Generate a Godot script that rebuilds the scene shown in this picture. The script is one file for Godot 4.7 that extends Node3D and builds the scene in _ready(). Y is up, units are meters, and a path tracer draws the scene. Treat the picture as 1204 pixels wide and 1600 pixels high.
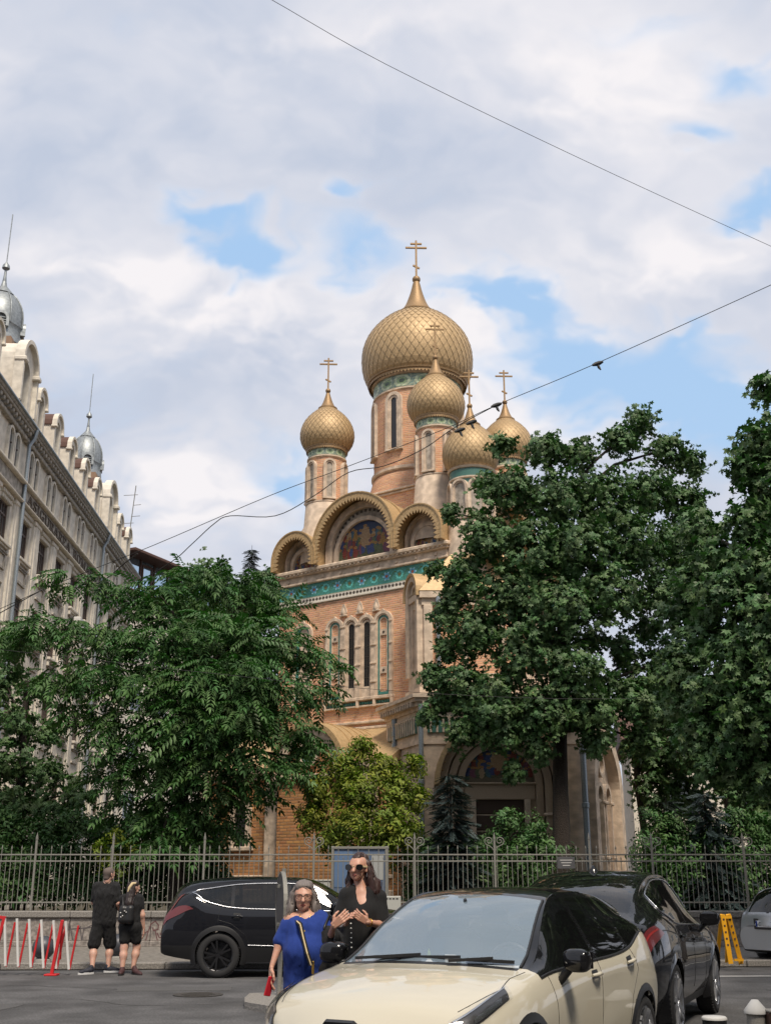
extends Node3D
# A street corner in front of a brick church with gilded onion domes. Units are metres, y is up, the camera looks along -z.

const EXPOSURE := 2.6
const EYE := 1.55
const FOCAL := 1760.0
const PITCH := 0.31731

var M := {}
var rng := RandomNumberGenerator.new()
var taken := {}


# ---------------------------------------------------------------- mesh building
class MB:
	var v := PackedVector3Array()
	var n := PackedVector3Array()
	var uv := PackedVector2Array()
	var c := PackedColorArray()
	var colored := false
	var tint := Color.WHITE
	var x := Transform3D()

	func t3(a: Vector3, b: Vector3, d: Vector3, na: Vector3, nb: Vector3, nd: Vector3, ua := Vector2.ZERO, ub := Vector2.ZERO, ud := Vector2.ZERO) -> void:
		v.append(x * a); v.append(x * d); v.append(x * b)
		var k := x.basis
		n.append((k * na).normalized()); n.append((k * nd).normalized()); n.append((k * nb).normalized())
		uv.append(ua); uv.append(ud); uv.append(ub)
		if colored:
			c.append(tint); c.append(tint); c.append(tint)

	func tri(a: Vector3, b: Vector3, d: Vector3) -> void:
		var m := (b - a).cross(d - a).normalized()
		t3(a, b, d, m, m, m)

	func quad(a: Vector3, b: Vector3, d: Vector3, e: Vector3) -> void:
		var m := (d - a).cross(e - b).normalized()
		t3(a, b, d, m, m, m, Vector2(0, 1), Vector2(1, 1), Vector2(1, 0))
		t3(a, d, e, m, m, m, Vector2(0, 1), Vector2(1, 0), Vector2(0, 0))

	# axis-aligned box from its centre and size, with chamfered edges when r > 0
	func box(at: Vector3, s: Vector3, r := 0.0) -> void:
		var h := s * 0.5
		if r <= 0.0:
			var p := []
			for i in 8:
				p.append(at + Vector3(h.x if i & 1 else -h.x, h.y if i & 2 else -h.y, h.z if i & 4 else -h.z))
			quad(p[4], p[5], p[7], p[6]); quad(p[1], p[0], p[2], p[3]); quad(p[5], p[1], p[3], p[7])
			quad(p[0], p[4], p[6], p[2]); quad(p[6], p[7], p[3], p[2]); quad(p[0], p[1], p[5], p[4])
			return
		r = minf(r, minf(h.x, minf(h.y, h.z)) * 0.98)
		var g := h - Vector3(r, r, r)
		var f := func(sx: float, sy: float, sz: float, ax: int) -> Vector3:
			return at + Vector3(sx * (h.x if ax == 0 else g.x), sy * (h.y if ax == 1 else g.y), sz * (h.z if ax == 2 else g.z))
		for s0 in [-1.0, 1.0]:
			_face([f.call(s0, -1.0, -1.0, 0), f.call(s0, 1.0, -1.0, 0), f.call(s0, 1.0, 1.0, 0), f.call(s0, -1.0, 1.0, 0)], at)
			_face([f.call(-1.0, s0, -1.0, 1), f.call(-1.0, s0, 1.0, 1), f.call(1.0, s0, 1.0, 1), f.call(1.0, s0, -1.0, 1)], at)
			_face([f.call(-1.0, -1.0, s0, 2), f.call(1.0, -1.0, s0, 2), f.call(1.0, 1.0, s0, 2), f.call(-1.0, 1.0, s0, 2)], at)
			for s1 in [-1.0, 1.0]:
				_face([f.call(s0, s1, -1.0, 0), f.call(s0, s1, 1.0, 0), f.call(s0, s1, 1.0, 1), f.call(s0, s1, -1.0, 1)], at)
				_face([f.call(s0, -1.0, s1, 0), f.call(s0, 1.0, s1, 0), f.call(s0, 1.0, s1, 2), f.call(s0, -1.0, s1, 2)], at)
				_face([f.call(-1.0, s0, s1, 1), f.call(1.0, s0, s1, 1), f.call(1.0, s0, s1, 2), f.call(-1.0, s0, s1, 2)], at)
				for s2 in [-1.0, 1.0]:
					_face([f.call(s0, s1, s2, 0), f.call(s0, s1, s2, 1), f.call(s0, s1, s2, 2)], at)

	func _face(p: Array, from: Vector3) -> void:
		var mid := Vector3.ZERO
		for q in p:
			mid += q
		mid /= p.size()
		var m: Vector3 = (p[1] - p[0]).cross(p[2] - p[0])
		if m.dot(mid - from) < 0:
			p.reverse()
		if p.size() == 4:
			quad(p[0], p[1], p[2], p[3])
		else:
			tri(p[0], p[1], p[2])

	# a beam between two points with a rectangular section
	func bar(a: Vector3, b: Vector3, w: float, h: float, up := Vector3.UP) -> void:
		var keep := x
		var z := (b - a).normalized()
		if absf(z.dot(up)) > 0.98:
			up = Vector3.RIGHT
		var s := up.cross(z).normalized()
		x = keep * Transform3D(Basis(s, z.cross(s), z), (a + b) * 0.5)
		box(Vector3.ZERO, Vector3(w, h, (b - a).length()))
		x = keep

	# profile of (radius, height) turned round the y axis at `at`; profile runs upwards
	func lathe(p: PackedVector2Array, seg: int, at := Vector3.ZERO, a0 := 0.0, a1 := TAU) -> void:
		var sn := PackedVector2Array()
		var run := PackedFloat32Array([0.0])
		for i in p.size() - 1:
			var d := p[i + 1] - p[i]
			run.append(run[i] + d.length())
			sn.append(Vector2(d.y, -d.x).normalized())
		var total := maxf(run[p.size() - 1], 0.0001)
		for i in p.size() - 1:
			var lo := sn[i]
			var hi := sn[i]
			if i > 0 and sn[i - 1].dot(sn[i]) > 0.64:
				lo = (sn[i - 1] + sn[i]).normalized()
			if i < p.size() - 2 and sn[i + 1].dot(sn[i]) > 0.64:
				hi = (sn[i + 1] + sn[i]).normalized()
			for k in seg:
				var u0 := float(k) / seg
				var u1 := float(k + 1) / seg
				var d0 := Vector3(sin(lerpf(a0, a1, u0)), 0, cos(lerpf(a0, a1, u0)))
				var d1 := Vector3(sin(lerpf(a0, a1, u1)), 0, cos(lerpf(a0, a1, u1)))
				var q0 := at + d0 * p[i].x + Vector3.UP * p[i].y
				var q1 := at + d1 * p[i].x + Vector3.UP * p[i].y
				var q2 := at + d1 * p[i + 1].x + Vector3.UP * p[i + 1].y
				var q3 := at + d0 * p[i + 1].x + Vector3.UP * p[i + 1].y
				var m0 := d0 * lo.x + Vector3.UP * lo.y
				var m1 := d1 * lo.x + Vector3.UP * lo.y
				var m2 := d1 * hi.x + Vector3.UP * hi.y
				var m3 := d0 * hi.x + Vector3.UP * hi.y
				var va := 1.0 - run[i] / total
				var vb := 1.0 - run[i + 1] / total
				if p[i].x > 0.0001:
					t3(q0, q1, q2, m0, m1, m2, Vector2(u0, va), Vector2(u1, va), Vector2(u1, vb))
				if p[i + 1].x > 0.0001:
					t3(q0, q2, q3, m0, m2, m3, Vector2(u0, va), Vector2(u1, vb), Vector2(u0, vb))

	func tube(p: Array, r, sides := 8, cap := true) -> void:
		var count := p.size()
		var prev := Vector3.ZERO
		var rings := []
		var dirs := []
		for i in count:
			var d: Vector3 = (p[mini(i + 1, count - 1)] - p[maxi(i - 1, 0)]).normalized()
			var s := prev - d * prev.dot(d)
			if s.length() < 0.01:
				s = d.cross(Vector3(0.31, 0.9, 0.2)) if absf(d.y) < 0.9 else d.cross(Vector3(1, 0.1, 0.2))
			s = s.normalized()
			prev = s
			var q := d.cross(s).normalized()
			var ring := PackedVector3Array()
			var nd := PackedVector3Array()
			var rad: float = r[i] if r is Array or r is PackedFloat32Array else r
			for k in sides:
				var a := TAU * k / sides
				nd.append(s * cos(a) + q * sin(a))
				ring.append(p[i] + nd[k] * rad)
			rings.append(ring)
			dirs.append(nd)
		for i in count - 1:
			for k in sides:
				var m := (k + 1) % sides
				t3(rings[i][k], rings[i][m], rings[i + 1][m], dirs[i][k], dirs[i][m], dirs[i + 1][m])
				t3(rings[i][k], rings[i + 1][m], rings[i + 1][k], dirs[i][k], dirs[i + 1][m], dirs[i + 1][k])
		# the ring above runs so that these faces look outwards
		if cap:
			for e in [0, count - 1]:
				var away: Vector3 = (p[0] - p[1]) if e == 0 else (p[count - 1] - p[count - 2])
				for k in range(1, sides - 1):
					_face([rings[e][0], rings[e][k], rings[e][k + 1]], rings[e][0] - away)

	# rows of points as one smooth sheet; normals look to (along row) x (to next row)
	func grid(rows: Array, flip := false) -> void:
		var a := rows.size()
		var b: int = rows[0].size()
		var nr := []
		for i in a:
			var line := PackedVector3Array()
			for j in b:
				var du: Vector3 = rows[i][mini(j + 1, b - 1)] - rows[i][maxi(j - 1, 0)]
				var dv: Vector3 = rows[mini(i + 1, a - 1)][j] - rows[maxi(i - 1, 0)][j]
				var m := du.cross(dv)
				if m.length() < 1e-9:
					m = Vector3.UP * 1e-3
				line.append((-m if flip else m).normalized())
			nr.append(line)
		for i in a - 1:
			for j in b - 1:
				var u0 := Vector2(float(j) / (b - 1), 1.0 - float(i) / (a - 1))
				var u1 := Vector2(float(j + 1) / (b - 1), 1.0 - float(i) / (a - 1))
				var u2 := Vector2(float(j + 1) / (b - 1), 1.0 - float(i + 1) / (a - 1))
				var u3 := Vector2(float(j) / (b - 1), 1.0 - float(i + 1) / (a - 1))
				if flip:
					t3(rows[i][j], rows[i + 1][j + 1], rows[i][j + 1], nr[i][j], nr[i + 1][j + 1], nr[i][j + 1], u0, u2, u1)
					t3(rows[i][j], rows[i + 1][j], rows[i + 1][j + 1], nr[i][j], nr[i + 1][j], nr[i + 1][j + 1], u0, u3, u2)
				else:
					t3(rows[i][j], rows[i][j + 1], rows[i + 1][j + 1], nr[i][j], nr[i][j + 1], nr[i + 1][j + 1], u0, u1, u2)
					t3(rows[i][j], rows[i + 1][j + 1], rows[i + 1][j], nr[i][j], nr[i + 1][j + 1], nr[i + 1][j], u0, u2, u3)

	# polygon in x, y extruded from z0 to z1
	func prism(p: PackedVector2Array, z0: float, z1: float, uv_box := Rect2()) -> void:
		if Geometry2D.is_polygon_clockwise(p):
			p = p.duplicate()
			p.reverse()
		var lo := Vector2(INF, INF)
		var hi := -lo
		for q in p:
			lo = lo.min(q)
			hi = hi.max(q)
		if uv_box.size.x > 0:
			lo = uv_box.position
			hi = uv_box.end
		var ix := Geometry2D.triangulate_polygon(p)
		for k in range(0, ix.size(), 3):
			var a := p[ix[k]]
			var b := p[ix[k + 1]]
			var d := p[ix[k + 2]]
			if (b - a).cross(d - a) < 0:
				var w := b
				b = d
				d = w
			var ua := Vector2((a.x - lo.x) / (hi.x - lo.x), (hi.y - a.y) / (hi.y - lo.y))
			var ub := Vector2((b.x - lo.x) / (hi.x - lo.x), (hi.y - b.y) / (hi.y - lo.y))
			var ud := Vector2((d.x - lo.x) / (hi.x - lo.x), (hi.y - d.y) / (hi.y - lo.y))
			t3(Vector3(a.x, a.y, z1), Vector3(b.x, b.y, z1), Vector3(d.x, d.y, z1), Vector3.BACK, Vector3.BACK, Vector3.BACK, ua, ub, ud)
			t3(Vector3(a.x, a.y, z0), Vector3(d.x, d.y, z0), Vector3(b.x, b.y, z0), Vector3.FORWARD, Vector3.FORWARD, Vector3.FORWARD, ua, ud, ub)
		for i in p.size():
			var a := p[i]
			var b := p[(i + 1) % p.size()]
			quad(Vector3(a.x, a.y, z0), Vector3(b.x, b.y, z0), Vector3(b.x, b.y, z1), Vector3(a.x, a.y, z1))

	# strip between two paths in x, y (outer first), extruded from z0 to z1
	func band(o: PackedVector2Array, i: PackedVector2Array, z0: float, z1: float) -> void:
		for k in o.size() - 1:
			var a := Vector3(o[k].x, o[k].y, z1)
			var b := Vector3(o[k + 1].x, o[k + 1].y, z1)
			var d := Vector3(i[k + 1].x, i[k + 1].y, z1)
			var e := Vector3(i[k].x, i[k].y, z1)
			var back := Vector3(0, 0, z0 - z1)
			var mid := (a + b + d + e) * 0.25
			_face([a, b, d, e], mid - Vector3(0, 0, 1))
			_face([a, b, b + back, a + back], (d + e) * 0.5)
			_face([d, e, e + back, d + back], (d + e) * 0.5 + ((d + e) - (a + b)) * 0.5)
		for k in [0, o.size() - 1]:
			var a := Vector3(o[k].x, o[k].y, z1)
			var e := Vector3(i[k].x, i[k].y, z1)
			var back := Vector3(0, 0, z0 - z1)
			var other: int = 1 if k == 0 else o.size() - 2
			_face([a, e, e + back, a + back], Vector3(o[other].x, o[other].y, z1))

	func add(m: MB, t: Transform3D) -> void:
		var f := x * t
		for p in m.v:
			v.append(f * p)
		for q in m.n:
			n.append((f.basis * q).normalized())
		uv.append_array(m.uv)
		if colored:
			for p in m.v.size():
				c.append(tint)

	func mesh() -> ArrayMesh:
		var a := []
		a.resize(Mesh.ARRAY_MAX)
		a[Mesh.ARRAY_VERTEX] = v
		a[Mesh.ARRAY_NORMAL] = n
		a[Mesh.ARRAY_TEX_UV] = uv
		if colored:
			a[Mesh.ARRAY_COLOR] = c
		var m := ArrayMesh.new()
		m.add_surface_from_arrays(Mesh.PRIMITIVE_TRIANGLES, a)
		return m


func arch(u: float, y0: float, ys: float, r: float, seg := 14, rise := 1.0) -> PackedVector2Array:
	var p := PackedVector2Array([Vector2(u - r, y0)])
	for k in seg + 1:
		var a := PI - PI * k / seg
		p.append(Vector2(u + cos(a) * r, ys + sin(a) * r * rise))
	p.append(Vector2(u + r, y0))
	return p


func ring(u: float, y: float, r: float, seg := 20) -> PackedVector2Array:
	var p := PackedVector2Array()
	for k in seg + 1:
		p.append(Vector2(u + cos(TAU * k / seg) * r, y + sin(TAU * k / seg) * r))
	return p


func rect(x0: float, y0: float, x1: float, y1: float) -> PackedVector2Array:
	return PackedVector2Array([Vector2(x0, y0), Vector2(x1, y0), Vector2(x1, y1), Vector2(x0, y1)])


# ---------------------------------------------------------------- nodes
func numbered(called: String) -> String:
	var k: int = taken.get(called, 0)
	taken[called] = k + 1
	return called if k == 0 else "%s_%03d" % [called, k]


func tag(o: Node, label: String, category: String, group := "") -> Node:
	o.set_meta("label", label)
	o.set_meta("category", category)
	if group:
		o.set_meta("group", group)
	return o


func thing(called: String, label: String, category: String, at := Vector3.ZERO, turn := 0.0, group := "") -> Node3D:
	var o := Node3D.new()
	o.name = numbered(called)
	add_child(o)
	o.position = at
	o.rotation.y = turn
	tag(o, label, category, group)
	return o


func part(m, called: String, material: Material, parent: Node, kind := "") -> MeshInstance3D:
	var o := MeshInstance3D.new()
	o.name = called
	o.mesh = m.mesh() if m is MB else m
	o.material_override = material
	parent.add_child(o, true)
	if kind:
		o.set_meta("kind", kind)
	return o


func structure(m, called: String, material: Material) -> MeshInstance3D:
	return part(m, numbered(called), material, self, "structure")


# a point seen at pixel (px, py) of the photograph's frame, at a given distance in front of the lens
func P(px: float, py: float, d: float) -> Vector3:
	var u := (px - 602.0) / FOCAL
	var w := (800.0 - py) / FOCAL
	var up := sin(PITCH) + w * cos(PITCH)
	var f := cos(PITCH) - w * sin(PITCH)
	return Vector3(u * d / f, EYE + up * d / f, -d)


func noise_at(seed_: int, freq: float, oct := 4) -> FastNoiseLite:
	var f := FastNoiseLite.new()
	f.seed = seed_
	f.frequency = freq
	f.fractal_octaves = oct
	f.noise_type = FastNoiseLite.TYPE_SIMPLEX_SMOOTH
	return f


func grain(seed_: int, freq: float, lo: float, hi: float, oct := 5, size := 256) -> NoiseTexture2D:
	var t := NoiseTexture2D.new()
	t.width = size
	t.height = size
	t.seamless = true
	t.noise = noise_at(seed_, freq, oct)
	var g := Gradient.new()
	g.set_color(0, Color(lo, lo, lo))
	g.set_color(1, Color(hi, hi, hi))
	t.color_ramp = g
	return t


func mat(called: String, lin: Color, rough := 0.7, metal := 0.0) -> StandardMaterial3D:
	var m := StandardMaterial3D.new()
	m.resource_name = called
	var s := lin.linear_to_srgb()
	s.a = lin.a
	m.albedo_color = s
	m.roughness = rough
	m.metallic = metal
	M[called] = m
	return m


func textured(m: StandardMaterial3D, t: Texture2D, scale: float, bump: Texture2D = null, depth := 0.0) -> StandardMaterial3D:
	m.albedo_texture = t
	m.uv1_triplanar = true
	m.uv1_scale = Vector3(scale, scale, scale)
	if bump:
		m.heightmap_enabled = true
		m.heightmap_texture = bump
		m.heightmap_scale = depth
	return m


func lin(r: float, g: float, b: float) -> Color:
	return Color(r / 255.0, g / 255.0, b / 255.0).srgb_to_linear()


# ---------------------------------------------------------------- sky, light, camera
func cloud_sky() -> ImageTexture:
	var big := noise_at(11, 2.3, 4)
	var mid := noise_at(23, 6.0, 5)
	var fine := noise_at(31, 21.0, 4)
	# openings in the cloud cover: direction, width, height, depth
	var gaps := []
	for g in [[385, 392, 75, 42, 1.0], [300, 335, 45, 22, 0.8], [580, 385, 70, 40, 0.7], [560, 290, 30, 20, 0.6], [800, 490, 52, 34, 0.95], [440, 745, 55, 50, 0.8], [1010, 600, 105, 50, 0.9], [1120, 640, 110, 60, 0.9], [860, 560, 70, 40, 0.6],
			[1075, 215, 40, 25, 0.75], [1150, 95, 60, 30, 0.7], [1165, 315, 60, 20, 0.8], [700, 470, 70, 30, 0.6], [490, 830, 50, 30, 0.5], [1060, 520, 60, 30, 0.5], [1000, 20, 110, 30, 0.4], [230, 560, 110, 40, 0.25]]:
		gaps.append([(P(g[0], g[1], 10.0) - Vector3(0, EYE, 0)).normalized(), g[2] / FOCAL, g[3] / FOCAL, g[4]])
	var lumps := []
	for g in [[420, 480, 200, 60, 0.9], [870, 640, 120, 50, 1.1], [330, 760, 120, 50, 0.9], [980, 110, 140, 60, 0.7], [120, 400, 90, 30, 0.6], [215, 385, 50, 25, 0.6], [720, 570, 90, 60, 0.7], [1050, 400, 160, 50, 0.5], [560, 20, 160, 30, 0.4]]:
		lumps.append([(P(g[0], g[1], 10.0) - Vector3(0, EYE, 0)).normalized(), g[2] / FOCAL, g[3] / FOCAL, g[4]])
	var shade := func(d: Vector3) -> Color:
		var q := d / (maxf(d.y, 0.0) + 0.55)
		var p := Vector3(q.x * 1.1, 0.0, q.z * 1.5)
		var w0 := mid.get_noise_3d(p.x * 0.8 + 7.0, 1.0, p.z * 0.8)
		var w1 := mid.get_noise_3d(p.x * 0.8, 5.0, p.z * 0.8 + 3.0)
		p += Vector3(w0, 0, w1) * 0.05
		var f := fine.get_noise_3d(p.x, 0, p.z)
		var m := mid.get_noise_3d(p.x, 0, p.z)
		var l := big.get_noise_3d(p.x, 0, p.z)
		var cover := 0.74 + 0.32 * l + 0.30 * m + 0.16 * f
		var dw := d + Vector3(w0 + f * 0.35, (w1 + f * 0.4) * 0.8, 0) * 0.045
		for g in gaps:
			var e: Vector3 = dw - g[0]
			var w := Vector2(Vector2(e.x, e.z).length() / g[1], e.y / g[2]).length_squared()
			if w < 7.0:
				cover -= g[3] * exp(-w * 0.85) * (0.92 + 0.5 * m + 0.45 * f)
		var alpha := smoothstep(0.02, 0.66, cover)
		var lit := clampf(0.30 + 0.6 * big.get_noise_3d(p.x * 1.3 + 20.0, 3.0, p.z * 1.3) + 0.30 * m + 0.17 * f, 0.0, 1.0)
		for g in lumps:
			var e: Vector3 = dw - g[0]
			var w := Vector2(Vector2(e.x, e.z).length() / g[1], e.y / g[2]).length_squared()
			if w < 7.0:
				lit += g[3] * exp(-w * 0.8) * (0.5 + 0.7 * m + 0.4 * f)
		lit += 0.25 * smoothstep(0.75, 0.3, cover)
		lit = clampf(lit, 0.0, 1.0)
		var grey := Color(0.54, 0.60, 0.73).lerp(Color(0.93, 0.90, 0.92), lit)
		var blue := Color(0.50, 0.68, 0.90).lerp(Color(0.36, 0.57, 0.87), clampf(d.y * 1.4, 0.0, 1.0))
		var c := blue.lerp(grey, alpha)
		if d.y < 0.0:
			c = c.lerp(Color(0.16, 0.16, 0.16), smoothstep(0.0, -0.06, d.y))
		return Color(c.r / EXPOSURE, c.g / EXPOSURE, c.b / EXPOSURE)
	var look := func(ix: int, iy: int, w: int) -> Vector3:
		var a := (ix + 0.5) / w * TAU
		var e := (0.5 - (iy + 0.5) / (w / 2)) * PI
		return Vector3(sin(a) * cos(e), sin(e), -cos(a) * cos(e))
	var small := Image.create(320, 160, false, Image.FORMAT_RGBF)
	for iy in 160:
		for ix in 320:
			small.set_pixel(ix, iy, shade.call(look.call(ix, iy, 320)))
	small.resize(4096, 2048, Image.INTERPOLATE_BILINEAR)
	# the part of the sky towards the church is worked out at full resolution
	for iy in range(500, 1030):
		for ix in range(-298, 298):
			small.set_pixel(posmod(ix, 4096), iy, shade.call(look.call(ix, iy, 4096)))
	return ImageTexture.create_from_image(small)


func light_and_lens() -> void:
	var cam := Camera3D.new()
	cam.name = "camera"
	cam.fov = rad_to_deg(2.0 * atan(800.0 / FOCAL))
	cam.position = Vector3(0, EYE, 0)
	cam.rotation.x = PITCH
	cam.near = 0.05
	cam.far = 2000.0
	add_child(cam)
	cam.current = true
	var env := Environment.new()
	env.background_mode = Environment.BG_SKY
	var sky := Sky.new()
	var pano := PanoramaSkyMaterial.new()
	pano.panorama = cloud_sky()
	sky.sky_material = pano
	env.sky = sky
	env.tonemap_mode = Environment.TONE_MAPPER_LINEAR
	env.tonemap_exposure = EXPOSURE
	env.sdfgi_enabled = true
	env.ssao_enabled = true
	env.ssil_enabled = true
	var we := WorldEnvironment.new()
	we.name = "environment"
	we.environment = env
	add_child(we)
	var sun := DirectionalLight3D.new()
	sun.name = "sun"
	sun.light_energy = 0.5
	sun.light_angular_distance = 14.0
	sun.light_color = Color(1.0, 0.95, 0.88)
	sun.shadow_enabled = true
	sun.rotation = Vector3(deg_to_rad(-57), deg_to_rad(18), 0)
	add_child(sun)


# ---------------------------------------------------------------- materials
func brick_image(base: Color, mortar: Color, spread: float, height := false) -> ImageTexture:
	var im := Image.create(256, 256, false, Image.FORMAT_RGB8)
	rng.seed = 77
	var rows := 12
	for r in rows:
		var y0 := int(256.0 * r / rows)
		var y1 := int(256.0 * (r + 1) / rows)
		im.fill_rect(Rect2i(0, y0, 256, y1 - y0), mortar)
		for k in 5:
			var x0 := int(k * 64 + (32 if r % 2 else 0)) - (64 if r % 2 else 0)
			var t := 1.0 + rng.randf_range(-spread, spread)
			var col := Color(base.r * t, base.g * t * (1.0 + rng.randf_range(-0.04, 0.04)), base.b * t) if not height else Color(1, 1, 1)
			for w in [0, 256]:
				im.fill_rect(Rect2i(x0 + w + 3, y0 + 4, 59, y1 - y0 - 5).intersection(Rect2i(0, 0, 256, 256)), col)
	return ImageTexture.create_from_image(im)


func frieze_image() -> ImageTexture:
	var im := Image.create(512, 128, false, Image.FORMAT_RGB8)
	rng.seed = 5
	var nz := noise_at(3, 0.05, 3)
	for y in 128:
		for x in 512:
			var q := Vector2(x / 512.0 * 2.4, y / 128.0 * 0.6)
			var k := nz.get_noise_2d(x, y)
			var c := Color(0.27, 0.54, 0.53)
			var sway := 0.3 + 0.13 * sin(q.x * TAU / 0.6 + 0.6)
			var side := 0.3 - 0.16 * sin(q.x * TAU / 0.3)
			if absf(q.y - sway) < 0.018 or absf(q.y - side) < 0.012:
				c = Color(0.30, 0.42, 0.22)
			if fposmod(q.x * 6.7 + q.y * 9.0 + k * 4.0, 1.0) < 0.16 and absf(q.y - 0.3) < 0.24:
				c = Color(0.36, 0.55, 0.36)
			for f in [[0.6, 0], [1.8, 0], [0.0, 1], [1.2, 1], [2.4, 1]]:
				var e := q - Vector2(f[0], 0.3)
				var r := e.length()
				var a := e.angle()
				if f[1] == 0:
					if r < 0.15 + 0.045 * cos(a * 6.0):
						c = Color(0.62, 0.80, 0.86)
					if r < 0.12 + 0.02 * cos(a * 6.0):
						c = Color(0.32, 0.60, 0.74)
					if r < 0.065:
						c = Color(0.55, 0.33, 0.26)
				else:
					if absf(r - 0.15) < 0.03 + 0.012 * cos(a * 9.0):
						c = Color(0.40, 0.74, 0.72)
					elif r < 0.06:
						c = Color(0.44, 0.40, 0.24)
			if y < 5 or y > 122:
				c = Color(0.55, 0.62, 0.50)
			var t := 1.0 + 0.25 * k + rng.randf_range(-0.05, 0.05)
			im.set_pixel(x, y, Color(c.r * t, c.g * t, c.b * t))
	return ImageTexture.create_from_image(im)


# a ceramic band of green scrolls and pale rings for the drums
func scroll_image() -> ImageTexture:
	var im := Image.create(512, 96, false, Image.FORMAT_RGB8)
	var nz := noise_at(9, 0.06, 3)
	for y in 96:
		for x in 512:
			var q := Vector2(fposmod(x / 64.0, 1.0) - 0.5, y / 96.0 - 0.5)
			var k := nz.get_noise_2d(x, y)
			var c := Color(0.52, 0.56, 0.48)
			var r := q.length()
			if absf(r - 0.34) < 0.07:
				c = Color(0.66, 0.70, 0.58)
			elif r < 0.14:
				c = Color(0.30, 0.36, 0.30)
			elif r < 0.24:
				c = Color(0.50, 0.58, 0.42)
			elif fposmod(q.angle() * 1.6 + r * 5.0, 1.0) < 0.4:
				c = Color(0.36, 0.46, 0.44)
			if absf(q.y) > 0.43:
				c = Color(0.62, 0.55, 0.44)
			var t := 1.0 + 0.3 * k
			im.set_pixel(x, y, Color(c.r * t, c.g * t, c.b * t))
	return ImageTexture.create_from_image(im)


# a many-coloured lunette: loose robed shapes and haloes, no particular picture
func mosaic_image(seed_: int) -> ImageTexture:
	var im := Image.create(256, 256, false, Image.FORMAT_RGB8)
	rng.seed = seed_
	var cells := []
	for k in 900:
		cells.append(Vector2(rng.randf(), rng.randf()))
	var robes := []
	var tints := [Color(0.45, 0.16, 0.12), Color(0.16, 0.22, 0.42), Color(0.55, 0.40, 0.16), Color(0.30, 0.34, 0.22), Color(0.62, 0.52, 0.40), Color(0.40, 0.20, 0.28), Color(0.20, 0.34, 0.40)]
	for row in 3:
		for k in 13:
			var u := (k + 0.5 * (row % 2) + 0.3) / 13.0 + rng.randf_range(-0.025, 0.025)
			robes.append([Vector2(u, 0.34 + row * 0.2 + rng.randf_range(-0.05, 0.05)), rng.randf_range(0.03, 0.055), rng.randf_range(0.08, 0.15), tints[rng.randi() % tints.size()]])
	robes.append([Vector2(0.5, 0.40), 0.09, 0.26, Color(0.60, 0.48, 0.34)])
	var nz := noise_at(seed_, 0.045, 4)
	for y in 256:
		for x in 256:
			var q := Vector2(x / 256.0, y / 256.0)
			var k := nz.get_noise_2d(x, y)
			var c := Color(0.13, 0.20, 0.34).lerp(Color(0.26, 0.33, 0.36), q.y)
			if q.y > 0.72 + 0.1 * k:
				c = Color(0.28, 0.32, 0.22)
			if q.y > 0.86 + 0.12 * k:
				c = Color(0.42, 0.38, 0.30)
			for r in robes:
				var e: Vector2 = q - r[0]
				var w := Vector2(e.x / r[1], e.y / r[2])
				if w.length() < 1.0 + 0.4 * k:
					c = r[3]
					if absf(fposmod(e.x * 40.0 + e.y * 9.0 + k * 3.0, 1.0) - 0.5) < 0.12:
						c = c.lightened(0.25)
				var hd: Vector2 = q - (r[0] - Vector2(0, r[2] + 0.02))
				if hd.length() < 0.034:
					c = Color(0.66, 0.50, 0.22)
				if hd.length() < 0.019:
					c = Color(0.55, 0.40, 0.30)
			var t := 0.9 + 0.5 * nz.get_noise_2d(x * 9.0, y * 9.0)
			im.set_pixel(x, y, Color(c.r * t, c.g * t, c.b * t))
	return ImageTexture.create_from_image(im)


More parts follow.
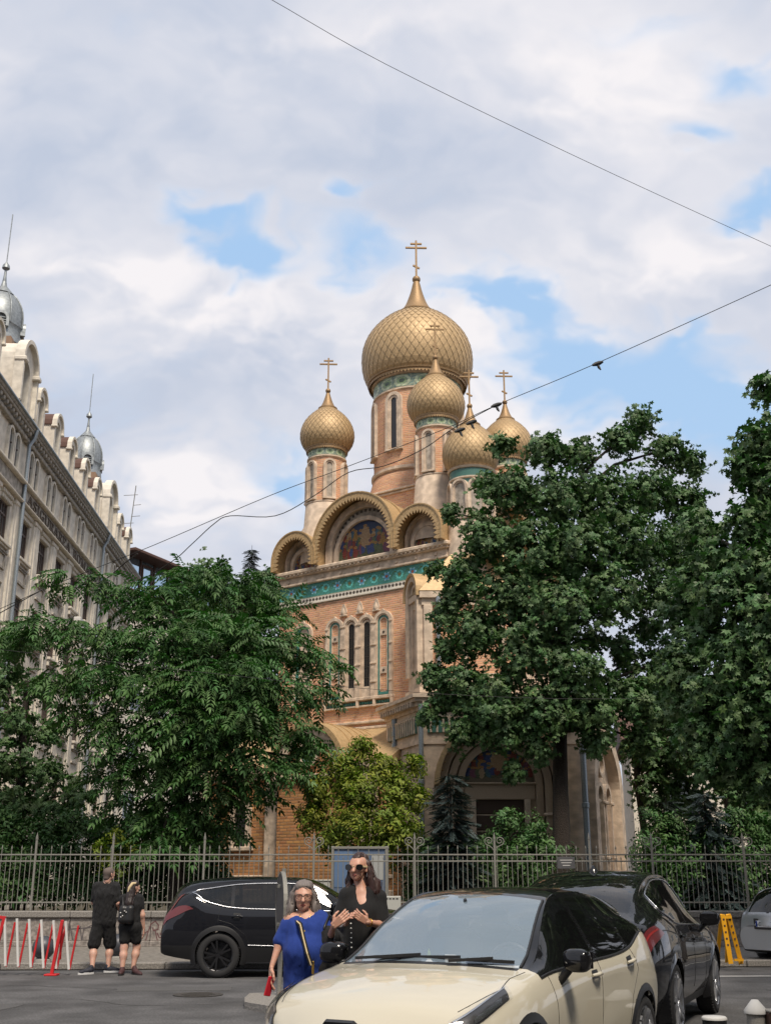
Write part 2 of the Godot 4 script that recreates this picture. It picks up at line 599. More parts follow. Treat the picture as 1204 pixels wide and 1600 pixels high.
func materials() -> void:
	var soft := grain(1, 0.012, 0.72, 1.0)
	var speck := grain(2, 0.11, 0.62, 1.0, 3)
	var rough_bump := grain(4, 0.06, 0.0, 1.0, 5)
	var streak := grain(6, 0.02, 0.60, 1.0, 6, 512)
	textured(mat("brick", lin(236, 236, 236), 0.85), brick_image(Color(0.88, 0.66, 0.51), Color(0.88, 0.77, 0.66), 0.09), 1.0, brick_image(Color.WHITE, Color(0.2, 0.2, 0.2), 0.0, true), 1.2)
	textured(mat("brick_tan", lin(236, 236, 236), 0.85), brick_image(Color(0.74, 0.53, 0.34), Color(0.62, 0.50, 0.38), 0.12), 0.8, brick_image(Color.WHITE, Color(0.2, 0.2, 0.2), 0.0, true), 1.2)
	textured(mat("limestone", lin(232, 210, 186), 0.85), soft, 0.7, rough_bump, 0.5)
	textured(mat("limestone_carved", lin(214, 190, 164), 0.85), speck, 2.2, speck, 4.0)
	textured(mat("plaster", lin(205, 192, 176), 0.9), streak, 0.35, rough_bump, 0.4)
	textured(mat("plaster_dark", lin(120, 110, 100), 0.9), speck, 0.8)
	textured(mat("render_pale", lin(234, 226, 211), 0.9), grain(6, 0.02, 0.82, 1.0, 6, 512), 0.22, rough_bump, 0.5)
	textured(mat("render_grey", lin(196, 188, 176), 0.9), streak, 0.3, rough_bump, 0.5)
	textured(mat("gold", lin(204, 173, 128), 0.55, 0.22), grain(8, 0.03, 0.8, 1.0), 0.9)
	M.gold_bright = M.gold
	textured(mat("gold_dull", lin(176, 144, 104), 0.55, 0.4), grain(10, 0.04, 0.7, 1.0), 1.4)
	textured(mat("zinc", lin(170, 176, 178), 0.5, 0.55), grain(12, 0.03, 0.7, 1.0), 0.8)
	textured(mat("zinc_pipe", lin(165, 175, 182), 0.4, 0.5), grain(12, 0.05, 0.75, 1.0), 1.5)
	textured(mat("tile_roof", lin(150, 120, 96), 0.8), speck, 2.0)
	textured(mat("rust_roof", lin(110, 78, 66), 0.75), speck, 1.5)
	var fr := mat("frieze", Color.WHITE, 0.35)
	fr.albedo_texture = frieze_image()
	var sc := mat("scroll_tiles", Color.WHITE, 0.4)
	sc.albedo_texture = scroll_image()
	textured(mat("green_tiles", lin(96, 150, 136), 0.35), grain(14, 0.09, 0.5, 1.0, 3), 1.8)
	mat("tile_teal", lin(70, 128, 120), 0.35)
	mat("tile_dark", lin(74, 66, 58), 0.5)
	mat("tile_white", lin(212, 205, 192), 0.5)
	for k in 3:
		var mo := mat("mosaic_%d" % k, Color.WHITE, 0.5)
		mo.albedo_texture = mosaic_image(40 + k)
	textured(mat("asphalt", lin(120, 119, 120), 0.88), speck, 0.9, speck, 1.0)
	var asphalt: StandardMaterial3D = M.asphalt
	asphalt.uv1_world_triplanar = true
	asphalt.detail_enabled = true
	asphalt.detail_albedo = grain(16, 0.012, 0.62, 1.0, 6, 512)
	asphalt.detail_blend_mode = BaseMaterial3D.BLEND_MODE_MUL
	asphalt.detail_uv_layer = BaseMaterial3D.DETAIL_UV_2
	asphalt.uv2_triplanar = true
	asphalt.uv2_world_triplanar = true
	asphalt.uv2_scale = Vector3(0.13, 0.13, 0.13)
	textured(mat("asphalt_patch", lin(98, 97, 97), 0.92), speck, 1.3, speck, 1.0)
	mat("crack_fill", lin(66, 65, 64), 0.85)
	textured(mat("cast_iron", lin(92, 88, 84), 0.6, 0.3), speck, 3.0)
	textured(mat("pavement", lin(140, 134, 126), 0.9), grain(18, 0.05, 0.66, 1.0, 5), 0.5, speck, 0.8)
	textured(mat("kerb", lin(158, 153, 146), 0.85), speck, 1.1, rough_bump, 0.6)
	textured(mat("wall_stone", lin(165, 156, 148), 0.9), grain(20, 0.03, 0.62, 1.0, 6), 0.8, rough_bump, 0.8)
	textured(mat("earth", lin(92, 86, 70), 1.0), speck, 0.7)
	mat("paint_white", lin(205, 204, 200), 0.7)
	textured(mat("iron_grey", lin(148, 146, 138), 0.6, 0.1), grain(22, 0.08, 0.7, 1.0), 3.0)
	mat("graffiti", lin(96, 66, 66), 0.8)
	mat("graffiti_dark", lin(84, 78, 78), 0.8)
	var g := mat("window_glass", Color(0.10, 0.12, 0.14), 0.05, 0.25)
	g.metallic_specular = 0.8
	g = mat("sky_glass", Color(0.50, 0.66, 0.80), 0.04, 0.85)
	mat("dark_glass", Color(0.018, 0.018, 0.02), 0.2)
	mat("window_frame", lin(92, 78, 70), 0.6)
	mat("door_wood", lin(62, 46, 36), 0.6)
	mat("bronze", lin(70, 66, 58), 0.6, 0.3)
	textured(mat("bark", lin(74, 64, 56), 0.95), grain(24, 0.05, 0.5, 1.0, 6), 2.0, grain(24, 0.05, 0.0, 1.0, 6), 3.0)
	for l in [["leaf_locust", 0.066, 0.150, 0.042], ["leaf_plane", 0.068, 0.140, 0.044], ["leaf_yellow", 0.190, 0.250, 0.030], ["needle_blue", 0.036, 0.058, 0.058], ["needle_dark", 0.026, 0.044, 0.026]]:
		var lf := mat(l[0], Color(l[1], l[2], l[3]), 0.55)
		lf.vertex_color_use_as_albedo = true
		lf.albedo_color = Color(l[1], l[2], l[3]).linear_to_srgb()
		lf.backlight_enabled = true
		lf.backlight = Color(l[1] * 1.6, l[2] * 2.2, l[3]).linear_to_srgb()
	mat("rubber", Color(0.018, 0.018, 0.019), 0.8)
	mat("trim_black", Color(0.014, 0.014, 0.015), 0.45)
	mat("chrome", Color(0.55, 0.56, 0.58), 0.25, 1.0)
	mat("alloy", Color(0.42, 0.43, 0.45), 0.3, 0.9)
	mat("alloy_dark", Color(0.03, 0.03, 0.033), 0.3, 0.6)
	for p in [["paint_cream", 0.52, 0.485, 0.39, 0.0], ["paint_black", 0.006, 0.006, 0.007, 0.0], ["paint_night", 0.0075, 0.008, 0.011, 0.0], ["paint_silver", 0.36, 0.38, 0.40, 0.55]]:
		var pm := mat(p[0], Color(p[1], p[2], p[3]), 0.35, p[4])
		pm.metallic_specular = 0.15
		pm.clearcoat_enabled = true
		pm.clearcoat = 1.0
		pm.clearcoat_roughness = 0.03
	var ws := mat("windscreen", Color(0.50, 0.64, 0.76, 0.10), 0.02, 0.27)
	ws.transparency = BaseMaterial3D.TRANSPARENCY_ALPHA
	ws = mat("car_glass", Color(0.006, 0.0065, 0.007, 0.80), 0.02)
	ws.transparency = BaseMaterial3D.TRANSPARENCY_ALPHA
	ws = mat("lamp_clear", Color(0.1, 0.1, 0.11, 0.08), 0.03)
	ws.transparency = BaseMaterial3D.TRANSPARENCY_ALPHA
	mat("lamp_red", Color(0.11, 0.006, 0.008), 0.12)
	M.lamp_red.clearcoat_enabled = true
	mat("lamp_red_light", Color(0.26, 0.03, 0.03), 0.15)
	mat("seat_dark", Color(0.02, 0.02, 0.022), 0.85)
	mat("dash_grey", Color(0.035, 0.036, 0.04), 0.7)
	mat("paper", lin(225, 225, 220), 0.8)
	mat("yellow", lin(222, 160, 24), 0.5)
	mat("red_paint", lin(190, 36, 40), 0.5)
	textured(mat("concrete_pale", lin(190, 186, 178), 0.9), speck, 3.0, speck, 0.8)
	mat("ball_dark", lin(66, 68, 74), 0.45, 0.2)
	mat("brown_post", lin(74, 52, 42), 0.7)
	for s in [["skin", 0.50, 0.27, 0.19], ["skin_pale", 0.55, 0.32, 0.24]]:
		var sk := mat(s[0], Color(s[1], s[2], s[3]), 0.5)
		sk.subsurf_scatter_enabled = true
		sk.subsurf_scatter_strength = 0.15
	mat("lips", Color(0.36, 0.11, 0.09), 0.5)
	for cl in [["cloth_blue", 0.012, 0.046, 0.28], ["cloth_navy", 0.014, 0.016, 0.034], ["cloth_black", 0.0085, 0.0085, 0.0095], ["cloth_brown", 0.05, 0.034, 0.028]]:
		var cm := textured(mat(cl[0], Color(cl[1], cl[2], cl[3]), 0.9), grain(26, 0.09, 0.75, 1.0, 3), 6.0)
		cm.rim_enabled = true
		cm.rim = 0.25
	mat("hair_grey", lin(112, 104, 100), 0.6)
	mat("hair_brown", lin(56, 36, 32), 0.5)
	mat("hair_dark", lin(44, 34, 32), 0.5)
	mat("hair_short", lin(96, 84, 78), 0.8)
	mat("shoe_sole", lin(205, 205, 205), 0.7)
	mat("shoe_navy", lin(34, 36, 48), 0.7)
	mat("shoe_maroon", lin(66, 40, 42), 0.7)
	mat("gold_metal", lin(210, 170, 90), 0.25, 1.0)
	mat("phone_red", lin(196, 40, 52), 0.4)
	mat("lens_dark", Color(0.008, 0.008, 0.009), 0.05)
	var pl := mat("clear_plastic", Color(0.9, 0.92, 0.95, 0.22), 0.08)
	pl.transparency = BaseMaterial3D.TRANSPARENCY_ALPHA
	mat("strap_pale", lin(200, 180, 140), 0.8)
	mat("board_blue", lin(84, 100, 124), 0.5)
	mat("sign_grey", lin(92, 92, 94), 0.5, 0.4)
	mat("cabinet_grey", lin(165, 166, 160), 0.7)
	mat("poster", lin(84, 108, 140), 0.6)
	mat("leaflet", lin(150, 152, 150), 0.7)
	mat("cable", Color(0.012, 0.012, 0.012), 0.6)
	mat("plate_white", lin(220, 222, 225), 0.4)


# ---------------------------------------------------------------- ground
func ground() -> void:
	var m := MB.new()
	m.quad(Vector3(-300, 0, 300), Vector3(300, 0, 300), Vector3(300, 0, -500), Vector3(-300, 0, -500))
	structure(m, "road", M.asphalt)
	# far pavement: a raised slab behind kerb stones that run a little away from us towards the east
	m = MB.new()
	var k0 := func(x: float) -> float: return -(22.75 + 0.06 * x)
	var top := 0.12
	m.quad(Vector3(-60, top, k0.call(-60.0) - 0.25), Vector3(60, top, k0.call(60.0) - 0.25), Vector3(60, top, -29.0), Vector3(-60, top, -29.0))
	var walk := structure(m, "pavement", M.pavement)
	var stone := MB.new()
	stone.box(Vector3(0, 0.06, 0), Vector3(0.985, 0.125, 0.25), 0.018)
	var sm := stone.mesh()
	for k in range(-14, 16):
		var s := part(sm, "kerb_stone", M.kerb, walk)
		s.position = Vector3(k * 1.0 + 0.4, 0.004, k0.call(k * 1.0 + 0.4) - 0.12)
		s.rotation.y = 0.06
	# manhole-dark patches of repaired asphalt, and a worn white line
	m = MB.new()
	m.quad(Vector3(5.2, 0.004, -20.9), Vector3(9.6, 0.004, -21.1), Vector3(9.6, 0.004, -21.22), Vector3(5.2, 0.004, -21.02))
	structure(m, "road_marking", M.paint_white)
	m = MB.new()
	m.quad(Vector3(-70, 0.5, -28.45), Vector3(70, 0.5, -28.45), Vector3(70, 0.5, -160), Vector3(-70, 0.5, -160))
	structure(m, "churchyard_ground", M.earth)
	# repairs in the asphalt, cracks, a cover and a gully
	rng.seed = 8
	for q in [[-3.2, 18.6, 1.7, 0.7, 0.1], [2.2, 20.6, 2.6, 0.6, 0.05], [-5.5, 15.6, 1.2, 1.6, -0.2], [6.6, 17.5, 0.9, 2.4, 0.4]]:
		m = MB.new()
		m.x = Transform3D(Basis(Vector3.UP, q[4]) * Basis(Vector3.RIGHT, -PI / 2), Vector3(q[0], 0.0, -q[1]))
		var edge := PackedVector2Array()
		for a in 16:
			var r := 1.0 + rng.randf_range(-0.05, 0.05)
			var c := Vector2(clampf(cos(TAU * a / 16.0) * 1.5, -1, 1), clampf(sin(TAU * a / 16.0) * 1.5, -1, 1))
			edge.append(Vector2(c.x * q[2] * 0.5, c.y * q[3] * 0.5) * r)
		m.prism(edge, -0.02, 0.005)
		structure(m, "asphalt_patch", M.asphalt_patch)
	for q in [[-4.4, 17.0, 3.4], [-1.9, 19.6, 2.6], [4.2, 20.0, 3.2], [-6.0, 19.2, 2.4], [1.0, 18.4, 2.0]]:
		m = MB.new()
		var p := Vector3(q[0], 0.004, -q[1])
		var dir := rng.randf_range(-0.4, 0.4)
		for k in int(q[2] / 0.2):
			dir += rng.randf_range(-0.5, 0.5)
			var e := p + Vector3(cos(dir), 0, -sin(dir)) * 0.2
			var sd := Vector3(sin(dir), 0, cos(dir)) * rng.randf_range(0.006, 0.014)
			m.quad(p + sd, e + sd, e - sd, p - sd)
			p = e
		structure(m, "road_crack", M.crack_fill)
	var lid := MB.new()
	lid.lathe(PackedVector2Array([Vector2(0.36, 0.0), Vector2(0.36, 0.008), Vector2(0.32, 0.008), Vector2(0.315, 0.004), Vector2(0.001, 0.006)]), 28)
	for k in 7:
		lid.box(Vector3(0, 0.008, -0.24 + k * 0.08), Vector3(0.5 - absf(k - 3) * 0.07, 0.006, 0.03))
	var lo := part(lid, numbered("manhole_cover"), M.cast_iron, self)
	lo.position = Vector3(-2.7, 0.004, -17.6)
	tag(lo, "round cast iron manhole cover in the asphalt", "manhole cover")
	# small traffic island
	m = MB.new()
	var pts := PackedVector2Array()
	for a in 12:
		var r := 1.0 + 0.12 * sin(a * 2.7)
		pts.append(Vector2(cos(TAU * a / 12.0) * 0.95 * r, sin(TAU * a / 12.0) * 1.15 * r))
	m.x = Transform3D(Basis(Vector3.RIGHT, -PI / 2), Vector3(-0.98, 0.0, -16.3))
	m.prism(pts, -0.02, 0.085)
	structure(m, "traffic_island_kerb", M.kerb)


# ---------------------------------------------------------------- low wall and iron fence
func fence_and_wall() -> void:
	var w := thing("boundary_wall", "low grey stone wall with graffiti under the iron fence", "wall", Vector3(0, 0.12, -28.3))
	rng.seed = 3
	var h := 0.51
	var x := -15.0
	while x < 15.0:
		var l := 1.9
		var m := MB.new()
		m.box(Vector3(x + l / 2, 0.12 + h / 2, 0), Vector3(l - 0.012, h - 0.01, 0.34), 0.012)
		part(m, "stone_slab", M.wall_stone, w)
		m = MB.new()
		m.box(Vector3(x + l / 2, 0.06, 0.02), Vector3(l - 0.008, 0.13, 0.42), 0.012)
		part(m, "plinth_stone", M.wall_stone, w)
		m = MB.new()
		m.box(Vector3(x + l / 2, 0.12 + h + 0.075, 0), Vector3(l - 0.008, 0.15, 0.46), 0.02)
		part(m, "coping_stone", M.kerb, w)
		x += l
	# spray-painted scribbles, as lines on the front of the slabs
	var tags := [
		[M.graffiti_dark, [[96, 1468], [99, 1446], [104, 1465], [109, 1440], [114, 1470]]], [M.graffiti_dark, [[118, 1463], [126, 1448], [128, 1472], [131, 1452], [143, 1446]]], [M.graffiti_dark, [[106, 1452], [146, 1449]]],
		[M.graffiti, [[227, 1473], [232, 1455], [236, 1444], [243, 1439], [248, 1446], [247, 1452], [240, 1454], [239, 1450]]], [M.graffiti, [[243, 1455], [247, 1474]]],
		[M.graffiti, [[246, 1458], [249, 1465], [254, 1464], [258, 1459], [254, 1456], [251, 1459], [253, 1462]]], [M.graffiti, [[222, 1461], [231, 1455]]], [M.graffiti_dark, [[1085, 1470], [1092, 1446], [1098, 1466], [1106, 1448]]]]
	for t in tags:
		var pts := []
		for q in t[1]:
			var p := P(q[0], q[1], 28.128)
			pts.append(p - w.position)
		var m := MB.new()
		for k in pts.size() - 1:
			var a: Vector3 = pts[k]
			var b: Vector3 = pts[k + 1]
			var d := (b - a).normalized() * 0.012
			var s := Vector3(-d.y, d.x, 0).normalized() * 0.013
			var z := Vector3(0, 0, 0.0005 * k)
			m.quad(a - d - s + z, b + d - s + z, b + d + s + z, a - d + s + z)
		part(m, "graffiti_stroke", t[0], w)
	var f := thing("iron_fence", "grey painted iron fence with pointed pickets and scrolled posts on the stone wall", "fence", Vector3(0, 0.90, -28.3))
	f.scale.y = 0.935
	var rails := [0.20, 1.20, 1.36]
	for y in rails:
		var x0 := -15.0
		while x0 < 15.0:
			var m := MB.new()
			m.box(Vector3(x0 + 1.05, y, 0), Vector3(2.1, 0.035, 0.03), 0.006)
			part(m, "rail", M.iron_grey, f)
			x0 += 2.1
	var tall := MB.new()
	tall.tube([Vector3(0, 0.0, 0), Vector3(0, 1.50, 0)], 0.0095, 6)
	tall.lathe(PackedVector2Array([Vector2(0.0095, 1.49), Vector2(0.022, 1.515), Vector2(0.012, 1.55), Vector2(0.001, 1.60)]), 6)
	var short := MB.new()
	short.tube([Vector3(0, 0.06, 0), Vector3(0, 1.25, 0)], 0.0085, 6)
	short.lathe(PackedVector2Array([Vector2(0.0085, 1.24), Vector2(0.018, 1.26), Vector2(0.001, 1.32)]), 6)
	var tm := tall.mesh()
	var shm := short.mesh()
	var k := 0
	x = -11.6
	while x < 11.6:
		var p := part(tm if k % 2 == 0 else shm, "picket", M.iron_grey, f)
		p.position = Vector3(x, 0, 0.003)
		p.rotation.z = rng.randf_range(-0.008, 0.008)
		x += 0.119
		k += 1
	var posts := [-12.6, -10.5, -8.4, -6.55, -4.35, -1.72, 0.7, 2.62, 4.9, 6.4, 8.6, 10.7]
	for i in posts.size():
		var m := MB.new()
		m.box(Vector3(posts[i], 0.86, 0), Vector3(0.05, 1.72, 0.05), 0.008)
		m.lathe(PackedVector2Array([Vector2(0.03, 1.72), Vector2(0.04, 1.75), Vector2(0.001, 1.92)]), 6, Vector3(posts[i], 0, 0))
		var post := part(m, "post", M.iron_grey, f)
		if i >= 5 and i != 8:
			for s in [-1.0, 1.0]:
				var curl := []
				for a in 26:
					var t := a / 25.0
					var ang := -PI / 2 + t * TAU * 1.6
					var r := 0.115 * (1.0 - t * 0.82)
					curl.append(Vector3(posts[i] + s * (0.13 + cos(ang) * r), 1.70 + sin(ang) * r, 0))
				var cm := MB.new()
				cm.tube([Vector3(posts[i] + s * 0.02, 1.46, 0), Vector3(posts[i] + s * 0.06, 1.53, 0), curl[0]], 0.012, 6)
				cm.tube(curl, 0.012, 6)
				part(cm, "scroll", M.iron_grey, post)
	# a stay behind the fence and a notice plate wired to it
	var pl := MB.new()
	pl.box(Vector3.ZERO, Vector3(0.42, 0.27, 0.01), 0.003)
	var o := part(pl, numbered("notice_plate"), M.sign_grey, self)
	o.position = P(884, 1348, 28.24)
	tag(o, "small grey notice plate wired to the iron fence", "sign")
	for r in 3:
		var tx := MB.new()
		tx.box(Vector3(0, 0.06 - r * 0.06, 0.006), Vector3(0.30 - 0.06 * r, 0.014, 0.002))
		part(tx, "text_line", M.paint_white, o)


# ---------------------------------------------------------------- church
# parts sit in the church's own axes: x along the long brick front, y up, z out of that front
func cross(mb: MB, at: Vector3, h: float) -> void:
	var t := h * 0.028
	mb.box(at + Vector3(0, h / 2, 0), Vector3(t * 1.6, h, t * 1.6), 0.008)
	mb.box(at + Vector3(0, h * 0.80, 0), Vector3(h * 0.52, t * 1.6, t * 1.4), 0.008)
	mb.box(at + Vector3(0, h * 0.91, 0), Vector3(h * 0.28, t * 1.6, t * 1.4), 0.008)
	var keep := mb.x
	mb.x = keep * Transform3D(Basis(Vector3.BACK, -0.5), at + Vector3(0, h * 0.27, 0))
	mb.box(Vector3.ZERO, Vector3(h * 0.18, t * 1.6, t * 1.4), 0.008)
	mb.x = keep


func profile_at(p: PackedVector2Array, s: float) -> Vector2:
	var left := s
	for i in p.size() - 1:
		var l := p[i].distance_to(p[i + 1])
		if left <= l:
			return p[i].lerp(p[i + 1], left / l)
		left -= l
	return p[p.size() - 1]


func smooth_profile(p: Array, per := 4) -> PackedVector2Array:
	var c := PackedVector2Array()
	for i in p.size() - 1:
		var a: Vector2 = p[maxi(i - 1, 0)]
		var b: Vector2 = p[i]
		var d: Vector2 = p[i + 1]
		var e: Vector2 = p[mini(i + 2, p.size() - 1)]
		for k in per:
			c.append(b.cubic_interpolate(d, a, e, float(k) / per))
	c.append(p[p.size() - 1])
	return c


# an onion dome with overlapping diamond scales, neck, spire, ball and cross. body: profile from the eaves to the neck
func onion(parent: Node3D, at: Vector3, body: Array, spire: Array, ball_r: float, ball_y: float, cross_h: float, around: int, rows: int, single: bool, turn: float) -> void:
	var p := smooth_profile(body)
	var m := MB.new()
	m.lathe(p, 48, at)
	var dome := part(m, "onion_dome", M.gold, parent)
	var total := 0.0
	for i in p.size() - 1:
		total += p[i].distance_to(p[i + 1])
	var step := total / rows
	var rest := MB.new()
	var made := 0
	var tones := [M.gold, M.gold, M.gold, M.gold_bright]
	rng.seed = 13
	for r in rows + 1:
		var mid := profile_at(p, clampf(r * step, 0.0, total))
		var lo := profile_at(p, maxf((r - 1) * step, 0.0))
		var hi := profile_at(p, minf((r + 1) * step, total))
		var da := TAU / around
		var t := (hi - lo).normalized()
		var nn := Vector2(t.y, -t.x)
		var w := func(q: Vector2, a: float, o: float) -> Vector3:
			var e := q + nn * o
			return Vector3(sin(a) * e.x, e.y, cos(a) * e.x)
		var sc := MB.new()
		var a := da * 0.472
		var top: Vector3 = w.call(mid.lerp(hi, 0.945), 0.0, 0.004)
		var bot: Vector3 = w.call(mid.lerp(lo, 0.945), 0.0, 0.034 if single else 0.024)
		var lf: Vector3 = w.call(mid, -a, 0.008)
		var rt: Vector3 = w.call(mid, a, 0.008)
		var bump: Vector3 = w.call(mid, 0.0, 0.016 if single else 0.013)
		sc.tri(bot, rt, bump)
		sc.tri(bot, bump, lf)
		sc.tri(lf, bump, top)
		sc.tri(bump, rt, top)
		var mesh := sc.mesh()
		for k in around:
			var ang := k * da + (da * 0.5 if r % 2 else 0.0)
			var facing := wrapf(ang - turn, -PI, PI)
			if single and made < 300 and absf(facing) < 1.25:
				var o := part(mesh, "scale", tones[rng.randi() % 4], dome)
				o.position = at
				o.rotation.y = ang
				made += 1
			else:
				rest.add(sc, Transform3D(Basis(Vector3.UP, ang), at))
	part(rest, "scales", M.gold, dome, "stuff")
	# scalloped fringe under the eaves
	var e0: Vector2 = body[0]
	var teeth := MB.new()
	teeth.lathe(PackedVector2Array([Vector2(e0.x - 0.02, e0.y - 0.03), Vector2(e0.x + 0.10 * e0.x / 2.0 + 0.03, e0.y), Vector2(e0.x + 0.06 * e0.x + 0.03, e0.y + 0.07), Vector2(e0.x + 0.02, e0.y + 0.12)]), 48, at)
	for k in around * 2:
		var ang := TAU * k / (around * 2)
		var da := TAU / (around * 2) * 0.48
		var r1 := e0.x + 0.05 * e0.x / 2.0 + 0.035
		var h := 0.10 + 0.04 * e0.x
		var q := func(a: float, y: float) -> Vector3: return at + Vector3(sin(a) * r1, e0.y + y, cos(a) * r1)
		teeth.quad(q.call(ang - da, -h * 0.55), q.call(ang + da, -h * 0.55), q.call(ang + da, 0.03), q.call(ang - da, 0.03))
		teeth.tri(q.call(ang - da, -h * 0.55), q.call(ang, -h), q.call(ang + da, -h * 0.55))
	part(teeth, "fringe", M.gold_dull, dome)
	var s := MB.new()
	s.lathe(smooth_profile(spire), 24, at)
	var n0: Vector2 = spire[0]
	s.lathe(PackedVector2Array([Vector2(n0.x - 0.02, n0.y - 0.08), Vector2(n0.x + 0.06, n0.y - 0.05), Vector2(n0.x + 0.06, n0.y), Vector2(n0.x, n0.y + 0.04)]), 32, at)
	part(s, "spire", M.gold_dull, dome)
	var b := MB.new()
	var bp := PackedVector2Array()
	for k in 9:
		bp.append(Vector2(maxf(0.001, sin(PI * k / 8.0) * ball_r), ball_y - cos(PI * k / 8.0) * ball_r))
	b.lathe(bp, 16, at)
	part(b, "ball", M.gold_dull, dome)
	var cr := MB.new()
	cr.x = Transform3D(Basis(Vector3.UP, deg_to_rad(38)), at)
	cross(cr, Vector3(0, ball_y + ball_r * 0.8, 0), cross_h)
	part(cr, "cross", M.gold_dull, dome)


# round drum with a ceramic band and arched slit windows
func drum(parent: Node3D, at: Vector3, r: float, y0: float, y1: float, y2: float, count: int, first: float, win: Array, wall: Material, band: Material, repeat: float, slit: Material) -> void:
	var m := MB.new()
	m.lathe(PackedVector2Array([Vector2(r, y0), Vector2(r, y1)]), 48, at)
	var d := part(m, "drum", wall, parent)
	m = MB.new()
	m.lathe(PackedVector2Array([Vector2(r + 0.03, y1), Vector2(r + 0.03, y2)]), 48, at)
	for k in m.uv.size():
		m.uv[k].x *= repeat
	part(m, "tile_band", band, d)
	m = MB.new()
	m.lathe(PackedVector2Array([Vector2(r, y1 - 0.09), Vector2(r + 0.07, y1 - 0.06), Vector2(r + 0.07, y1 - 0.005), Vector2(r + 0.02, y1)]), 48, at)
	m.lathe(PackedVector2Array([Vector2(r, y2 - 0.005), Vector2(r + 0.08, y2), Vector2(r + 0.12, y2 + 0.07), Vector2(r, y2 + 0.10)]), 48, at)
	part(m, "moulding", M.limestone, d)
	for k in count:
		var a := first + TAU * k / count
		var f := MB.new()
		f.x = Transform3D(Basis(Vector3.UP, a), at + Basis(Vector3.UP, a) * Vector3(0, 0, r - 0.10))
		var hw: float = win[0]
		var wo: float = win[1]
		f.band(arch(0, win[2] - wo * 0.4, win[3] - hw - wo, hw + wo), arch(0, win[2] - wo * 0.4, win[3] - hw - wo, hw + wo * 0.42), 0, 0.20)
		f.band(arch(0, win[2], win[3] - hw - wo, hw + wo * 0.42), arch(0, win[2], win[3] - hw - wo, hw), 0, 0.155)
		f.box(Vector3(0, win[2] - wo * 0.4, 0.12), Vector3((hw + wo) * 2.1, 0.08, 0.22), 0.01)
		var wn := part(f, "window_surround", M.limestone, d)
		f = MB.new()
		f.x = Transform3D(Basis(Vector3.UP, a), at + Basis(Vector3.UP, a) * Vector3(0, 0, r - 0.05))
		f.prism(arch(0, win[2], win[3] - hw - wo, hw), -0.05, 0.062 if r > 1.0 else 0.055)
		part(f, "pane", slit, wn)


